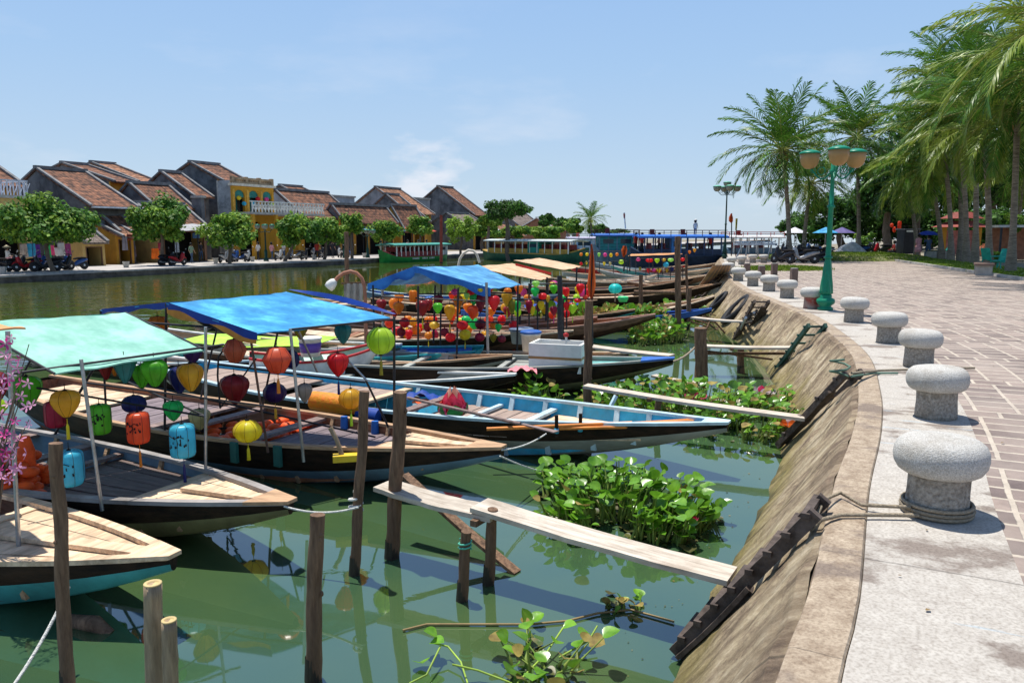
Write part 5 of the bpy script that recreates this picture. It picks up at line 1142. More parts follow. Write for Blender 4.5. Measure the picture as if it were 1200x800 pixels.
def lantern(label, p, rx, rz, shape, colour, tassel=None, seg=16, motif=None, detail=True, group=None):
    t = thing('lantern', label, 'lantern', p, random.uniform(0, 6), group)
    if motif: t.rotation_euler[2] = 0
    prof = [(r*rx, z*rz) for r, z in PROF[shape]]
    ns = 8 if detail else 6
    b = MB(); b.lathe(list(reversed(prof)), seg=ns*4, tint=1, twist=lambda a, z: 1-.07*abs(math.sin(a*ns/2))**.6*1.0+.02)
    sh = b.build('shade', lmat(colour, LC[colour]), t)
    if detail:
        b = MB(); wd = max(.0018, rx*.016)
        for k in range(ns):
            a = 2*PI*k/ns
            b.tube([Vector((math.cos(a)*r*1.025, math.sin(a)*r*1.025, z)) for r, z in prof], wd, 4, cap=False)
        b.build('wire_ribs', M('rib_dark', (.06, .03, .02), .6, bump=0) if motif else M('silk_'+colour+'_rib', tuple(v*.45 for v in LC[colour]), .5, bump=0), sh)
    b = MB(); b.lathe([(rx*.14, rz*.93), (rx*.17, rz*1.02), (rx*.05, rz*1.1)], seg=8); b.build('cap', BLK, t); b = MB(); b.lathe([(rx*.05, -rz*1.09), (rx*.15, -rz*1.02), (rx*.14, -rz*.95)], seg=8); b.build('cap', BLK, t)
    b = MB(); b.tube([(0, 0, rz*1.05), (0, 0, rz*1.05+.04+rz*.15)], .0035 if detail else .006, 4); b.build('hanger', BLK, t)
    if tassel:
        b = MB(); l = rz*1.1+.06; b.tube([(0, 0, -rz*1.05), (0, 0, -rz*1.05-l*.3)], rx*.03, 5); b.tube([(0, 0, -rz*1.05-l*.28), (0, 0, -rz*1.05-l*.4), (0, 0, -rz*1.05-l)], [rx*.05, rx*.10, rx*.13], 8); b.build('tassel', lmat(tassel, LC[tassel]), t)
    if motif:   # brush drawn branch with leaves and a bird, on the side that faces the quay
        b = MB(); rr = rng.random; 
        def pt(a, z, e=1.035): 
            q = np.interp(z, [v[1] for v in reversed(prof)], [v[0] for v in reversed(prof)]); return Vector((math.sin(a)*q*e, -math.cos(a)*q*e, z))
        pth = [(-.75, .45), (-.45, .38), (-.15, .30), (.15, .42), (.5, .30)]; b.tube([pt(a, z*rz) for a, z in pth], rx*.035, 5)
        b.tube([pt(0, .25*rz), pt(.05, 0), pt(-.02, -.25*rz)], rx*.03, 5)
        for k in range(15):
            a = random.uniform(-.8, .8); z = rz*random.uniform(-.25, .5); d = random.uniform(.08, .2); c = pt(a, z); e1 = pt(a+d, z-rz*random.uniform(.05, .16)); m1 = pt(a+d*.2, z-rz*.13)
            b.add([c, m1, e1, pt(a+d*.8, z+rz*.04)], [(0, 1, 2, 3)], tint=1)
        b.build('painted_branch', BLK, sh)
    return t
LAN = []   # (place, px, py, w, h, shape, colour, tassel, Y, motif)
def LN(place, Y, rowsL):
    for r in rowsL:
        x, y, w_, h_, sh, c = r[:6]; ts = r[6] if len(r) > 6 else None; mo = r[7] if len(r) > 7 else None; yy = r[8] if len(r) > 8 else Y
        LAN.append((place, x, y, w_, h_, sh, c, ts, yy, mo))
LN('on the mint awning boat', 7.0, [
 (32, 459, 33, 38, 'heart', 'green', None, None, 7.4), (-2, 452, 22, 34, 'heart', 'darkred', None, None, 6.6), (65, 485, 24, 32, 'barrel', 'crimson', None, None, 7.1), (77, 473, 34, 33, 'heart', 'amber', 'yellow', None, 6.7),
 (117, 491, 26, 36, 'barrel', 'green', None, 1, 7.1), (124, 434, 20, 22, 'cone', 'darkred', None, None, 7.3), (134, 432, 12, 18, 'cone', 'orange', None, None, 7.8), (146, 434, 29, 30, 'cone', 'teal', None, None, 7.2),
 (166, 441, 22, 28, 'heart', 'green', None, None, 7.6), (181, 437, 31, 33, 'heart', 'green', None, None, 7.25), (157, 473, 29, 21, 'round', 'navy', None, None, 7.8), (162, 501, 27, 38, 'barrel', 'vermilion', 'orange', 1, 6.95),
 (203, 481, 24, 24, 'heart', 'jade', None, None, 7.6), (214, 516, 31, 41, 'barrel', 'blue', 'navy', 1, 7.15), (82, 548, 32, 44, 'barrel', 'blue', None, 1, 6.5), (223, 442, 30, 34, 'heart', 'amber', None, None, 7.5), (210, 445, 24, 32, 'heart', 'navy', None, None, 7.9),
 (226, 416, 22, 18, 'heart', 'purple', None, None, 8.0), (-8, 476, 30, 20, 'round', 'lime', None, None, 6.7)])
LN('on the blue awning boat', 8.6, [
 (185, 381, 27, 21, 'diamond', 'orange', None, None, 9.4), (275, 411, 28, 28, 'diamond', 'salmon', None, None, 8.6), (275, 456, 34, 35, 'heart', 'darkred', None, None, 8.5), (325, 422, 36, 31, 'diamond', 'coral', 'orange', None, 8.1),
 (234, 491, 25, 26, 'heart', 'cream', None, None, 9.0), (290, 505, 34, 27, 'round', 'yellow', 'yellow', None, 7.9), (322, 460, 27, 24, 'round', 'purple', 'amber', None, 8.8), (357, 460, 18, 23, 'heart', 'grey', None, None, 8.6), (396, 427, 26, 28, 'heart', 'red', 'navy', None, 8.5),
 (411, 467, 28, 25, 'round', 'amber', 'lime', None, 8.3), (402, 391, 21, 23, 'heart', 'teal', None, None, 9.1), (446, 399, 33, 33, 'round', 'lime', 'olive', None, 8.9), (352, 391, 17, 13, 'cone', 'olive', None, None, 8.9), (342, 421, 18, 22, 'round', 'navy', None, None, 9.0)])
LN('under the small blue canopy', 15.4, [
 (447, 357, 13, 13, 'heart', 'darkred'), (467, 361, 13, 15, 'heart', 'orange'), (484, 347, 10, 14, 'barrel', 'orange'), (495, 361, 16, 19, 'heart', 'darkred', 'yellow'), (514, 352, 12, 13, 'heart', 'maroon'), (513, 361, 12, 13, 'heart', 'green'),
 (527, 366, 14, 19, 'heart', 'amber', 'yellow'), (537, 354, 12, 16, 'heart', 'orange'), (554, 366, 14, 17, 'heart', 'vermilion'), (555, 351, 10, 14, 'heart', 'jade'), (563, 355, 13, 22, 'heart', 'maroon'), (579, 355, 14, 18, 'heart', 'red'),
 (474, 378, 13, 12, 'round', 'red'), (470, 389, 11, 11, 'round', 'darkred'), (502, 393, 10, 9, 'round', 'orange', 'yellow'), (501, 383, 10, 11, 'round', 'darkred'), (509, 381, 12, 9, 'round', 'mustard'), (521, 389, 11, 10, 'round', 'maroon'), (528, 395, 13, 11, 'round', 'red'),
 (545, 392, 15, 13, 'round', 'yellow', 'yellow'), (542, 381, 14, 11, 'round', 'red'), (563, 380, 13, 12, 'round', 'maroon'), (584, 384, 8, 10, 'heart', 'jade'), (578, 381, 8, 9, 'round', 'orange'), (562, 395, 12, 11, 'round', 'crimson'), (578, 396, 9, 10, 'heart', 'olive'), (588, 397, 10, 9, 'round', 'maroon'),
 (533, 342, 9, 8, 'round', 'pink'), (547, 347, 7, 8, 'heart', 'lightgreen'), (552, 342, 10, 8, 'round', 'red'), (565, 341, 12, 9, 'heart', 'yellow'), (574, 339, 9, 9, 'heart', 'vermilion')])
LN('right of the small blue canopy', 17.2, [
 (594, 350, 13, 19, 'heart', 'mustard', 'yellow'), (600, 359, 11, 18, 'heart', 'olive'), (595, 341, 10, 8, 'round', 'orange'), (606, 359, 10, 14, 'heart', 'jade'), (608, 339, 10, 11, 'heart', 'orange'), (602, 381, 12, 11, 'round', 'red'), (620, 359, 9, 16, 'heart', 'crimson'), (624, 364, 6, 12, 'heart', 'yellow'),
 (628, 333, 9, 8, 'heart', 'lightgreen'), (627, 342, 10, 11, 'heart', 'jade'), (636, 347, 11, 8, 'round', 'red'), (634, 358, 9, 11, 'heart', 'yellow', 'yellow'), (649, 339, 10, 11, 'heart', 'green'), (649, 364, 10, 11, 'heart', 'crimson', 'pink'), (663, 342, 9, 11, 'heart', 'red'), (664, 359, 8, 11, 'heart', 'red'),
 (671, 362, 10, 12, 'heart', 'lime', 'lime'), (680, 338, 10, 12, 'heart', 'red'), (686, 357, 6, 9, 'heart', 'lime'), (686, 348, 6, 5, 'round', 'coral'), (677, 352, 9, 5, 'round', 'red'), (653, 351, 8, 5, 'round', 'orange'), (642, 350, 6, 9, 'heart', 'mustard')])
LN('on the far lantern strings', 44, [
 (681, 298, 4, 4, 'round', 'orange'), (688, 298, 4, 4, 'round', 'yellow'), (702, 298.5, 4, 5, 'heart', 'lightgreen'), (709, 298.5, 4.5, 5, 'round', 'pink'), (716, 299, 4, 5, 'round', 'yellow'), (723, 298, 4, 4, 'round', 'orange'), (687, 308, 3.5, 4, 'round', 'yellow'), (681, 309, 4, 4, 'round', 'red'), (708, 309, 3.5, 4.5, 'heart', 'yellow'), (715, 309, 3.5, 4.5, 'heart', 'cream'), (728, 307, 6.5, 5.5, 'round', 'lime'),
 (748, 304, 5, 4.5, 'round', 'pink'), (761, 305, 9, 5, 'round', 'red'), (770, 305.5, 6, 6, 'heart', 'lime'), (778, 304.5, 5, 4, 'round', 'mustard'), (786, 304.5, 7, 4.5, 'round', 'lightgreen'), (800, 304, 5, 4.5, 'round', 'red'), (780.5, 310, 7, 6, 'round', 'blue'),
 (760, 317, 5, 6, 'heart', 'red'), (766, 316.5, 4.5, 4, 'round', 'pink'), (772, 317, 5.5, 6, 'heart', 'yellow'), (777.5, 316.5, 4, 4, 'round', 'grey'), (781.5, 317, 3.5, 5, 'heart', 'mustard'), (787, 315.5, 5.5, 6, 'round', 'navy'), (750, 315, 3.5, 4.5, 'heart', 'olive'), (808, 295.5, 3.5, 4, 'heart', 'orange'), (814, 293.5, 3.5, 4.5, 'heart', 'amber')])
_r = random.Random(21); ex = []
for k in range(40):
    ex.append((_r.uniform(455, 600), _r.choice([350, 358, 366, 376, 388, 393])+_r.uniform(-3, 3), _r.uniform(9, 13), _r.uniform(10, 14), _r.choice(['heart', 'heart', 'round']), _r.choice(['red', 'darkred', 'orange', 'vermilion', 'amber', 'yellow', 'crimson', 'jade', 'red', 'orange']), None, None, _r.uniform(17.5, 20)))
for k in range(26):
    ex.append((_r.uniform(605, 690), _r.choice([336, 343, 352, 361, 368])+_r.uniform(-3, 3), _r.uniform(8, 10), _r.uniform(9, 12), _r.choice(['heart', 'heart', 'round']), _r.choice(['red', 'orange', 'yellow', 'lime', 'jade', 'vermilion', 'crimson', 'pink']), None, None, _r.uniform(19, 23)))
LN('behind the small blue canopy', 18, ex)
ORD = ['leftmost', 'second from the left', 'third from the left', 'fourth from the left', 'fifth from the left', 'sixth from the left']
ORDP = ['first', 'second', 'third', 'fourth', 'fifth', 'sixth', 'seventh', 'eighth', 'ninth', 'tenth', 'eleventh', 'twelfth', 'thirteenth', 'fourteenth', 'fifteenth', 'sixteenth']
cnt = {}
for q in LAN: cnt.setdefault((q[0], q[5], q[6]), []).append(q)
for (place, sh, c), lst in cnt.items():
    lst.sort(key=lambda q: q[1])
    for k, q in enumerate(lst):
        _, x, y, w_, h_, _, _, ts, Y, mo = q
        cc = CN.get(c, c)
        if len(lst) > 1: nm = '%s %s %s lantern %s, %s' % (ORDP[k] if k < len(lst)-1 or k == 0 else 'last', cc, SHN[sh], 'from the left', place)
        else: nm = 'only %s %s lantern %s' % (cc, SHN[sh], place)
        if place.startswith('under'): Y = 15.4+.5*math.sin(x*1.7)
        rx = w_/2*Y/900; rz = h_/2*Y/900
        lantern(nm, Q(x, y, Y), rx, rz, sh, c, ts, detail=Y < 12, motif=mo, seg=16, group='silk lanterns '+place)
# the big round two-coloured one floating on its stick
p = Q(721, 338, 21); t = lantern('big round turquoise and green lantern on a stick left of the tall mooring pole', p, .18, .14, 'round', 'turquoise', None)
b = MB(); b.tube([(0, 0, -.14), (0, 0, -.36)], .02, 6); b.build('stick', BAMB, t)
bucket('bright green upturned basin beside the round turquoise lantern', Q(730, 353.5, 20), .13, .09, M('basin_green', (.05, .6, .2), .4, bump=0), M('basin_green', (0, 0, 0)), 'basin', 'basin')

# lotus lantern on a peg in the sky blue boat
p = Q(531, 472, 10.1); t = thing('lotus_lantern', 'red and pink lotus lantern with green sepals on the sky blue boat', 'lantern', p)
RED2 = M('petal_red', (.75, .02, .04), .5, col2=(.85, .05, .12), scale=9, transl=.3, bump=.05); PCH = M('petal_peach', (.85, .30, .18), .5, col2=(.9, .5, .4), scale=6, transl=.3, bump=.05); SEP = M('sepal_green', (.02, .20, .04), .5, transl=.2, bump=.05); PKP = M('petal_pink', (.8, .1, .25), .5, transl=.3, bump=.05)
def petal(b, a, h, w, r0, r1, z0, m=0, closed=.35):
    def fn(u, v):
        wv = w*min(1, .45+u*1.2)*max(0, 1-u**3.2)**.6; s = (v-.5)*2
        r = r0+(r1-r0)*math.sin(min(1, u*1.7)*PI*.5)-closed*r1*max(0, u-.25)**1.6*1.5; an = a+s*wv/max(r1, .01)
        rr = r*(1-.08*(1-abs(s)))+.004
        return Vector((math.cos(an)*rr, math.sin(an)*rr, z0+h*u))
    b.grid(fn, 6, 4, m)
for (n, h, w_, r0, r1, z0, mat, ph, cl) in ((5, .40, .12, .04, .15, -.17, PCH, .3, .80), (6, .34, .13, .05, .185, -.18, RED2, 0, .62), (6, .27, .13, .06, .205, -.19, RED2, .5, .42), (7, .19, .10, .06, .215, -.19, PKP, .1, .2), (5, .22, .13, .04, .222, -.21, SEP, PI/2-.1, .15)):
    for k in range(n):
        b = MB(); petal(b, ph-PI/2+k*2*PI/n, h, w_, r0, r1, z0, 0, cl); b.build('sepal' if mat is SEP else 'petal', mat, t)
b = MB(); b.tube([(0, 0, -.19), (0, 0, -.40)], .035, 10); b.build('peg', BLK, t)

def small_lotus(label, p, r, c1, c2, name='floating_flower'):
    t = thing(name, label, 'flower', p); b = MB()
    for n, h, rr, ph, m, cl in ((7, r*.5, r, 0, c1, -.1), (6, r*.8, r*.75, .4, c1, .15), (5, r*.9, r*.45, .2, c2, .5)):
        for k in range(n): 
            b = MB(); petal(b, ph+k*2*PI/n, h, r*.38, r*.1, rr, 0, 0, cl); b.build('petal', m, t)
    return t
WPK = M('petal_white', (.8, .68, .7), .5, transl=.3, bump=.05)
small_lotus('pink lotus flower floating in the hyacinth beside the long gangplank', P(815, 468, .12), .17, PKP, M('petal_rose', (.7, .05, .15), .5, transl=.3, bump=0))
small_lotus('white and pink lotus flower in the hyacinth near the slope', P(893, 464, .15), .20, WPK, M('petal_rose', (.7, .05, .15), .5))
small_lotus('orange and white flower offering by the foot of the second ladder', P(926, 500, .1), .17, M('petal_orange', (.85, .2, .04), .5, transl=.3, bump=0), WPK)
small_lotus('tiny pink flower at the right tip of the nearest hyacinth clump', P(812, 609, .18), .045, PKP, RED2)

# blossom branch at the left edge
p = Q(4, 640, 5.35); t = thing('blossom_branch', 'artificial pink peach blossom branch on the bow of the turquoise bellied boat', 'flowers', p)
b = MB(); brs = []
base = Q(-6, 640, 5.4)
for k in range(9):
    e = Q(random.choice([8, 20, 34, 44, 12, 26]), random.uniform(395, 560), 5.4+random.uniform(-.15, .15)); m = base.lerp(e, .55)+Vector((-.06, 0, .05)); br = [base-p, m-p, e-p]; brs.append(br); b.tube(br, [.007, .005, .003], 5)
b.build('branch', BARK, t)
n = 0; BLO_ = M('blossom_pink', (.80, .22, .48), .6, col2=(.88, .55, .72), scale=12, transl=.35, bump=0); BLD = M('blossom_deep', (.72, .06, .32), .6, transl=.35, bump=0)
seeds = [(x+random.gauss(0, 3), y+random.gauss(0, 4)) for x, y in ((5, 398), (12, 395), (8, 412), (14, 430), (18, 420), (3, 440), (10, 447), (26, 448), (33, 455), (36, 468), (24, 462), (8, 470), (29, 478), (4, 484), (2, 458), (14, 490), (30, 500), (12, 503), (8, 512), (18, 520), (6, 528), (13, 536), (20, 545), (4, 548), (12, 556), (10, 565), (27, 532), (2, 520), (15, 440), (7, 425), (20, 498), (5, 505), (16, 512), (10, 520), (1, 535), (18, 530), (24, 515), (3, 560), (13, 548), (7, 540))]
for x, y in seeds:
    c = Q(x, y, 5.35+random.uniform(-.12, .12))-p; b = MB(); up = Vector((random.uniform(-1, 1), random.uniform(-1.6, -.2), random.uniform(-.3, 1))).normalized(); mt = up.to_track_quat('Z', 'Y').to_matrix(); rr = random.uniform(.032, .046)
    for k in range(5):
        a = k*2*PI/5; vs = []
        for (u, v) in ((0, 0), (.55, -.36), (1, -.2), (1.05, .1), (.6, .38)):
            an = a+v*.9; vs.append(c+mt @ Vector((math.cos(an)*rr*u, math.sin(an)*rr*u, rr*.35*u)))
        b.add(vs, [(0, 1, 2, 3, 4)], 0, 1)
    b.build('blossom', BLO_ if random.random() < .7 else BLD, t)

# arched pipe lamp and rag on the teal trimmed boat
Yp = 14.5; t = thing('arched_pipe_lamp', 'arched rusty pipe with a wrapped white bulb bending over the boats left of the canopy', 'lamp', Q(429, 400, Yp)); o = t.location
b = MB(); b.tube([Q(x, y, Yp)-o for x, y in ((429, 402), (428, 350), (427, 335), (424, 326), (418, 320), (411, 318), (403, 320), (396, 325), (392, 330))], .035, 8); b.build('pipe', M('pipe_rust', (.35, .15, .09), .6, bump=.1), t)
b = MB(); ax = (Q(385, 337, Yp)-Q(393, 328, Yp)).to_track_quat('Z', 'Y').to_matrix(); b.lathe([(.04, 0), (.08, .05), (.10, .14), (.09, .2), (.001, .22)], Q(393, 328, Yp)-o, 12, 0, 1, axis=ax); b.build('wrapped_bulb', WHTP, t)
t = thing('hanging_rag', 'grey creased rag draped over a stick beside the arched pipe lamp', 'cloth', Q(415, 345, 14.7)); o = t.location
b = MB(); b.grid(lambda u, v: Q(403+22*u, 332+(26-8*abs(u-.5))*v, 14.7+.05*math.sin(u*19))-o, 18, 8); b.build('cloth', M('rag_grey', (.45, .43, .38), .9, dirt=.6, scale=5), t)
b = MB(); b.bar(Q(400, 332, 14.72)-o, Q(431, 331, 14.72)-o, .03, .03); b.build('stick', POST, t)
t = thing('bent_pipe_hoop', 'pale bent pipe hoop rising from a boat far beyond the small canopy', 'hoop', Q(538, 312, 30)); o = t.location
b = MB(); b.tube([Q(x, y, 30)-o for x, y in ((537, 312), (539, 303), (543, 297), (549, 293), (555, 294), (559, 299), (562, 308))], .05, 8); b.build('hoop', M('hoop_cream', (.6, .55, .45), .6), t)

# flags
def flag(label, pole, base, top, cloth, mat, Y, r=.02, pm=DSTL):
    t = thing('flag', label, 'flag', Q(base[0], base[1], Y)); o = t.location
    b = MB(); b.tube([Vector((0, 0, 0)), Q(top[0], top[1], Y)-o], r, 8); b.build('pole', pm, t)
    b = MB(); k = len(cloth)-1
    def fn(u, v):
        i = min(int(u*k), k-1); f = u*k-i; l = (cloth[i][0]*(1-f)+cloth[i+1][0]*f, cloth[i][1]*(1-f)+cloth[i+1][1]*f, cloth[i][2]*(1-f)+cloth[i+1][2]*f)
        return Q(l[0]+(l[1]-l[0])*v, l[2], Y-.02+Y*.003*math.sin(v*12+u*4))-o
    b.grid(fn, k*4, 8); b.build('cloth', mat, t); return t
FL = M('flag_orange_red', (.80, .09, .015), .6, col2=(.85, .18, .03), scale=3, transl=.25, bump=.1)
flag('long furled orange red flag on a black pole above the lantern frames', 0, (694, 405), (693, 287), [(692.5, 694, 286), (691, 696, 300), (690, 697, 315), (689, 698, 326), (688, 698, 335), (690, 696, 345), (692, 695, 350)], FL, 13.2)
flag('small red orange flag flying above the far lantern string', 0, (731, 318), (733, 288), [(730, 734, 288), (728, 735, 293), (729, 734, 298), (730, 732, 301)], FL, 40, .04)
flag('tiny orange flag beside the dark four bowl lamp', 0, (857, 300), (857.5, 250), [(856.5, 857.6, 250), (854, 859, 255), (854, 859, 259), (856, 858, 261)], FL, 56, .04)
flag('tiny red flag on a white mast over the tour boats', 0, (733, 268), (731.5, 249), [(730.5, 732.5, 250), (730.5, 732.8, 253), (731, 732.5, 256)], REDP, 62, .05, WHTP)
flag('yellow pennant leaning beside the tiny orange flag', 0, (862, 300), (863, 256), [(862, 864.5, 256), (861.7, 864, 264), (861.6, 863.4, 270)], M('pennant_yellow', (.7, .6, .08), .6), 57, .03)
# pile of yellow-green leaves in the blue rimmed boat
# ------------------------------------------------------------------ water hyacinth
def xform(tpl, pos, fx, fy, fz, sc):      # template (k,3) placed n times with axes fx,fy,fz (n,3)
    return pos[:, None, :] + sc[:, None, None]*(tpl[None, :, 0:1]*fx[:, None, :]+tpl[None, :, 1:2]*fy[:, None, :]+tpl[None, :, 2:3]*fz[:, None, :])
def unit(a): return a/np.maximum(1e-9, np.linalg.norm(a, axis=1, keepdims=True))
def blade_tpl(nu=6, nv=4, wd=.62, cup=.22, curl=.25):
    v = []; 
    for i in range(nu+1):
        u = i/nu; w_ = wd*math.sin(PI*min(1, (.06+.94*u))**.85)**.62 if u < 1 else .0
        if i == 0: w_ = .10
        for j in range(nv+1):
            s = 2*j/nv-1; v.append((w_*s, u, cup*s*s*w_*1.4 - curl*u*u*.5))
    f = [(i*(nv+1)+j, (i+1)*(nv+1)+j, (i+1)*(nv+1)+j+1, i*(nv+1)+j+1) for i in range(nu) for j in range(nv)]
    return np.array(v), f
def hyacinth(label, poly, n, hh, leaf, name='water_hyacinth', seed=1, mats=None, lean=.5):
    r = np.random.default_rng(seed); P0 = np.array([[p.x, p.y] for p in poly]); c = P0.mean(0)
    pts = []
    while len(pts) < n:
        q = P0.min(0)+(P0.max(0)-P0.min(0))*r.random(2); ins = False; k = len(P0)
        for a in range(k):
            b_ = (a+1) % k
            if (P0[a, 1] > q[1]) != (P0[b_, 1] > q[1]) and q[0] < (P0[b_, 0]-P0[a, 0])*(q[1]-P0[a, 1])/(P0[b_, 1]-P0[a, 1])+P0[a, 0]: ins = not ins
        if ins and math.sin(q[0]*5.1+seed)*math.sin(q[1]*4.3+seed*2) > -.55: pts.append(q)
    pts = np.array(pts); t = thing(name, label, 'plant', (c[0], c[1], 0))
    edge = np.linalg.norm((pts-c)/(P0.max(0)-P0.min(0))*2, axis=1)
    az = r.uniform(0, 2*PI, n); out = unit(pts-c+r.normal(0, .4, (n, 2))*.6)
    h = hh*np.clip(r.normal(.75, .25, n), .15, 1.25)*np.clip(1.25-.6*edge, .35, 1.2)
    base = np.c_[pts-c, np.zeros(n)]; ln = r.uniform(.1, lean, n)[:, None]*h[:, None]
    top = base+np.c_[out*ln+r.normal(0, .1, (n, 2))*hh, h]
    # stalks: swollen three sided
    V = []; rad = leaf*.085
    mid = base*.55+top*.45+np.c_[np.zeros((n, 2)), np.zeros(n)]
    prof = ((base-np.array([0, 0, .03]), .9), (base*.75+top*.25, 1.7), (mid, 1.0), (top, .5))
    K = 5; S = np.zeros((n, 4*K, 3))
    for i, (p_, f_) in enumerate(prof):
        for k in range(K):
            a = 2*PI*k/K; S[:, i*K+k, :] = p_+np.array([math.cos(a), math.sin(a), 0])*rad*f_
    fs = [(i*K+k, i*K+(k+1) % K, (i+1)*K+(k+1) % K, (i+1)*K+k) for i in range(3) for k in range(K)]
    np_mesh('stems', S.reshape(-1, 3), fs, 4*K, [M('hyacinth_stem', (.16, .30, .05), .5, col2=(.30, .36, .08), scale=9, transl=.15, bump=0)], r.uniform(.7, 1.2, n), parent=t, smooth=True)
    tpl, tf = blade_tpl()
    # blades face the sky, turned every way
    fy = unit(np.c_[out*r.uniform(.3, 1, (n, 1))+r.normal(0, .45, (n, 2)), r.uniform(.1, .95, n)]); rr = unit(np.c_[r.normal(0, 1, (n, 2)), r.uniform(0, .3, n)])
    fx = unit(np.cross(fy, np.array([0, 0, 1.])+r.normal(0, .25, (n, 3)))); fz = np.cross(fx, fy)
    sc = leaf*r.uniform(.55, 1.15, n)
    V = xform(tpl, top, fx, fy, fz, sc)
    dead = (r.random(n) < (.06 if seed == 3 else .2)).astype(int)
    np_mesh('leaves', V.reshape(-1, 3), tf, len(tpl), mats or [HYL, HYD], r.uniform(.75, 1.2, n), midx=dead, parent=t, smooth=True)
    # roots and rotting leaves at the waterline
    m = n//2; q = r.integers(0, n, m); fl = base[q]+np.c_[r.normal(0, .06, (m, 2)), r.uniform(.005, .03, m)]
    a = r.uniform(0, 2*PI, m); fy = np.c_[np.cos(a), np.sin(a), r.uniform(-.1, .25, m)]; fx = unit(np.cross(unit(fy), np.array([0, 0, 1.]))); fz = np.cross(fx, unit(fy))
    np_mesh('floating_leaves', xform(tpl, fl, fx, unit(fy), fz, leaf*r.uniform(.4, 1., m)).reshape(-1, 3), tf, len(tpl), [HYW], r.uniform(.5, 1.2, m), parent=t, smooth=True)
    return t
HYL = M('hyacinth_leaf', (.09, .26, .015), .28, col2=(.20, .42, .03), scale=7, transl=.28, bump=.06, spec=.6)
HYD = M('hyacinth_brown', (.22, .15, .05), .7, col2=(.4, .32, .08), scale=9, transl=.2, bump=.1)
HYW = M('hyacinth_wet', (.04, .09, .02), .4, col2=(.14, .12, .04), scale=9, bump=.1)
pl = lambda *a: [P(x, y, 0) for x, y in a]
hyacinth('large glossy water hyacinth clump between the sky blue boat and the nearest gangplank', pl((634, 600), (640, 575), (700, 567), (790, 583), (838, 612), (800, 640), (700, 637), (645, 622)), 430, .34, .125, seed=3)
hyacinth('broad bed of water hyacinth under and behind the long gangplank', pl((672, 492), (690, 470), (740, 458), (790, 456), (830, 470), (880, 464), (922, 474), (926, 500), (896, 522), (850, 518), (790, 500), (730, 498)), 760, .30, .125, seed=5)
hyacinth('narrow strip of water hyacinth against the grey foam box boat hull', pl((600, 474), (606, 464), (640, 462), (662, 474), (650, 482)), 60, .30, .14, seed=8)
hyacinth('distant water hyacinth tuft beyond the blue bow tip', pl((735, 405), (742, 385), (795, 383), (806, 398), (780, 405)), 240, .35, .17, seed=9)
hyacinth('dark hyacinth tangle by the stakes under the railing bar', pl((770, 372), (780, 364), (815, 364), (820, 372)), 90, .35, .2, seed=12)
hyacinth('sparse long stemmed water hyacinth drifting at the bottom edge of the picture', pl((596, 790), (612, 752), (660, 745), (688, 768), (676, 806), (630, 815)), 26, .20, .105, seed=15, lean=1.6)
hyacinth('small dark hyacinth knot floating off the foot of the near ladder', pl((706, 716), (716, 705), (762, 707), (776, 722), (740, 728)), 16, .06, .08, seed=18, lean=1.)
t = thing('trailing_stem', 'long brown runner stem floating across the water below the nearest gangplank', 'stem', P(478, 740, .02)); o = t.location
b = MB(); b.tube([P(x, y, .015)-o for x, y in ((472, 738), (500, 731), (560, 731), (620, 731), (665, 727), (700, 718), (740, 714), (790, 728))], .009, 5); b.build('runner', M('runner_brown', (.28, .2, .09), .7), t)
for pts in (((480, 800), (500, 790), (516, 757)), ((548, 800), (540, 775), (525, 757), (505, 752)), ((600, 800), (560, 785), (530, 778)), ((606, 800), (640, 765), (660, 735)), ((655, 770), (690, 750), (700, 733))):
    b = MB(); k = len(pts)-1; b.tube([P(x, y, .02+.10*(i/k))-o for i, (x, y) in enumerate(pts)], .007, 5); b.build('green_stem', M('stem_green', (.28, .42, .06), .5), t)
tpl, tf = blade_tpl(); lp = [P(505, 752, .12), P(512, 745, .14), P(660, 735, .12), P(625, 728, .05), P(690, 741, .1), P(640, 775, .1), P(492, 775, .03)]
n = len(lp); r = np.random.default_rng(4); a = r.uniform(0, 6.28, n); fy = unit(np.c_[np.cos(a), np.sin(a), r.uniform(.2, .7, n)]); fx = unit(np.cross(fy, np.array([0, 0, 1.]))); 
np_mesh('leaves', xform(tpl, np.array([list(p-o) for p in lp]), fx, fy, np.cross(fx, fy), np.full(n, .10)).reshape(-1, 3), tf, len(tpl), [HYL], r.uniform(.8, 1.3, n), parent=t, smooth=True)
for (x, y, lab) in ((305, 772, 'small yellow leaf floating near the bottom left'), (322, 752, 'pale dead leaf floating near the bottom left'), (215, 748, 'white scrap floating near the bamboo stakes')):
    p = P(x, y, .006); b = MB(); b.lathe([(.035, 0), (.03, .006), (.001, .008)], (0, 0, 0), 9); b.v = [(q[0]*1.3, q[1]*.8, q[2]) for q in b.v]; o_ = b.build('floating_leaf', M('leaf_dead_%d' % x, (.5, .42, .1) if x != 215 else (.6, .6, .6), .7), origin=p); tag(o_, lab, 'leaf')
# greens heaped in the blue rimmed boat
t = thing('greens_heap', 'heap of yellow green stalks loaded in the blue rimmed boat', 'greens', C4.w(.55, 0, .3)); n = 500; r = np.random.default_rng(6)
pos = np.c_[r.uniform(-2, 2, n), r.normal(0, .3, n), r.uniform(0, .35, n)]; fy = unit(r.normal(0, 1, (n, 3))); fx = unit(np.cross(fy, r.normal(0, 1, (n, 3))))
np_mesh('stalks', xform(tpl, pos, fx, fy, np.cross(fx, fy), r.uniform(.1, .25, n)).reshape(-1, 3), tf, len(tpl), [HYL, HYD], r.uniform(.7, 1.4, n), midx=(r.random(n) < .4).astype(int), parent=t)

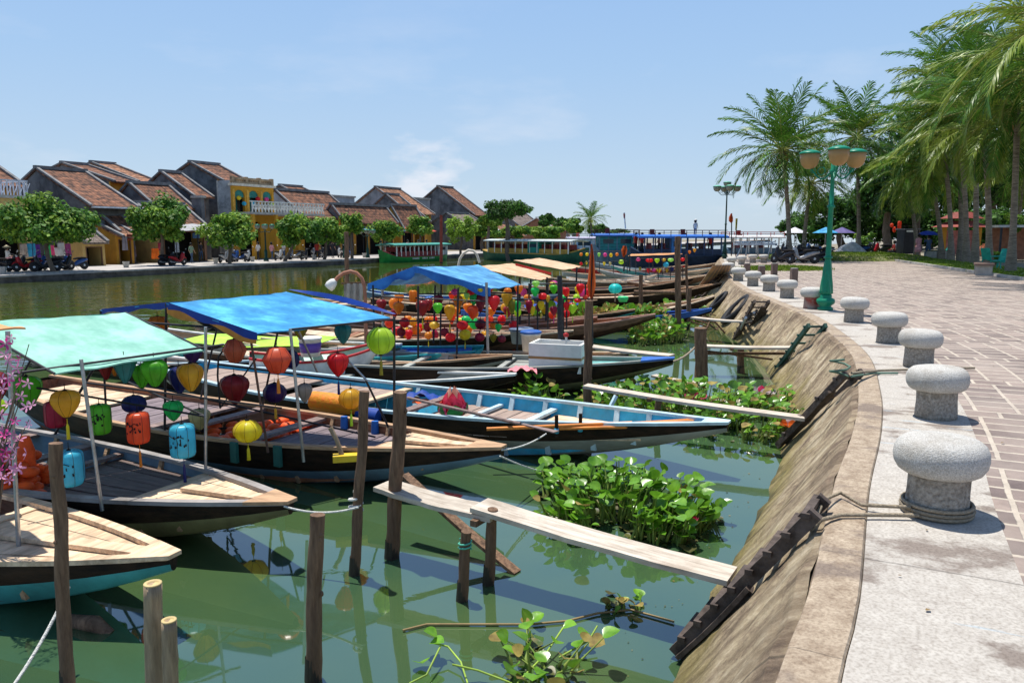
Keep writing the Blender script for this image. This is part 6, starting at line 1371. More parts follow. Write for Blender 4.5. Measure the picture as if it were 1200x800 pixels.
# ------------------------------------------------------------------ coconut palms
def frond(r, az, el, Lf, droop, nl=46, lw=.045, ll=.25):
    K = 22; us = np.linspace(0, 1, K+1); pit = el-droop*us**1.3
    d = np.stack([np.cos(pit), np.sin(pit)], 1); pos = np.vstack([[0, 0], np.cumsum(d[:-1]*Lf/K, 0)])
    ca, sa = math.cos(az), math.sin(az); bend = r.normal(0, .10)
    def at(u): return np.interp(u, us, pos[:, 0]), np.interp(u, us, pos[:, 1]), np.interp(u, us, pit)
    u = np.concatenate([np.linspace(.14, .995, nl)]*2)+r.uniform(-.006, .006, nl*2); sg = np.repeat([-1., 1.], nl)
    x, z, p_ = at(u); side = bend*x*x/Lf
    n = len(u); base = np.stack([x, side, z], 1)
    ln = Lf*ll*np.clip(np.sin(PI*np.clip(u*.92+.06, 0, 1))**.55, .22, 1)*r.uniform(.85, 1.1, n)
    fwd = np.stack([np.cos(p_), np.zeros(n), np.sin(p_)], 1); up = np.stack([-np.sin(p_), np.zeros(n), np.cos(p_)], 1); sd = np.stack([np.zeros(n), sg, np.zeros(n)], 1)
    ang = np.radians(58-32*u)[:, None]+r.normal(0, .07, (n, 1)); dr = sd*np.sin(ang)+fwd*np.cos(ang)+up*r.uniform(.02, .28, (n, 1))
    dr = unit(dr); g = np.array([0, 0, -1.])
    m1 = base+dr*ln[:, None]*.38; d2 = unit(dr+g*r.uniform(.08, .38, (n, 1))); m2 = m1+d2*ln[:, None]*.34; d3 = unit(d2+g*r.uniform(.15, .7, (n, 1))); tip = m2+d3*ln[:, None]*.30
    wv = unit(fwd+up*.25)*lw*.5
    V = np.stack([base-wv*.5, base+wv*.5, m1+wv, m1-wv, m2+wv*.8, m2-wv*.8, tip+wv*.1, tip-wv*.1], 1)
    rot = np.array([[ca, -sa, 0], [sa, ca, 0], [0, 0, 1]])
    rach = np.stack([pos[:, 0], bend*pos[:, 0]**2/Lf, pos[:, 1]], 1) @ rot.T
    return V.reshape(-1, 3) @ rot.T, rach
def palm(label, base, crown, Lf=4.2, nf=26, seed=1, tr=.17, yel=.18, nl=44, name='coconut_palm', group='coconut palms by the quay'):
    base = Vector(base); crown = Vector(crown); r = np.random.default_rng(seed); t = thing(name, label, 'tree', base, 0, group)
    d = crown-base; b = MB(); n = 14; pts = []; rs = []
    for k in range(n+1):
        u = k/n; pts.append(Vector((d.x*u**1.5, d.y*u**1.5, d.z*u))); rs.append(tr*(1.35-.55*min(1, u*5) if u < .2 else .8-.22*u)*(1+.02*(k % 2)))
    b.tube(pts, rs, 14, 0, 1); b.build('trunk', PBARK, t)
    b = MB(); b.tube([pts[0]-Vector((0, 0, .05)), pts[0]+Vector((0, 0, .5)), pts[0].lerp(pts[1], 1.6)], [tr*1.45, tr*1.22, tr*1.0], 14, 0, 1, cap=False)
    VS = []; mid = []; tn = []; rb = MB()
    for k in range(nf):
        f = k/nf; az = k*2.39996+r.uniform(-.25, .25); el = R(86-128*f**.85+r.normal(0, 7)); droop = R(34+62*f)*r.uniform(.8, 1.2)
        L_ = Lf*(.78+.35*math.sin(PI*min(1, f*.85+.2)))*r.uniform(.9, 1.08)
        v, rach = frond(r, az, el, L_, droop, nl, lw=.088*Lf/4.2*(34/nl)**.5)
        o = np.array([d.x, d.y, d.z])+np.array([math.cos(az), math.sin(az), 0])*.10
        VS.append(v+o); y = 1 if r.random() < yel*(.5+1.2*f) else 0; mid.append(np.full(len(v)//8, y)); tn.append(np.full(len(v)//8, r.uniform(.72, 1.2))*r.uniform(.85, 1.15, len(v)//8))
        rb.tube([Vector(q+o) for q in rach[::3]], [.035*(1-.8*i/7)*Lf/4.2 for i in range(len(rach[::3]))], 5, 0, r.uniform(.8, 1.2))
    rb.build('frond_ribs', M('rachis', (.30, .32, .08), .5, bump=0), t)
    np_mesh('crown', np.vstack(VS), [(0, 1, 2, 3), (3, 2, 4, 5), (5, 4, 6, 7)], 8, [PALML, PALMY], np.concatenate(tn), midx=np.concatenate(mid), parent=t)
    b = MB()
    for k in range(7):
        a = r.uniform(0, 6.28); b.lathe([(.001, -.15), (.09, -.1), (.12, 0), (.09, .11), (.001, .15)], Vector((d.x+math.cos(a)*.26, d.y+math.sin(a)*.26, d.z-.32-r.uniform(0, .25))), 10, 0, r.uniform(.7, 1.2))
    b.build('coconuts', M('coconut', (.20, .24, .05), .6, col2=(.4, .3, .1), scale=4), t)
    b = MB()
    for k in range(6):
        a = r.uniform(0, 6.28); b.tube([Vector((d.x, d.y, d.z-.05)), Vector((d.x+math.cos(a)*.35, d.y+math.sin(a)*.35, d.z-.35)), Vector((d.x+math.cos(a)*.42, d.y+math.sin(a)*.42, d.z-1.1))], [.05, .07, .02], 6)
    b.build('dead_sheaths', M('dead_frond', (.30, .17, .06), .8, col2=(.42, .28, .12), scale=3), t)
    return t
PX = [  # base px, crown px, Y, frond length, seed, label
 ((925, 298), (917, 176), 50, 4.2, 1, 'tall coconut palm nearest the river left of the green lamp, long upright top fronds'),
 ((941, 297), (950, 214), 56, 3.6, 12, 'shorter coconut palm tucked between the two tall ones behind the green lamp'),
 ((1006, 294), (1003, 160), 60, 4.5, 2, 'tall coconut palm right behind the green lamp heads'),
 ((1103, 304), (1088, 196), 51, 4.1, 3, 'farthest coconut palm of the right hand row near the blue umbrella'),
 ((1114, 305), (1104, 160), 49, 4.1, 4, 'second farthest coconut palm of the right hand row'),
 ((1132, 307), (1122, 140), 46, 4.1, 5, 'coconut palm in the middle of the right hand row, left of the lamp white trunk'),
 ((1142, 309), (1140, 112), 44, 4.2, 6, 'coconut palm in the right hand row with the highest crown left of the frame edge'),
 ((1158, 313), (1152, 150), 39, 4.1, 7, 'coconut palm with pale painted foot behind the green chair'),
 ((1184, 319), (1192, 128), 35, 4.4, 8, 'thick trunked coconut palm nearest in the right hand row beside the concrete bench'),
 ((1225, 322), (1228, 78), 31, 4.4, 9, 'coconut palm just past the right picture edge whose fronds hang in'),
 ((1290, 330), (1268, 20), 25, 4.2, 10, 'nearest coconut palm outside the right edge with one frond tip in the upper corner'),
 ((1074, 302), (1062, 212), 58, 4.0, 13, 'small coconut palm at the left end of the right hand row'),
 ((1125, 305), (1118, 96), 50, 4.2, 14, 'slender coconut palm rising highest behind the middle of the right hand row'),
 ((1190, 300), (1200, 190), 56, 4.6, 11, 'low coconut palm behind the right hand row'),
]
for (bp_, cp_, Y, Lf, sd_, lab) in PX:
    b_ = Q(bp_[0], bp_[1], Y); b_.z = ZQ-.02
    palm(lab, b_, Q(cp_[0], cp_[1], Y), Lf, 46 if sd_ in (1, 2) else 38, sd_, .19, yel=.4 if cp_[0] > 1010 else .12, nl=34 if Y > 40 else 44)
b_ = Q(694, 290, 120); b_.z = .5
palm('lone feathery coconut palm far away above the house boats', b_, Q(692, 256, 120), 3.0, 34, 21, .2, nl=20, group=None)
# white painted feet of the row
for (x, y, Y, lab) in ((1142, 309, 44, 'first'), (1158, 313, 39, 'second'), (1103, 304, 51, 'third'), (1132, 307, 46, 'fourth')):
    pass

# ------------------------------------------------------------------ broadleaf trees
def tree(label, base, cc, rad, n, leaf, mats, seed, trunk_r=.15, name='tree', group=None, blobs=14, dark=.35, flat=1., cat='tree'):
    """cc crown centre (world), rad (rx,ry,rz)"""
    r = np.random.default_rng(seed); base = Vector(base); t = thing(name, label, cat, base, 0, group); c = Vector(cc)-base
    B = []
    for k in range(blobs):
        a = k*2.4+r.uniform(-.4, .4); zz = r.uniform(-.75, .8); q = math.sqrt(max(0, 1-zz*zz))*r.uniform(.35, .92)
        B.append((c.x+math.cos(a)*q*rad[0], c.y+math.sin(a)*q*rad[1], c.z+zz*rad[2]*.72, r.uniform(.20, .44), r.random()))
    B.append((c.x, c.y, c.z, .55, .5))
    b = MB(); n1 = 5; top = Vector((c.x*.9, c.y*.9, c.z-rad[2]*.35)); b.tube([Vector((0, 0, -.05)).lerp(top, k/n1)+Vector((math.sin(k*1.3+seed)*trunk_r*.5, math.cos(k+seed)*trunk_r*.4, 0)) for k in range(n1+1)], [trunk_r*(1.3-.55*k/n1) for k in range(n1+1)], 10, 0, 1)
    for q in B[:9]:
        e = Vector(q[:3]); m = top.lerp(e, .5)+Vector((0, 0, -.1*rad[2])); b.tube([top-Vector((0, 0, .3*trunk_r)), m, e], [trunk_r*.55, trunk_r*.32, trunk_r*.12], 6, 0, 1)
    b.build('trunk', BARK, t)
    per = n//len(B); P_ = []; N_ = []; T_ = []; MI = []
    R_ = np.array(rad)
    for q in B:
        m = int(per*(q[3]/.42)**1.5); d = unit(r.normal(0, 1, (m, 3))); rr = (r.random((m, 1))**.35)*q[3]*(1+.25*np.sin(d[:, :1]*7+q[4]*9)*np.sin(d[:, 2:3]*6))
        P_.append(np.array(q[:3])+d*rr*R_); N_.append(unit(d*np.array([1, 1, 1])+np.array([0, 0, .5])+r.normal(0, .55, (m, 3)))); dk = q[4] < dark
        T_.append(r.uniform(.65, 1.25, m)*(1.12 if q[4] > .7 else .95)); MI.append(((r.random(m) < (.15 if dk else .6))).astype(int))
    P_ = np.vstack(P_); N_ = np.vstack(N_); T_ = np.concatenate(T_); MI = np.concatenate(MI); m = len(P_)
    a = unit(np.cross(N_, r.normal(0, 1, (m, 3)))); b2 = np.cross(N_, a); s1 = (leaf*r.uniform(.6, 1.3, m))[:, None]
    V = np.stack([P_-a*s1*.5, P_+b2*s1*.30+N_*s1*.06, P_+a*s1*.55, P_-b2*s1*.30+N_*s1*.06], 1)
    np_mesh('crown', V.reshape(-1, 3), [(0, 1, 2, 3)], 4, mats, T_, midx=MI, parent=t)
    return t
# tall dark trees closing the promenade
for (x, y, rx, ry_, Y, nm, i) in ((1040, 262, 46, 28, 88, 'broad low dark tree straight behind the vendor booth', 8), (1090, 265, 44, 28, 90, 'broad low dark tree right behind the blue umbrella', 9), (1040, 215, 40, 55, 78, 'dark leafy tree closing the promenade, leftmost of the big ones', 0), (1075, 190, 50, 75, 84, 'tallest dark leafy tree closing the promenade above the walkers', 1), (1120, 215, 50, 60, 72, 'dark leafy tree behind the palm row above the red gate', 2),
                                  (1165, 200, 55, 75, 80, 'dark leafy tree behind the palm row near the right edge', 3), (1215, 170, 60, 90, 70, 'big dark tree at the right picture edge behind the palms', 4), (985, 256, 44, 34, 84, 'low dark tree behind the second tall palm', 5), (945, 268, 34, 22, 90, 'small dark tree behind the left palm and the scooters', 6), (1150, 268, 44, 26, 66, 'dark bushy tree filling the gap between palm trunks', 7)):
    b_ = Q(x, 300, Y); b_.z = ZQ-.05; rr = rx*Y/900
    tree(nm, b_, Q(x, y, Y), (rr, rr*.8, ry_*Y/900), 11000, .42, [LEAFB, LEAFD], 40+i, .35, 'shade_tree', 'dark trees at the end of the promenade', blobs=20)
for (x, y, rx, ry_, Y, nm, i) in ((1012, 283, 14, 12, 68, 'bright yellow green shrub behind the scooters right of the lamp', 0), (1190, 262, 16, 14, 50, 'bright green bush by the right edge beyond the palms', 1), (1168, 300, 7, 7, 42, 'small green potted bush beside the orange jars', 2)):
    b_ = Q(x, 298, Y); b_.z = ZQ-.05; rr = rx*Y/900
    tree(nm, b_, Q(x, y, Y), (rr, rr*.8, ry_*Y/900), 2600, .22, [LEAFL, LEAFD], 60+i, .08, 'bush', None, blobs=9, cat='bush')
# ------------------------------------------------------------------ far bank: a straight quay with houses behind
BO = Vector((-25.4, 50.9)); BA = Vector((.46, .89)).normalized(); BB = Vector((-BA.y, BA.x)); BANG = math.atan2(BA.y, BA.x)
def bank(S, B, z=ZF): p = BO+BA*S+BB*B; return Vector((p.x, p.y, z))
def projx(x, y, z):
    dz = z-H; f = y*_c-dz*_s; return 600+F*x/f
def projy(x, y, z):
    dz = z-H; f = y*_c-dz*_s; return 400-F*(y*_s+dz*_c)/f
def bis(f, lo, hi, up=True):
    for _ in range(50):
        m = (lo+hi)/2
        if (f(m) < 0) == up: lo = m
        else: hi = m
    return (lo+hi)/2
def solS(px, B, z=3.): return bis(lambda s: projx(*bank(s, B, z))-px, -14, 260)
def solB(px, S, z=6.): return bis(lambda q: projx(*bank(S, q, z))-px, 0, 60, False)
def solZ(py, S, B): return bis(lambda z: projy(*bank(S, B, z))-py, -2, 40, False)

b = MB(); e0, e1 = bank(-60, 0), bank(260, 0)
b.add([bank(-60, 0), bank(260, 0), bank(260, 8), bank(-60, 8)], [(0, 1, 2, 3)], tint=1)
FP = M('far_paving', (.44, .41, .38), .9, scale=.8, var=.15, dirt=.3, dirtcol=(.25, .22, .2), bump=.1); tag(b.build('far_pavement', FP), kind='structure')
b = MB(); b.add([bank(-60, 8, ZF-.004), bank(260, 8, ZF-.004), bank(400, 300, ZF-.004), bank(-200, 300, ZF-.004)], [(0, 1, 2, 3)], tint=1); tag(b.build('far_ground', MATS['ground_soil']), kind='structure')
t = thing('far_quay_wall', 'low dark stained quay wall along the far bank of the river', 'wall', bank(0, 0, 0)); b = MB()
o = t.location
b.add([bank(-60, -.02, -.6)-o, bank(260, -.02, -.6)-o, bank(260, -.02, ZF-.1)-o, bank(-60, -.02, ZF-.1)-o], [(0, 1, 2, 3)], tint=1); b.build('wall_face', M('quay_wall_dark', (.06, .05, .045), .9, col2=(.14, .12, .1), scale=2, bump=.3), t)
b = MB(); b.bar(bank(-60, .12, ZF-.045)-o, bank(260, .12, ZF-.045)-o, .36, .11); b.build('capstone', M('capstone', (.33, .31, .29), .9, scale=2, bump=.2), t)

def facade(x0, x1, z0, z1, ops, y0=0, th=.22):
    """wall with real openings; ops: (xa,xb,za,zb)"""
    b = MB(); xs = sorted(set([x0, x1]+[v for o_ in ops for v in o_[:2]])); zs = sorted(set([z0, z1]+[v for o_ in ops for v in o_[2:4]]))
    for i in range(len(xs)-1):
        for j in range(len(zs)-1):
            cx, cz = (xs[i]+xs[i+1])/2, (zs[j]+zs[j+1])/2
            if any(o_[0] < cx < o_[1] and o_[2] < cz < o_[3] for o_ in ops): continue
            b.span((xs[i], y0, zs[j]), (xs[i+1], y0+th, zs[j+1]), 0, 1)
    return b
def house(label, xn, xf, B, ye, xr, yr, front=YEL, side=GRYW, roof=TILE, name='house', z0=ZF, ops='shop', cope=COPE, over=.7, awn=None, backz=None, group='tiled houses along the far bank', eave_strip=None, side_ops=()):
    S0 = solS(xn, B, 6); ze = solZ(ye, S0, B); S0 = solS(xn, B, ze); S1 = max(S0+1.5, solS(xf, B, ze))
    Br = solB(xr, S0, ze+2); zr = solZ(yr, S0, Br); Br = solB(xr, S0, zr); zr = solZ(yr, S0, Br)
    D = Br-B; L_ = S1-S0; Bk = 2*D; ze -= z0; zr -= z0; zb = ze if backz is None else backz
    t = thing(name, label, 'house', bank(S0, B, z0), BANG, group)
    # gable walls + back wall + black panels painted as indoor shade
    for k, xx in enumerate((.0, L_-.22)):
        b = MB(); pr = [(.2, 0), (Bk, 0), (Bk, zb), (D, zr-.05), (.2, ze+(zr-ze)*.2/D-.05)]
        vs = [(xx, y, z) for y, z in pr]+[(xx+.22, y, z) for y, z in pr]; m = len(pr)
        b.add(vs, [tuple(reversed(range(m))), tuple(range(m, 2*m))]+[(i, (i+1) % m, m+(i+1) % m, m+i) for i in range(m)], 0, 1); b.build('side_wall', side, t)
    b = MB(); b.span((.22, Bk-.3, 0), (L_-.22, Bk-.1, zb), 0, 1); b.build('back_wall', side, t)
    b = MB(); b.span((.22, 1.6, .02), (L_-.22, 1.75, ze-.1), 0, 1); b.span((.22, .22, ze-.22), (L_-.22, 1.6, ze-.15), 0, 1); b.build('room_shade_panel', BLK, t)
    O = []
    if ops == 'shop':
        n = max(1, int(L_/2.4)); w_ = L_/n
        for k in range(n): O.append((k*w_+.22, (k+1)*w_-.22, .02, min(2.7, ze-.5)))
        if ze > 5:
            for k in range(n): O.append((k*w_+.5, (k+1)*w_-.5, 3.5, min(5.2, ze-.4)))
    elif ops == 'upper':
        n = max(1, int(L_/2.2)); w_ = L_/n
        for k in range(n): O.append((k*w_+.45, (k+1)*w_-.45, max(.5, ze-2.2), ze-.5))
    facade(0, L_, 0, ze, O).build('front_wall', front, t)
    for o_ in O:
        b = MB(); e = .06
        for a, c in (((o_[0], -.03, o_[2]), (o_[0]+e, .1, o_[3])), ((o_[1]-e, -.03, o_[2]), (o_[1], .1, o_[3])), ((o_[0]+e, -.03, o_[3]-e), (o_[1]-e, .1, o_[3]))): b.span(a, c, 0, 1)
        wn = b.build('window' if o_[2] > 1 else 'doorway', WOODB, t)
        if o_[2] > 1:
            b = MB(); b.span((o_[0]+e, .06, o_[2]), (o_[0]+(o_[1]-o_[0])*.5-.02, .09, o_[3]-e), 0, 1); b.build('shutter', TEALS, wn)
    # roof slabs
    for nm2, (ya, za, yb, zb2) in (('roof', (-over, ze-over*(zr-ze)/D, D, zr)), ('rear_roof', (D, zr, Bk+.3, zb-.3*(zr-zb)/D))):
        b = MB(); nx = max(2, int(L_/.8)); ny = 8
        def fn(u, v, ya=ya, za=za, yb=yb, zb2=zb2):
            s_ = .05*math.sin(PI*v)*(1 if nm2 == 'roof' else 1); return Vector((-.12+(L_+.24)*u, ya+(yb-ya)*v, za+(zb2-za)*v-s_+.015*math.sin(u*9)+.05))
        b.grid(fn, nx, ny, 0, 1, False, flip=False); b.grid(lambda u, v: fn(u, v)-Vector((0, 0, .14)), nx, ny, 0, 1, False, True)
        for e in (0, 1):
            b.grid(lambda u, v: fn(u, e)-Vector((0, 0, .14*v)), nx, 1, 0, 1, False); b.grid(lambda u, v: fn(e, u)-Vector((0, 0, .14*v)), ny, 1, 0, 1, False)
        b.build(nm2, roof, t)
    if cope:
        sl = (zr-ze)/D
        for xx in (-.02, L_+.02):
            b = MB(); b.bar((xx, -over, ze-over*sl+.12), (xx, D, zr+.13), .24, .14); b.bar((xx, D, zr+.13), (xx, Bk+.3, zb-.3*(zr-zb)/D+.12), .24, .14); b.build('gable_coping', cope, t)
        b = MB(); b.bar((-.2, D, zr+.15), (L_+.2, D, zr+.15), .34, .26); b.build('ridge', cope, t)
    if eave_strip:
        b = MB(); b.bar((0, -over-.15, ze-over*(zr-ze)/D-.05), (L_, -over-.15, ze-over*(zr-ze)/D-.05), .5, .12); b.build('gutter', eave_strip, t)
    if awn:
        b = MB(); zt = 3.0; b.sheet(lambda u, v: (u*L_, -.0-1.7*v, zt+.15-.55*v+.03*math.sin(u*20)), 12, 4, .03); b.build('shop_awning', awn, t)
        for k in range(3): b = MB(); b.tube([(.1+k*(L_-.2)/2, -1.6, 0), (.1+k*(L_-.2)/2, -1.6, zt-.4)], .04, 6); b.build('awning_post', DSTL, t)
    t['_dim'] = 0; del t['_dim']
    return t, L_, D, ze, zr, S0, S1
A1 = M('awning_red', (.55, .08, .05), .8, transl=.1); A2 = M('awning_blue', (.12, .25, .45), .8, transl=.1); A3_ = M('awning_grey', (.4, .4, .4), .8, transl=.1)
house('low house with brown roof wedged between the gate and the wide sooty gable', 134, 157, 9.5, 266, 112, 247, front=GRYW)
house('wide sooty gabled house with broad sagging brown tile roof above the gate building', 100, 155, 11, 237, 43, 198, front=GRYW, eave_strip=M('eave_white', (.75, .76, .78), .6), ops='shop')
house('rear house with small brown roof peeking over the wide sooty gable', 129, 158, 19, 211, 73, 192, ops=None)
house('rear house with the highest and longest orange brown roof on the left', 158, 184, 25, 211, 107, 191, roof=TILEO, ops=None)
house('small sooty gabled house squeezed behind the round green tree', 177, 222, 11.5, 238, 151, 215, front=GRYW)
house('sooty gable house with little white awning left of the two storey yellow house', 222, 244, 13, 226, 189, 202, front=GRYW, ops='upper', awn=None)
house('tall sooty gable house rising behind the two storey yellow house', 256, 288, 14, 209, 223, 191, ops=None)
house('low yellow gabled shop house behind the second round tree', 188, 241, 8.2, 264, 160, 239, front=WOODB, side=YELP, awn=A3_)
house('white gabled house with stepped brown roof right of the lattice balcony', 352, 412, 10, 250, 322, 223, side=WHTW, awn=A1, front=GRYW)
house('house with wide dark brown roof behind the white gable', 372, 396, 17, 240, 328, 218, ops=None)
house('long low yellow house with even brown tile roof behind the street trees', 398, 461, 9, 253, 388, 240, awn=A2)
house('large grey gabled house with long orange roof behind the yellow corner', 478, 505, 15, 247, 440, 220, side=GRYL, roof=TILEO, ops='upper')
house('dark gabled house close in front of the large grey one', 486, 500, 12, 256, 452, 228, side=GRYW, ops='upper')
house('yellow corner house with small gable and dark balcony', 470, 498, 9, 262, 458, 241, side=YEL, awn=A1)
house('tall charcoal gabled house with wooden upper front', 552, 568, 15, 249, 513, 219, front=WOODB, ops='upper')
house('house with pale brown roof sloping to the river in front of the charcoal gable', 556, 580, 9, 270, 523, 250, roof=TILEG, awn=A3_)
house('house with brown hipped roof far along the bank behind the leaning dark tree', 605, 632, 20, 262, 580, 243, ops=None, roof=TILEG)
house('brick gabled house with white bargeboards far along the bank', 650, 668, 9, 268, 629, 256, side=BRIC, front=BRIC, cope=M('bargeboard_white', (.75, .74, .72), .7), ops=None)
house('small yellow ticket kiosk with light grey roof left of the gate', 96, 122, 7.5, 281, 84, 271, front=YELP, side=YELP, roof=TILEG, over=.4)
house('yellow gate building with deep tiled porch roof beside the kiosk', 135, 148, 8.5, 273, 113, 262, front=YEL, side=YEL, roof=TILEO, over=1.0)
house('far low house with tiled roof between the trees', 590, 612, 8, 274, 570, 262, roof=TILEO, side=YELP)

# two storey yellow house with arches and parapet
def colonnade():
    B0 = 9.5; S0 = solS(272, B0, 7); zt = solZ(207, S0, B0); S1 = solS(320, B0, zt); L_ = S1-S0; Zt = zt-ZF; Bk = solB(255, S0, zt)-B0
    zfl = solZ(248, S0, B0)-ZF; zp = solZ(216, S0, B0)-ZF
    t = thing('two_storey_house', 'two storey ochre yellow house with three arched teal bays and a parapet', 'house', bank(S0, B0, ZF), BANG)
    b = MB(); b.span((0, .25, 0), (.22, Bk, Zt-.3), 0, 1); b.build('side_wall', M('wall_stained', (.34, .35, .35), .9, dirt=.8, dirtcol=(.06, .06, .06), scale=.8, dscale=.7), t)
    b = MB(); b.span((L_-.22, .25, 0), (L_, Bk, Zt-.3), 0, 1); b.build('side_wall', YEL, t)
    b = MB(); b.span((0, Bk, 0), (L_, Bk+.2, Zt-.3), 0, 1); b.span((.22, .25, Zt-.55), (L_-.22, Bk, Zt-.4), 0, 1); b.build('flat_roof', CONC, t)
    n = 3; w_ = L_/n; O = [(k*w_+.28, (k+1)*w_-.28, zfl+.0, zp-.45) for k in range(n)]+[(.6, L_*.62, .02, zfl-.9)]
    facade(0, L_, 0, Zt-.8, O, 0, .3).build('front_wall', M('wall_ochre', (.60, .30, .03), .9, scale=1.2, var=.12, dirt=.25, dirtcol=(.3, .16, .05)), t)
    for k in range(n):
        xc = (k+.5)*w_; hw = w_/2-.28; b = MB()   # arch spandrel
        for q in range(10):
            a0 = PI*q/10; a1 = PI*(q+1)/10; x0, x1 = xc-hw*math.cos(a0), xc-hw*math.cos(a1); z0_, z1_ = zp-.95+.5*math.sin(a0), zp-.95+.5*math.sin(a1)
            vs = [(x0, .04, z0_), (x1, .04, z1_), (x1, .04, zp-.44), (x0, .04, zp-.44)]; vs += [(v[0], .26, v[2]) for v in vs]
            b.add(vs, [(0, 1, 2, 3), (7, 6, 5, 4), (0, 4, 5, 1)], 0, 1)
        ar = b.build('arch', MATS['wall_ochre'], t)
        b = MB(); b.span((xc-hw, .12, zfl+1.35), (xc+hw, .2, zp-.4), 0, 1); b.build('teal_screen', TEALS, t)
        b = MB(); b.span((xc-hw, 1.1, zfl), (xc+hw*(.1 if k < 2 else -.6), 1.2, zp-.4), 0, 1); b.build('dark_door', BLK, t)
        b = MB(); b.span((xc+hw*(.1 if k < 2 else -.6), 1.0, zfl), (xc+hw, 1.1, zp-.4), 0, 1); b.build('teal_door', TEALS, t)
        b = MB(); b.span((k*w_-.05 if k else 0, -.06, zfl), (k*w_+.24, -.0, zp-.4), 0, 1); b.build('pilaster', M('pilaster', (.66, .36, .06), .9), t)
        for j in range(2):
            q = bank(S0+xc+(-.35+.6*j), B0-.25, ZF+zp-1.2-.5*((k+j) % 2)); cc = (('yellow', 'blue'), ('blue', 'red'), ('pink', 'lime'))[k][j]
            lantern('%s round lantern hanging in the %s arch of the two storey yellow house' % (cc, ('left', 'middle', 'right')[k]), q, .22, .20, 'round', cc, detail=False, group='lanterns in the arches of the yellow house')
    b = MB(); b.span((-.15, -.2, zp-.1), (L_+.15, .35, zp+.12), 0, 1); b.build('cornice', M('cornice', (.7, .62, .5), .9), t)
    b = MB()
    b.span((0, -.02, zp+.12), (L_, .2, zp+.3), 0, 1); b.span((0, -.05, Zt-.2), (L_, .25, Zt), 0, 1)
    for k in range(int(L_/.22)): b.span((k*.22+.05, .03, zp+.3), (k*.22+.15, .15, Zt-.2), 0, 1)
    for k in range(4): b.span((k*(L_-.3)/3, -.06, zp+.12), (k*(L_-.3)/3+.3, .26, Zt+.08), 0, 1)
    b.build('parapet', M('parapet', (.50, .34, .2), .9, dirt=.5, scale=2, dirtcol=(.15, .12, .1)), t)
    b = MB(); b.span((-.2, -2.4, zfl-.25), (L_+4.5, .0, zfl-.05), 0, 1); b.build('balcony_slab', CONC, t)
    b = MB(); xx = 0
    while xx < L_+4.4:
        b.span((xx, -2.4, zfl-.05), (xx+.07, -2.3, zfl+.85), 0, 1); b.bar((xx+.04, -2.35, zfl+.05), (xx+.40, -2.35, zfl+.8), .05, .05); b.bar((xx+.4, -2.35, zfl+.05), (xx+.04, -2.35, zfl+.8), .05, .05); xx += .40
    b.span((-.2, -2.44, zfl+.85), (L_+4.5, -2.28, zfl+.95), 0, 1); b.build('balcony_rail', WHTP, t)
    for k in range(4): b = MB(); b.span((k*(L_+4)/3.2, -2.38, 0), (k*(L_+4)/3.2+.3, -2.1, zfl-.25), 0, 1); b.build('column', MATS['wall_ochre'], t)
    b = MB(); b.span((.3, 1.4, .02), (L_+4, 1.5, zfl-.3), 0, 1); b.build('room_shade_panel', BLK, t)  # black sheet standing in for the shaded ground floor
    b = MB(); b.span((L_+.02, .3, 0), (L_+4.4, .5, zfl-.3), 0, 1); b.build('ground_floor_wall', MATS['wall_ochre'], t)
colonnade()
# balcony house at the far left, corrugated box and pale block
def block(label, x0, x1, B, ytop, depth, mat, z0=ZF, name='house', rail=None, ops=(), cat='house'):
    S1 = solS(x1, B, 5); S0 = solS(x0, B, 5) if x0 > -300 else -13.; zt = solZ(ytop, S1, B)-z0; L_ = S1-S0
    t = thing(name, label, cat, bank(S0, B, z0), BANG); facade(0, L_, 0, zt, [(a*L_, c*L_, z1, z2) for a, c, z1, z2 in ops]).build('front_wall', mat, t)
    b = MB(); b.span((.0, .22, 0), (.22, depth, zt), 0, 1); b.span((L_-.22, .22, 0), (L_, depth, zt), 0, 1); b.span((.22, depth-.2, 0), (L_-.22, depth, zt), 0, 1); b.build('side_wall', mat, t)
    b = MB(); b.span((-.1, -.15, zt), (L_+.1, depth, zt+.2), 0, 1); b.build('roof_slab', CONC, t)
    b = MB(); b.span((.22, 1.3, .02), (L_-.22, 1.4, zt-.1), 0, 1); b.build('room_shade_panel', BLK, t)  # black sheet across the room, its shade put into the colour
    if rail:
        b = MB(); k = 0.
        while k < L_: b.bar((k, -.05, zt+.2), (k, -.05, zt+1.15), .06, .06); b.bar((k+.03, -.05, zt+.3), (k+.36, -.05, zt+1.05), .04, .04); k += .39
        b.span((0, -.1, zt+1.15), (L_, .02, zt+1.25), 0, 1); 
        y = 0.
        while y < depth: b.bar((L_, y, zt+.2), (L_, y, zt+1.15), .06, .06); y += .39
        b.span((L_-.04, 0, zt+1.15), (L_+.08, depth, zt+1.25), 0, 1); b.build('balcony_rail', rail, t)
    return t
block('cream yellow house at the left edge with white lattice balcony rail on its flat top', -400, 33, 9, 233, 6, YELP, rail=M('rail_pale', (.55, .58, .66), .7), ops=[(.80, .95, .02, 2.4), (.55, .72, .02, 2.4)])
house('tile roofed house behind the balcony at the left edge', -8, 24, 13, 213, -40, 190, ops=None)
block('grey corrugated upper storey between the brown roofs', 385, 416, 15, 232, 5, TIN, ops=[(.7, .9, 2, 4)])
block('dark flat roofed block with pale end wall beside the charcoal gable', 480, 504, 19, 234, 6, GRYL)
block('chimney-like grey water tank stack on the roof right of the round tree', 236, 240, 10, 232, 1.2, GRYW, name='roof_stack', cat='stack')

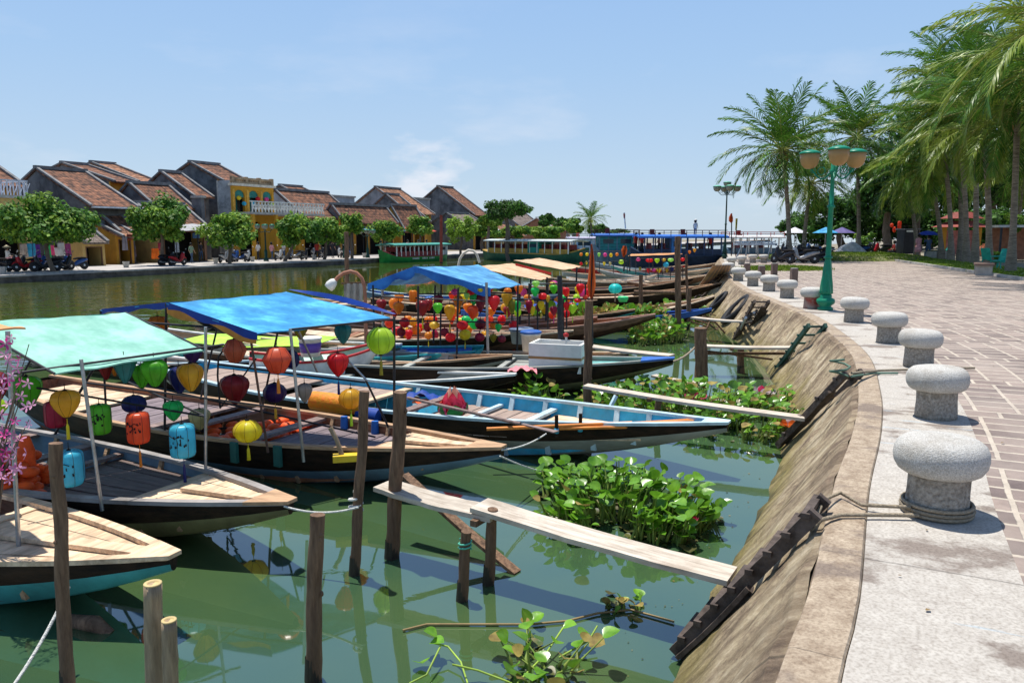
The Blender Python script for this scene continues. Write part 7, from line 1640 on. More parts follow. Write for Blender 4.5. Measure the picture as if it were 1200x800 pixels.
# goods hung outside the shops, mannequin
for i, (x, y, h_, w_, c, lab) in enumerate(((36, 293, 12, 7, (.05, .35, .55), 'turquoise cloth hanging before the shop at the left tree'), (42, 294, 12, 6, (.12, .03, .25), 'purple cloth hanging before the shop at the left tree'), (55, 294, 12, 5, (.05, .5, .15), 'bright green shirt hanging right of the left tree trunk'), (60, 293, 9, 4, (.75, .1, .25), 'pink shirt hanging by the left tree trunk'),
                                            (71, 292, 12, 6, (.5, .5, .48), 'white shirt on the rack before the kiosk'), (79, 293, 12, 5, (.3, .06, .18), 'wine red dress on the rack before the kiosk'), (27, 294, 12, 6, (.5, .42, .36), 'beige cloth on the rack left of the turquoise one'), (181, 297, 11, 8, (.85, .18, .02), 'orange dress hanging outside the dark shop'), (187, 289, 8, 4, (.4, .05, .08), 'red shirt high on the dark shop front'), (207, 287, 16, 4, (.6, .65, .72), 'tall white parasol cloth beside the scooter'), (146, 285, 14, 5, (.3, .28, .32), 'grey clothes hanging at the gate corner'))):
    S = solS(x, 7.3, 2); zc = solZ(y, S, 7.3); p = bank(S, 7.3, zc); k = 66/900
    t = thing('hanging_garment', lab, 'clothes', p, BANG, 'clothes hung outside the far shops'); m = M('cloth_%d' % i, c, .8, transl=.2, bump=0)
    ww, hh = w_*k, h_*k; b = MB(); b.sheet(lambda u, v: ((u-.5)*ww*(1+.25*(1-v)), .06*math.sin(u*11), (v-.5)*hh), 8, 4, .02); b.build('cloth', m, t)
    b = MB(); b.tube([(-ww*.6, 0, hh/2+.02), (ww*.6, 0, hh/2+.02)], .015, 5); b.tube([(0, 0, hh/2), (0, 0, hh/2+.15)], .012, 5); b.build('hanger', DSTL, t)

# street trees of the far bank
for (bx, by, cx, cy, rx, ry_, n, lab, mt, sd_) in (
    (62, 318, 48, 258, 58, 33, 9000, 'broad dark crowned tree at the left, above the parked scooters', [LEAFD, LEAFL], 71), (192, 311, 187, 257, 33, 31, 7500, 'round compact green tree beside the red scooter', [LEAFD, LEAFL], 72), (270, 309, 268, 270, 33, 22, 5200, 'airy light green tree before the two storey yellow house', [LEAFL, LEAFD], 73),
    (334, 306, 348, 270, 27, 20, 5200, 'leafy street tree right of the arched yellow house', [LEAFD, LEAFL], 74), (380, 304, 384, 272, 22, 18, 3800, 'bright street tree left of the tall mid river pole', [LEAFL, LEAFD], 75), (412, 303, 412, 262, 16, 13, 2600, 'small street tree behind the tall mid river pole', [LEAFL, LEAFD], 76), (452, 300, 451, 270, 18, 16, 3400, 'street tree above the green river boat bow', [LEAFL, LEAFD], 77),
    (492, 299, 492, 266, 15, 14, 2600, 'small airy tree behind the green river boat', [LEAFL, LEAFD], 78), (540, 300, 541, 268, 17, 18, 2600, 'thin yellow green tree beside the red pole', [LEAFL, LEAFL], 79), (115, 300, 118, 249, 13, 9, 1300, 'tuft of green showing over the gate building roof', [LEAFD, LEAFL], 80)):
    Bq = bis(lambda q: projy(*bank(solS(bx, q, ZF), q, ZF))-by, 0, 30, False); S = solS(bx, Bq, ZF); b_ = bank(S, Bq, ZF); c = Q(cx, cy, b_.y); k = b_.y/900
    tree(lab, b_, c, (rx*k, rx*k*.9, ry_*k*1.08), int(n*1.35), .30, mt, sd_, .12, 'street_tree', 'street trees on the far bank', blobs=24)
for i, (x, y, rx, ry_, Y, lab, dk) in enumerate(((565, 270, 20, 9, 104, 'hedge-like pale tree left of the leaning dark tree', 0), (600, 272, 24, 9, 106, 'wide pale green tree behind the long teal house boat', 0), (640, 273, 24, 8, 110, 'pale green tree line right of the brick gable house', 0), (672, 268, 14, 11, 118, 'bright round tree left of the far palm', 0), (665, 262, 18, 10, 135, 'dark tree mass behind the bright round tree', 1), (700, 268, 12, 7, 135, 'dark low tree right under the far palm', 1), (641, 258, 10, 8, 125, 'dark tree behind the white bargeboards', 1), (572, 258, 16, 9, 100, 'green tree below the charcoal house', 0), (720, 271, 20, 3.5, 170, 'farthest low tree line beside the tour boats', 1))):
    b_ = Q(x, 290, Y); b_.z = ZF; k = Y/900
    tree(lab, b_, Q(x, y, Y), (rx*k, rx*k*.7, ry_*k), 3600 if i != 8 else 1500, .5, [LEAFB, LEAFD] if dk else [LEAFL, LEAFD], 90+i, .2, 'tree', 'trees farther along the bank', blobs=14)
b_ = Q(597, 305, 80); b_.z = 0
tree('dark spreading tree with bare stout trunk before the hipped roof house', b_, Q(592, 247, 80), (30*80/900, 2.0, 15*80/900), 4200, .32, [LEAFB, LEAFD], 110, .24, 'spreading_tree', None, blobs=12)
# stone planters on the far edge
for i, (x, y) in enumerate(((3, 321), (82, 316), (148, 313.5), (253, 308.5), (296, 306.5), (334, 305.5), (368, 304), (427, 301.5))):
    p = P(x, y, ZF); t = thing('stone_planter', 'pale tapered stone planter on the far quay edge, %s from the left' % ['first', 'second', 'third', 'fourth', 'fifth', 'sixth', 'seventh', 'eighth'][i], 'planter', p, BANG, 'stone planters on the far quay edge')
    b = MB(); b.lathe([(.18, 0), (.20, .03), (.27, .34), (.29, .36), (.29, .42), (.24, .42), (.22, .34)], seg=4, smooth=False); b.build('pot', CONC, t); b = MB(); b.lathe([(.2, .36), (.001, .37)], seg=4); b.build('soil', SOIL, t)
def slim_lamp(label, x, y, yt, mat):
    p = P(x, y, ZF); k = p.y/900; h_ = (y-yt)*k; t = thing('street_lamp', label, 'street lamp', p); b = MB()
    b.lathe([(.22, 0), (.22, .2), (.12, .3), (.14, .9), (.07, 1.0), (.06, h_-.8), (.05, h_-.6)], seg=12); b.build('pole', mat, t)
    for a in range(4):
        d = Vector((math.cos(a*PI/2+.4), math.sin(a*PI/2+.4), 0))*.6; b = MB(); b.tube([(0, 0, h_-.7), d*.6+Vector((0, 0, h_-.8)), d+Vector((0, 0, h_-.5))], .03, 5); b.build('arm', mat, t)
        g = MB(); g.lathe([(.06, -.1), (.2, 0), (.24, .2)], d+Vector((0, 0, h_-.42)), 10); go = g.build('glass_bowl', FROST, t); g = MB(); g.lathe([(.26, .2), (.16, .3), (.001, .33)], d+Vector((0, 0, h_-.42)), 10); g.build('lamp_lid', GRNP, go)
slim_lamp('dark far bank lamp post in front of the arched yellow house', 312, 306, 262, DKGR)
slim_lamp('green topped far bank lamp post left of the green river boat', 431, 302, 268, DKGR)
slim_lamp('green topped far bank lamp post in front of the long low yellow house', 404, 302.5, 268, DKGR)

for i, (x, y, w_, c, lab) in enumerate(((150, 278, 10, (.25, .03, .02), 'red shop board over the dark opening at the gate corner'), (226, 276, 9, (.05, .12, .25), 'blue shop board under the eave of the low yellow shop house'), (350, 262, 10, (.3, .2, .04), 'ochre board under the red awning by the white gable'), (430, 272, 10, (.3, .04, .03), 'red board on the long low yellow house'))):
    S = solS(x, 8, 3); p = bank(S, 7.6, solZ(y, S, 7.6)); t = thing('shop_sign', lab, 'sign', p, BANG); b = MB(); b.span((-w_*.04, 0, -.22), (w_*.04, .06, .22), 0, 1); b.build('board', M('sign_%d' % i, c, .7), t); b = MB(); b.tube([(-w_*.03, .03, .2), (-w_*.03, .3, .6)], .02, 4); b.build('bracket', DSTL, t); b = MB(); b.tube([(w_*.03, .03, .2), (w_*.03, .3, .6)], .02, 4); b.build('bracket', DSTL, t)
# ------------------------------------------------------------------ scooters
def make_scooter(label, body, p, rz, seatc=BLK):
    t = thing('scooter', label, 'scooter', p, rz, None)
    for x, s in ((-.62, 1), (.62, 1)):
        w_ = MB(); ax = Matrix.Rotation(PI/2, 3, 'X'); w_.lathe([(.20, -.045), (.265, -.05), (.285, 0), (.265, .05), (.20, .045)], (x, 0, .285), 20, 0, 1, axis=ax); w_.lathe([(.2, -.04), (.2, .04)], (x, 0, .285), 20, 0, 1, axis=ax)
        tyre = w_.build('wheel', RUBB, t); w_ = MB(); w_.lathe([(.20, -.02), (.15, -.03), (.05, -.05), (.001, -.05)], (x, 0, .285), 14, 0, 1, axis=ax); w_.lathe([(.20, .02), (.15, .03), (.05, .05), (.001, .05)], (x, 0, .285), 14, 0, 1, axis=ax); w_.build('rim', STEEL, tyre)
    b = MB()   # rear cowl + floor + leg shield
    b.tube([(-.88, 0, .66), (-.62, 0, .62), (-.30, 0, .52), (-.02, 0, .36), (.22, 0, .32)], [.05, .13, .15, .12, .07], 12)
    b.tube([(.18, 0, .30), (.36, 0, .45), (.46, 0, .72), (.50, 0, .93)], [.07, .13, .16, .10], 12)
    b.tube([(.40, 0, .52), (.58, 0, .60), (.74, 0, .55), (.84, 0, .42)], [.05, .06, .06, .04], 8); b.build('body', body, t)
    b = MB(); b.tube([(-.80, 0, .78), (-.55, 0, .80), (-.22, 0, .76), (.02, 0, .70)], [.07, .13, .14, .08], 12); b.v = [(x, y*1.0, .74+(z-.74)*.55) for x, y, z in b.v]; b.build('seat', seatc, t)
    b = MB(); b.tube([(.62, .0, .29), (.50, 0, .75), (.44, 0, 1.0)], .03, 8); b.tube([(.36, -.33, 1.02), (.44, -.14, 1.03), (.46, 0, 1.0), (.44, .14, 1.03), (.36, .33, 1.02)], .02, 6)
    for s in (-1, 1): b.tube([(.42, s*.22, 1.03), (.40, s*.32, 1.24)], .008, 4)
    b.build('handlebar', DSTL, t)
    for s in (-1, 1):
        b = MB(); b.lathe([(.001, -.01), (.055, 0), (.05, .015)], (.40, s*.33, 1.27), 8, axis=Matrix.Rotation(PI/2, 3, 'Y')); b.build('mirror', STEEL, t)
    b = MB(); b.lathe([(.001, .05), (.06, .035), (.075, 0), (.06, -.04)], (.54, 0, .93), 12, axis=Matrix.Rotation(PI/2, 3, 'Y')); b.build('headlight', M('headlamp', (.6, .62, .65), .15, bump=0), t)
    b = MB(); b.tube([(-.1, -.13, .26), (-.5, -.16, .26), (-.86, -.17, .34)], [.03, .05, .055], 8); b.build('exhaust', STEEL, t)
    b = MB(); b.tube([(-.05, 0, .3), (-.4, 0, .33), (-.62, 0, .29)], [.07, .09, .05], 8); b.tube([(-.05, .05, .2), (-.12, .22, .0)], .012, 5); b.build('engine', DSTL, t)
    return t
SC = {'red': M('scooter_red', (.35, .01, .015), .25, bump=0), 'blue': M('scooter_blue', (.03, .09, .28), .25, bump=0), 'white': M('scooter_white', (.6, .6, .6), .25, bump=0), 'black': M('scooter_black', (.02, .02, .025), .25, bump=0), 'silver': M('scooter_silver', (.35, .36, .38), .3, metal=.4, bump=0)}
proto = {}
def scooter(lab, c, p, rz, group, lean=.12):
    if c not in proto: proto[c] = make_scooter(lab, SC[c], p, rz); o = proto[c]
    else: o = copy_tree(proto[c]); o['label'] = lab; o.location = p
    o['group'] = group; o.rotation_euler = (lean, 0, rz); return o
near = [(921, 302, 'black', 1.9), (931, 303, 'silver', 2.1), (938, 305, 'black', 1.7), (945, 303, 'black', 2.4), (951, 300, 'blue', 2.0), (929, 308, 'black', 2.6), (941, 309, 'silver', 2.9), (956, 307, 'black', 2.8), (963, 303, 'silver', 2.3), (916, 309, 'black', 2.0),
        (1012, 299, 'black', .3), (1022, 298.5, 'red', .5), (1031, 298, 'black', 2.7), (1043, 297.5, 'silver', .2), (1055, 297, 'black', .6), (1066, 298, 'white', .1), (1004, 300, 'blue', 2.8)]
NO = ['first', 'second', 'third', 'fourth', 'fifth', 'sixth', 'seventh', 'eighth', 'ninth', 'tenth', 'eleventh', 'twelfth']
byc = {}
for q in sorted(near): byc.setdefault((q[2], q[0] < 980), []).append(q)
for (c, lf), l_ in byc.items():
    for k, (x, y, _, rz) in enumerate(l_):
        pl_ = 'in the tight pack beside the left palms' if lf else 'in the row in the dark tree shade'
        lab = ('%s %s scooter from the left %s' % (NO[k], c, pl_)) if len(l_) > 1 else 'only %s scooter %s' % (c, pl_)
        scooter(lab, c, P(x, y, ZQ), rz, 'scooters parked on the near promenade')
far = [(9, 317, 'black', .1), (20, 318, 'black', .3), (33, 318, 'red', 2.9), (46, 317, 'blue', .5), (54, 318, 'black', 2.7), (74, 317, 'black', .2), (88, 316, 'blue', 3.0), (196, 311, 'black', .1), (208, 311, 'red', .1), (275, 307, 'blue', .5), (283, 306.5, 'blue', 2.8), (289, 306.5, 'white', .6), (262, 308, 'silver', .4), (340, 304, 'blue', .6), (347, 304, 'silver', 2.7), (356, 304.5, 'black', .4), (366, 302, 'silver', .6), (376, 302, 'black', .5), (398, 302, 'white', .9), (410, 301.5, 'blue', .5), (326, 305, 'white', .4)]
byc = {}
for q in sorted(far): byc.setdefault(q[2], []).append(q)
for c, l_ in byc.items():
    for k, (x, y, _, rz) in enumerate(l_): scooter('%s %s scooter from the left on the far bank' % (NO[k], c) if len(l_) > 1 else 'only %s scooter on the far bank' % c, c, P(x, y, ZF), rz+BANG, 'scooters parked on the far bank')

# ------------------------------------------------------------------ people: one continuous skinned body each
HAIR = M('hair_black', (.012, .01, .01), .6, bump=0)
def person(label, p, rz, h_=1.64, pose='walk', top=None, legs=None, hat=None, armup=False, skirt=False, seated=False, cat='person'):
    t = thing('person', label, cat, p, rz)
    s = h_/1.7; st = .16 if pose == 'walk' else .04
    hip = .90 if not seated else .50
    J = {'pel': (0, 0, hip), 'sp': (0, 0, hip+.22), 'ch': (0, 0, hip+.42), 'nk': (0, 0, hip+.56), 'hd': (.02, 0, hip+.68), 'ht': (.02, 0, hip+.78)}
    for sd, n in ((1, 'l'), (-1, 'r')):
        f = st*sd
        if seated: J.update({n+'hp': (0, sd*.09, hip-.03), n+'kn': (.42, sd*.11, hip+.0), n+'an': (.44, sd*.11, .08), n+'ft': (.58, sd*.11, .04)})
        else: J.update({n+'hp': (0, sd*.09, hip-.05), n+'kn': (f*.6+.03, sd*.09, .48), n+'an': (f*1.2-.02, sd*.09, .09 if sd > 0 else .10), n+'ft': (f*1.2+.13, sd*.09, .035)})
        J.update({n+'sh': (0, sd*.17, hip+.49), n+'el': (-f*.5, sd*.22, hip+.22), n+'wr': (-f*.5+.10, sd*.22, hip+.0), n+'hn': (-f*.5+.14, sd*.22, hip-.08)})
        if armup and sd > 0: J[n+'el'] = (.15, .24, hip+.32); J[n+'wr'] = (.28, .16, hip+.52); J[n+'hn'] = (.30, .15, hip+.60)
        if seated: J[n+'el'] = (.08, sd*.24, hip+.2); J[n+'wr'] = (.32, sd*.16, hip+.12); J[n+'hn'] = (.4, sd*.14, hip+.1)
    rad = {'pel': (.155, .105), 'sp': (.135, .095), 'ch': (.16, .105), 'nk': .052, 'hd': .085, 'ht': .085}
    for n in 'lr': rad.update({n+'hp': .09, n+'kn': .058, n+'an': .038, n+'ft': .035, n+'sh': .058, n+'el': .042, n+'wr': .027, n+'hn': .036})
    E_ = [('pel', 'sp'), ('sp', 'ch'), ('ch', 'nk'), ('nk', 'hd'), ('hd', 'ht')]
    for n in 'lr': E_ += [('pel', n+'hp'), (n+'hp', n+'kn'), (n+'kn', n+'an'), (n+'an', n+'ft'), ('ch', n+'sh'), (n+'sh', n+'el'), (n+'el', n+'wr'), (n+'wr', n+'hn')]
    ks = list(J); me = bpy.data.meshes.new('person_body'); me.from_pydata([tuple(c*s for c in J[k]) for k in ks], [(ks.index(a), ks.index(c)) for a, c in E_], [])
    ob = bpy.data.objects.new('body', me); COL.objects.link(ob); sk = ob.modifiers.new('skin', 'SKIN'); sk.use_smooth_shade = True
    ly = me.skin_vertices[0] if me.skin_vertices else None
    if ly is None: me.attributes.new
    for i, k in enumerate(ks):
        r_ = rad[k]; r_ = (r_, r_) if not isinstance(r_, tuple) else (r_[1], r_[0])
        ly.data[i].radius = (r_[0]*s, r_[1]*s); ly.data[i].use_root = (k == 'pel')
    ob.modifiers.new('sub', 'SUBSURF').levels = 1
    dg_ = bpy.context.evaluated_depsgraph_get(); m2 = bpy.data.meshes.new_from_object(ob.evaluated_get(dg_)); bpy.data.objects.remove(ob)
    m2.materials.clear()
    for m in (SKIN, top, legs, BLK): m2.materials.append(m)
    for pg in m2.polygons:
        c = pg.center/s; pg.use_smooth = True
        arm = abs(c.y) > .19 and c.z < hip+.30
        if c.z > hip+.53: pg.material_index = 0
        elif c.z > hip-.02 and not arm: pg.material_index = 1
        elif arm and c.z < hip+.24: pg.material_index = 0
        elif arm: pg.material_index = 1
        elif c.z < .07: pg.material_index = 3
        elif not skirt or c.z > .5: pg.material_index = 2
        else: pg.material_index = 0 if not seated else 2
        if seated and c.z < hip+.1 and not arm: pg.material_index = 2 if c.z > .07 else 3
    at = m2.attributes.new('tint', 'FLOAT_COLOR', 'FACE'); at.data.foreach_set('color', np.ones(len(m2.polygons)*4, dtype=np.float32))
    ob = bpy.data.objects.new('body', m2); COL.objects.link(ob); ob.parent = t
    hz_ = (hip+.70)*s
    b = MB(); b.lathe([(.001, .14), (.07, .125), (.105, .06), (.108, 0), (.09, -.06), (.05, -.09)], (-.005*s, 0, hz_), 14, 0, 1)
    b.v = [(x-.02 if True else x, y, z) for x, y, z in b.v]; b.build('hair', HAIR, t)
    b = MB(); b.lathe([(.001, .02), (.012, 0), (.016, -.03), (.001, -.035)], (.098*s, 0, hz_-.02), 6); 
    for sd in (-1, 1): b.lathe([(.001, .012), (.010, 0), (.001, -.012)], (.088*s, sd*.035, hz_+.012), 6)
    b.build('face', SKIN, t)
    if hat == 'cone': b = MB(); b.lathe([(.26, .05), (.001, .22)], (0, 0, hz_), 20, 0, 1); b.lathe([(.26, .045), (.001, .20)], (0, 0, hz_), 20, 0, 1); b.build('conical_hat', M('straw', (.62, .52, .34), .8), t)
    if hat == 'cap': b = MB(); b.lathe([(.12, .03), (.115, .10), (.06, .16), (.001, .17)], (0, 0, hz_), 14); b.build('hat', M('hat_white', (.6, .6, .58), .8), t)
    if skirt:
        b = MB(); b.lathe([(.22, .50), (.19, .75), (.155, .95)], (0, 0, 0), 16); b.v = [(x*s, y*s*1.1, z*s) for x, y, z in b.v]; b.build('tunic', top, t)
    return t
CP = M('cloth_rose', (.72, .28, .32), .8, col2=(.8, .42, .44), scale=12); CDK = M('cloth_dark', (.03, .03, .04), .8); CDN = M('cloth_denim', (.06, .10, .18), .8); CWH = M('cloth_white', (.62, .62, .6), .8); CRD = M('cloth_scarlet', (.5, .05, .04), .8); CGN = M('cloth_sage', (.2, .3, .22), .8)
pw = P(1075, 304, ZQ); person('woman in a long pink blouse and dark trousers walking away down the promenade', pw, R(95), 1.66, 'walk', CP, CDK, skirt=True)
pu = P(1087, 304, ZQ); person('walker in denim under a blue umbrella beside the woman in pink', pu, R(88), 1.58, 'walk', CDN, CDN, armup=True)
t = thing('umbrella', 'open bright blue umbrella carried by the walker in denim', 'umbrella', pu+Vector((.05, .28, 0))); b = MB()
b.lathe([(.62, 1.62), (.55, 1.72), (.35, 1.84), (.001, 1.90)], (0, 0, 0), 24, twist=lambda a, z: 1-.05*abs(math.sin(a*4))); b.lathe([(.615, 1.612), (.55, 1.705), (.35, 1.825), (.001, 1.885)], (0, 0, 0), 24); b.build('canopy', M('umbrella_blue', (.03, .08, .55), .6, transl=.15, bump=0), t); b = MB(); b.tube([(0, 0, 1.1), (0, 0, 1.95)], .012, 6); b.build('shaft', STEEL, t)
person('rider in white shirt and conical hat on a scooter, far bank left', P(10, 316, ZF)+Vector((0, 0, .28)), BANG, 1.6, 'sit', CWH, CP, hat='cone', seated=True)
person('person in pale blouse standing behind the left scooters on the far bank', P(68, 313, ZF), 2, 1.6, 'stand', CWH, CDK)
person('person in dark clothes standing in the shop shade right of the round tree', P(236, 306, ZF), -.5, 1.65, 'stand', CDK, CDN)
person('mannequin wearing a long lilac dress outside the dark shop', P(157, 308, ZF), -.5, 1.7, 'stand', M('dress_lilac', (.62, .42, .62), .7), M('dress_lilac', (0, 0, 0)), skirt=True, cat='mannequin')
person('person in white standing near the lamp before the long yellow house', P(333, 304, ZF), 1, 1.6, 'stand', CWH, CDN)
person('vendor in sage shirt near the green river boat bow', P(447, 302, ZF)+Vector((0, 0, 0)), 1, 1.65, 'stand', CGN, CDK)
person('cyclist-like person in red shirt beside the silver scooters on the far bank', P(372, 304, ZF), 2, 1.6, 'stand', CRD, CDK)

# ------------------------------------------------------------------ larger river boats
def tour_boat(label, xl, xr, Yl, Yr, ywl, hullc, trim, roofc, postc, ydeck, yroof, name='river_boat', npost=9, cabin=None, rail=None, W=2.6, people=0, roofth=.10, glasscabin=False, upbow=.6, group=None, side=1):
    a = Q(xl, ywl, Yl); a.z = 0; c = Q(xr, ywl, Yr); c.z = 0; d = c-a; L_ = d.length; ang = math.atan2(d.y, d.x); t = thing(name, label, 'boat', (a+c)/2, ang, group)
    Ym = (Yl+Yr)/2; zd = Q(600, ydeck, Ym).z; zr = Q(600, yroof, Ym).z; b = MB(); N = 14; vs = []
    for i in range(N+1):
        u = i/N; x = (u-.5)*L_; w_ = W/2*(1-abs(2*u-1)**4*.75); zg = zd+upbow*max(0, (abs(u-.5)-.28)/.22)**2*(1 if (u < .5) == (side > 0) else .4)
        vs += [(x, -w_, zg), (x, -w_*.97, zg-.12), (x*.97, -w_*.8, -.3), (x*.97, w_*.8, -.3), (x, w_*.97, zg-.12), (x, w_, zg)]
    for i in range(N):
        for j in range(5): b.f.append((i*6+j, (i+1)*6+j, (i+1)*6+j+1, i*6+j+1)); b.m.append(1 if j in (0, 4) else 0); b.t.append(1); b.sm.append(True)
        b.f.append((i*6+5, (i+1)*6+5, (i+1)*6, i*6)); b.m.append(1); b.t.append(1); b.sm.append(False)
    b.v = [tuple(v) for v in vs]; b.f += [(0, 1, 2, 3, 4, 5), tuple(N*6+k for k in (5, 4, 3, 2, 1, 0))]; b.m += [0, 0]; b.t += [1, 1]; b.sm += [False, False]; b.build('hull', [hullc, trim], t)
    x0, x1 = -L_*.38, L_*.40; hw = W/2*.86
    for k in range(npost):
        x = x0+(x1-x0)*k/(npost-1)
        for sg in (-1, 1): b = MB(); b.bar((x, sg*hw, zd-.02), (x, sg*hw, zr), .09, .09); b.build('post', postc, t)
    b = MB(); b.sheet(lambda u, v: (x0-.5+(x1-x0+1.)*u, -hw-.25+(2*hw+.5)*v, zr+roofth+.14*math.sin(PI*v)), 10, 8, roofth); b.build('roof', roofc, t)
    for sg in (-1, 1): b = MB(); b.span((x0, sg*hw-.03, zd), (x1, sg*hw+.03, zd+.42), 0, 1); b.build('side_panel', trim, t)
    for k in range(int((x1-x0)/1.0)): 
        b = MB(); x = x0+.5+k*1.0; b.span((x, -hw*.8, zd+.38), (x+.4, hw*.8, zd+.45), 0, 1); b.span((x, -hw*.8, zd+.45), (x+.05, hw*.8, zd+.85), 0, 1); b.build('bench', M('seat_red', (.3, .05, .05), .6), t)
    if cabin:
        u0, u1, cm = cabin; b = MB(); xa = x0+(x1-x0)*u0; xb = x0+(x1-x0)*u1; b.span((xa, -hw-.04, zd), (xb, hw+.04, zr+.02), 0, 1); cb = b.build('cabin', cm, t)
        nw = max(1, int((xb-xa)/1.3))
        for k in range(nw):
            xx = xa+(k+.2)*(xb-xa)/nw; x2 = xa+(k+.8)*(xb-xa)/nw
            for sg in (-1, 1):
                b = MB(); b.span((xx, sg*(hw+.045)-.01, zd+.5*(zr-zd)), (x2, sg*(hw+.045)+.02, zr-.18*(zr-zd)), 0, 1); b.build('window', GLASS, cb)
    if rail:
        zt = Q(600, rail[0], Ym).z; b = MB(); xx = x0-.3
        for xe in (x0-.4, x1+.4): b.bar((xe, -hw, zt), (xe, hw, zt), .05, .05)
        for sg in (-1, 1):
            b.bar((x0-.4, sg*hw, zt), (x1+.4, sg*hw, zt), .05, .05)
            b.bar((x0-.4, sg*hw, (zt+zr)/2+.1), (x1+.4, sg*hw, (zt+zr)/2+.1), .035, .035)
            k = x0-.4
            while k < x1+.45: b.bar((k, sg*hw, zr), (k, sg*hw, zt), .045, .045); k += 1.15
        b.build('top_rail', rail[1], t)
        for k in range(int((x1-x0)/2.3)):
            b = MB(); x = x0+.6+k*2.3; b.span((x, -.3, zr+.12), (x+.35, .1, zr+.36), 0, 1); b.span((x, .1, zr+.12), (x+.35, .16, zr+.66), 0, 1); b.build('deck_chair', rail[2], t)
    return t, zd
GH = M('hull_bright_green', (.02, .26, .05), .5, scale=2, dirt=.3, bump=.05); WT = WHTP; TRf = M('roof_teal', (.05, .28, .22), .6, dirt=.3, scale=2)
def persons_on(labs, spots, zd):
    for lab, (x, Y) in zip(labs, spots):
        q = Q(x, 290, Y); q.z = zd; person(lab, q, random.uniform(0, 6), 1.6, 'stand', random.choice([CWH, CP, CDN, CRD]), random.choice([CDK, CDN]))
g, zd = tour_boat('bright green hulled passenger boat with white posts and green roof moored at the far bank', 446, 522, 74, 82, 307, GH, M('trim_red', (.2, .03, .03), .5), TRf, WT, 299, 287.5, npost=13, cabin=(.8, 1., M('cabin_grey', (.4, .42, .42), .6)), W=2.4)
b = MB()   # white lettering strokes along the green hull
for k in range(16):
    if k in (5, 6, 11): continue
    x = -1.6+k*.21; b.bar((x, -1.185, .28), (x+.05, -1.19, .46), .05, .012, up=(0, 1, 0)); b.bar((x+.05, -1.19, .46), (x+.12, -1.185, .28), .045, .012, up=(0, 1, 0))
b.build('lettering', WT, g)
g2, z2 = tour_boat('long teal and white passenger boat with ochre gunwale beyond the cream canopy', 568, 688, 84, 74, 305, M('hull_deep_green', (.02, .10, .06), .6), M('trim_ochre', (.42, .26, .05), .6, dirt=.3), M('roof_grey_white', (.5, .55, .53), .6, dirt=.3), WT, 296, 283, npost=12, cabin=(.52, .66, M('cabin_teal', (.01, .20, .15), .5)), W=2.6, side=-1)
tour_boat('white cabin boat moored between the teal boat and the blue house boat', 664, 702, 84, 84, 304, DBLUH, PBLU, M('roof_lilac', (.40, .38, .48), .6), M('post_blue', (.12, .25, .45), .6), 295, 280, npost=5, cabin=(.1, .9, M('cabin_pale', (.45, .55, .68), .6)), W=2.8, rail=(274, STEEL, CRD))
tour_boat('blue and teal wooden house boat with windows left of the long blue roofed boat', 694, 745, 62, 62, 312, M('hull_shade_navy', (0, 0, 0)) if False else DBLUH, DBLUH, BLUP, DBLUH, 293, 277, npost=5, cabin=(.0, 1., M('cabin_house_teal', (.03, .22, .24), .6, seams=[('Z', .25)])), W=3, rail=(269.5, M('rail_maroon', (.10, .03, .03), .6), M('chair_maroon', (.15, .03, .03), .6)))
g5, z5 = tour_boat('long two deck passenger boat with bright blue roof edge and maroon top rails', 738, 850, 58, 58, 314, M('hull_shade_navy', (.02, .035, .07), .6, spec=.15), M('trim_shade_navy', (.03, .05, .10), .6, spec=.15), M('roof_bright_blue', (.02, .13, .50), .5), M('post_navy', (.03, .06, .15), .5), 298, 279, npost=10, cabin=(.35, .48, M('cabin_blue', (.03, .16, .45), .5)), W=3, rail=(270, MATS['rail_maroon'], MATS['chair_maroon']), roofth=.13)  # hull and trim coloured dark to imitate the shadowed inside
g6, z6 = tour_boat('white roofed passenger boat with red top rail behind the left palm', 846, 912, 66, 66, 312, DBLUH, DBLUH, M('roof_white', (.62, .62, .62), .6), WT, 296, 279, npost=7, W=3, rail=(272, REDP, MATS['chair_maroon']))
persons_on(['passenger in the green hulled boat near its bow', 'passenger in the middle of the green hulled boat', 'passenger near the stern of the green hulled boat'], [(478, 77), (490, 78.5), (500, 79.5)], .55)
persons_on(['person standing in the long two deck boat left of centre', 'person standing at the left end of the long two deck boat', 'person standing near the tall mooring pole in the long two deck boat', 'person at the right end of the long two deck boat'], [(752, 58), (745, 58.5), (772, 58), (832, 58)], z5)
q = Q(814.5, 279, 58); q.z = Q(814, 278, 58).z+.05; t_, = (person('lone figure in white hat standing on the blue roof of the long two deck boat', q, 1, 1.2, 'stand', CWH, CDN, hat='cap'),)
bl = simple('blue bowed boat with yellow ball on its raised stem below the two deck boat', P(862, 289, 1.3), 12, 9, 1.8, BLUP, TAR, M('rim_light_blue', (.1, .35, .6), .6), BLUP, [(.7, .95, BLUP, False)], zb=1.25, zm=.6)
b = MB(); b.lathe([(.001, -.16), (.12, -.1), (.16, 0), (.12, .1), (.001, .16)], bl.w(1., 0)+Vector((0, 0, .18)), 12); b.build('stem_ball', M('ball_yellow', (.75, .5, .03), .5), bl.root, world=True)
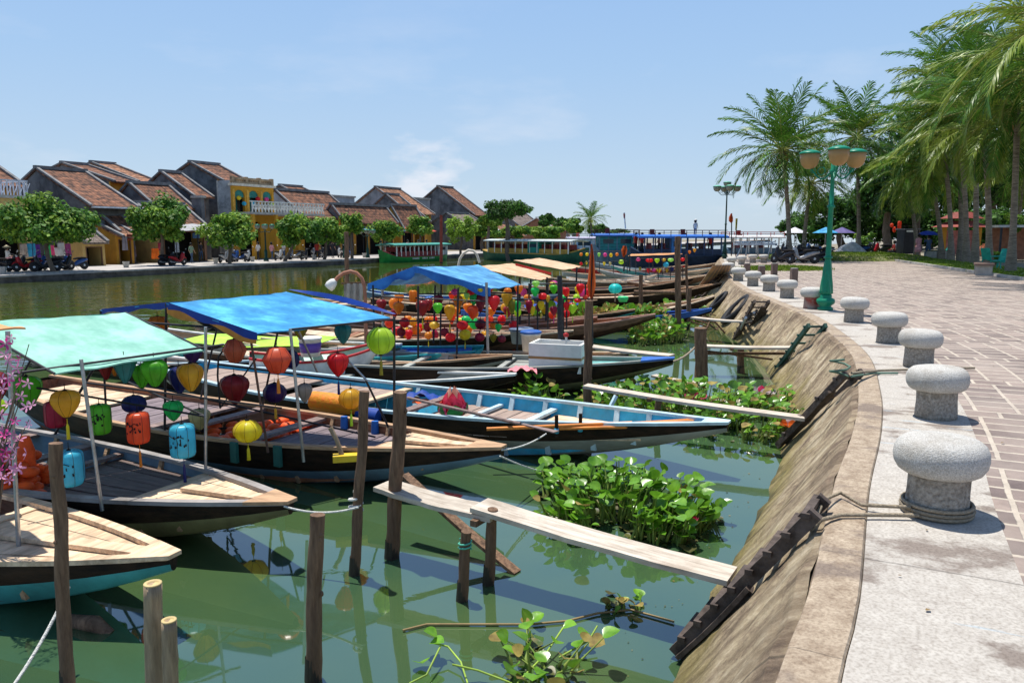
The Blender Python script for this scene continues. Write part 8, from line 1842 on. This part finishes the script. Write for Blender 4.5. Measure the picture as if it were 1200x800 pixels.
# metal gangway frame by the far bollards
t = thing('metal_gangway', 'pale metal A-frame gangway between the blue bow and the scooters', 'gangway', P(880, 306, ZQ)); o = t.location; Y = o.y
for x0, y0, x1, y1 in ((861, 306, 872, 283), (898, 306, 905, 284), (874, 300, 876, 284), (888, 300, 888, 284)):
    b = MB(); b.tube([Q(x0, y0, Y)-o, Q(x1, y1, Y)-o], .05, 6); b.build('leg', STEEL, t)
b = MB(); b.bar(Q(862, 286, Y)-o, Q(908, 286, Y)-o, .9, .12); b.bar(Q(862, 283.5, Y)-o, Q(908, 283.5, Y)-o, .06, .06); b.build('deck', M('gangway_deck', (.45, .5, .55), .6), t)

# ------------------------------------------------------------------ park furniture on the right
p = P(1152, 322, ZQ); t = thing('concrete_bench', 'low grey concrete bench block with brown plank top beside the kerb', 'bench', p, R(60))
b = MB(); b.span((-.8, -.3, 0), (-.45, .3, .42), 0, 1); b.build('support', CONC, t); b = MB(); b.span((.1, -.32, 0), (.85, .32, .42), 0, 1); b.build('support', CONC, t); b = MB(); b.span((-.95, -.36, .42), (.95, .36, .50), 0, 1); b.build('top_board', M('bench_brown', (.22, .14, .11), .8), t)
def chair(lab, p, rz, m):
    t = thing('garden_chair', lab, 'chair', p, rz, 'turquoise garden chairs'); b = MB(); b.sheet(lambda u, v: (-.25+.5*u, -.28+.56*v, .42-.05*math.sin(PI*u)), 4, 4, .03); b.build('seat', m, t)
    b = MB(); b.bar((-.25, 0, .42), (-.45, 0, 1.0), .5, .03, up=(1, 0, 0)); b.build('backrest', m, t)
    for sx in (-.22, .22):
        for sy in (-.26, .26): b = MB(); b.bar((sx, sy, 0), (sx, sy, .42), .04, .04); b.build('leg', m, t)
    for sy in (-.29, .29): b = MB(); b.bar((-.32, sy, .62), (.25, sy, .62), .05, .03); b.build('armrest', m, t)
CH = M('chair_turquoise', (.02, .36, .28), .5)
chair('turquoise garden chair against the thick palm trunk', P(1170, 316, ZQ), R(200), CH); chair('turquoise garden chair farther back near the walkers', P(1104, 303, ZQ), R(170), CH); chair('turquoise garden chair left of the thick palm trunk', P(1160, 314, ZQ), R(20), CH)
p = P(1098, 304, ZQ); t = thing('concrete_planter', 'grey concrete planter block right of the blue umbrella', 'planter', p, .2); b = MB(); b.span((-.7, -.4, 0), (.7, .4, .55), 0, 1); b.build('box', CONC, t); b = MB(); b.span((-.6, -.3, .55), (.6, .3, .6), 0, 1); b.build('soil', SOIL, t)
JAR = M('terracotta', (.55, .13, .05), .6, col2=(.65, .22, .1), scale=3)
for k, (x, y, s) in enumerate(((1157, 290, 1.), (1166, 290, 1.), (1177, 290, 1.05), (1184, 290, .95), (1172, 284, .9))):
    Y = 56; q = Q(x, y, Y); q.z = ZQ if k < 4 else ZQ+.62
    t = thing('clay_jar', 'orange clay jar at the right beyond the palms, %s from the left' % (NO[k] if k < 4 else 'topmost'), 'jar', q, 0, 'orange clay jars'); b = MB(); b.lathe([(.3*s, 0), (.5*s, .2), (.58*s, .45), (.5*s, .75), (.3*s, .92), (.33*s, .98)], seg=18); b.build('jar', JAR, t); b = MB(); b.lathe([(.3*s, .93), (.001, .96)], seg=14); b.build('lid', JAR, t)
# red gateway pavilion between trunks
p = Q(1124, 296, 62); p.z = ZQ; t = thing('pavilion', 'small red roofed yellow gateway seen between the palm trunks', 'pavilion', p, -.2); t.scale = (.75, .75, .85)
for sx in (-1.7, 1.7): b = MB(); b.span((sx-.25, -.25, 0), (sx+.25, .25, 2.6), 0, 1); b.build('pillar', YEL, t)
for k, (z, w_) in enumerate(((2.6, 2.4), (3.4, 1.8))): b = MB(); b.lathe([(w_*1.25, z), (w_*1.1, z+.08), (w_*.5, z+.6)], (0, 0, 0), 4, smooth=False); b.build('roof', M('roof_red', (.28, .06, .045), .7, seams=[('Z', .12)]), t)
b = MB(); b.span((-1.4, .1, 0), (1.4, .2, 2.3), 0, 1); b.build('door_panel', M('panel_rose', (.5, .2, .18), .8), t)
p = Q(1196, 290, 50); p.z = ZQ; t = thing('market_shed', 'low shed with pale flat roof at the right edge beyond the jars', 'shed', p, -.3)
b = MB(); b.span((-1.6, -1, 2.1), (4, 2, 2.25), 0, 1); b.build('roof', M('shed_roof', (.5, .52, .52), .6), t)
for sx in (-1.4, 1.2, 3.7): b = MB(); b.span((sx-.06, -.9, 0), (sx+.06, -.8, 2.1), 0, 1); b.build('post', DSTL, t)
b = MB(); b.span((-1.4, 1.6, 0), (3.8, 1.75, 2.1), 0, 1); b.build('wall', M('shed_wall', (.35, .16, .1), .8), t)
# dark booth with lanterns
p = Q(1062, 300, 62); p.z = ZQ; t = thing('vendor_booth', 'tall dark vendor booth with white name board standing in the tree shade', 'booth', p, .1)
b = MB(); b.span((-.6, -.5, .1), (.6, .5, 2.0), 0, 1); b.build('body', M('booth_black', (.02, .02, .025), .6), t); b = MB(); b.span((-.7, -.65, 2.0), (.7, .6, 2.1), 0, 1); b.build('roof', M('booth_roof', (.12, .12, .13), .6), t); b = MB(); b.span((-.45, -.53, 1.82), (.45, -.51, 1.96), 0, 1); b.build('name_board', WT, t)
for k, (x, y, h_) in enumerate(((1054, 264, 10), (1048, 269, 7), (1045, 264, 5))):
    lantern(['long red cloth lantern hanging above the dark booth', 'red round lantern left of the long one over the booth', 'small red lantern highest left over the booth'][k], Q(x, y, 63), 2.0*62/900, h_/2*62/900, 'barrel' if k == 0 else 'round', 'vermilion', detail=False)
t = thing('lantern_wire', 'thin wire strung over the promenade carrying red lanterns', 'wire', Q(1040, 262, 63)); b = MB(); b.tube([p_-t.location for p_ in sag(Q(1038, 262, 63), Q(1075, 263, 63), .2)], .015, 4); b.build('wire', BLK, t)
t = thing('tarp_cover', 'pale grey cover thrown over a scooter left of the grass mound', 'cover', P(997, 300, ZQ)); b = MB()
b.grid(lambda u, v: Vector(((u-.5)*2.4, (v-.5)*1.2, 1.05*math.sin(PI*u)**.6*math.sin(PI*v)**.5+.04*math.sin(u*14))), 16, 10); b.build('cloth', M('cover_grey', (.48, .48, .5), .7), t)
for k, (x, y, c, lab) in enumerate(((966, 292, T_BLUE, 'blue parasol top in the market behind the scooters'), (985, 293, M('parasol_violet', (.10, .08, .22), .7), 'violet parasol top behind the scooters'), (930, 290, M('parasol_white', (.6, .6, .62), .7), 'white parasol behind the left palm'))):
    q = Q(x, 300, 66); q.z = ZQ; t = thing('parasol', lab, 'parasol', q, 0, 'market parasols'); b = MB(); b.lathe([(1.15, 1.75), (.001, 2.25)], seg=8, smooth=False); b.lathe([(1.15, 1.74), (.001, 2.22)], seg=8, smooth=False); b.build('canopy', c, t); b = MB(); b.tube([(0, 0, 0), (0, 0, 2.25)], .03, 6); b.build('pole', STEEL, t)

person('visitor in scarlet shirt walking on the far bank between the kiosk and the round tree', P(128, 309, ZF), 1.2, 1.62, 'walk', CRD, CDK)
person('visitor in sage top walking on the far bank right of the red scooter', P(225, 308.5, ZF), BANG, 1.6, 'walk', CGN, CDN)
person('pair member in white on the far bank left of the dark lamp post', P(303, 305, ZF), BANG+3, 1.6, 'walk', CWH, CDK)
person('pair member in rose blouse on the far bank right of the dark lamp post', P(319, 304.5, ZF), BANG, 1.55, 'walk', CP, CDN)
person('visitor in dark clothes on the far bank under the bright street tree', P(390, 302.5, ZF), 1, 1.65, 'walk', CDK, CDK)
person('seated vendor in scarlet beside the scooters at the end of the near promenade', P(1047, 302, ZQ), 3, 1.55, 'sit', CRD, CDK, seated=True)
# fallen leaves and grit on the promenade, scum along the waterline
r = np.random.default_rng(33); n = 500; ii = r.integers(near_i(2), near_i(45), n); dd = np.abs(r.normal(0, 1, n))**1.3*3+.3
pos = np.array([off(int(i), float(min(d, 10)), ZQ+.008) for i, d in zip(ii, dd)])+np.c_[r.uniform(-.15, .15, (n, 2)), np.zeros(n)]; a = r.uniform(0, 6.28, n); fy = np.c_[np.cos(a), np.sin(a), r.uniform(-.05, .2, n)]; fx = unit(np.cross(unit(fy), np.array([0, 0, 1.])))
tag(np_mesh('fallen_leaves', xform(blade_tpl(2, 2, .35)[0], pos, fx, unit(fy), np.cross(fx, unit(fy)), r.uniform(.012, .035, n)).reshape(-1, 3), blade_tpl(2, 2, .35)[1], len(blade_tpl(2, 2, .35)[0]), [M('leaf_litter', (.16, .09, .04), .8, col2=(.34, .24, .10), scale=9)], r.uniform(.6, 1.2, n)), 'dry leaves and grit scattered over the promenade stones', 'leaf litter', kind='stuff')
n = 300; ii = r.integers(near_i(2), near_i(34), n); dd = -.84-np.abs(r.normal(0, .16, n)); pos = np.array([off(int(i), float(d)-.12, .006) for i, d in zip(ii, dd)])+np.c_[r.uniform(-.2, .1, (n, 2)), np.zeros(n)]; a = r.uniform(0, 6.28, n); fy = np.c_[np.cos(a), np.sin(a), np.zeros(n)]; fx = unit(np.cross(fy, np.array([0, 0, 1.])))
tag(np_mesh('floating_debris', xform(blade_tpl(2, 2, .4)[0]*np.array([1, 1, .1]), pos, fx, fy, np.cross(fx, fy), r.uniform(.006, .03, n)).reshape(-1, 3), blade_tpl(2, 2, .4)[1], len(blade_tpl(2, 2, .4)[0]), [HYD, HYW], r.uniform(.5, 1.2, n), midx=(r.random(n) < .5).astype(int)), 'bits of leaf and scum floating along the foot of the sloping wall', 'debris', kind='stuff')
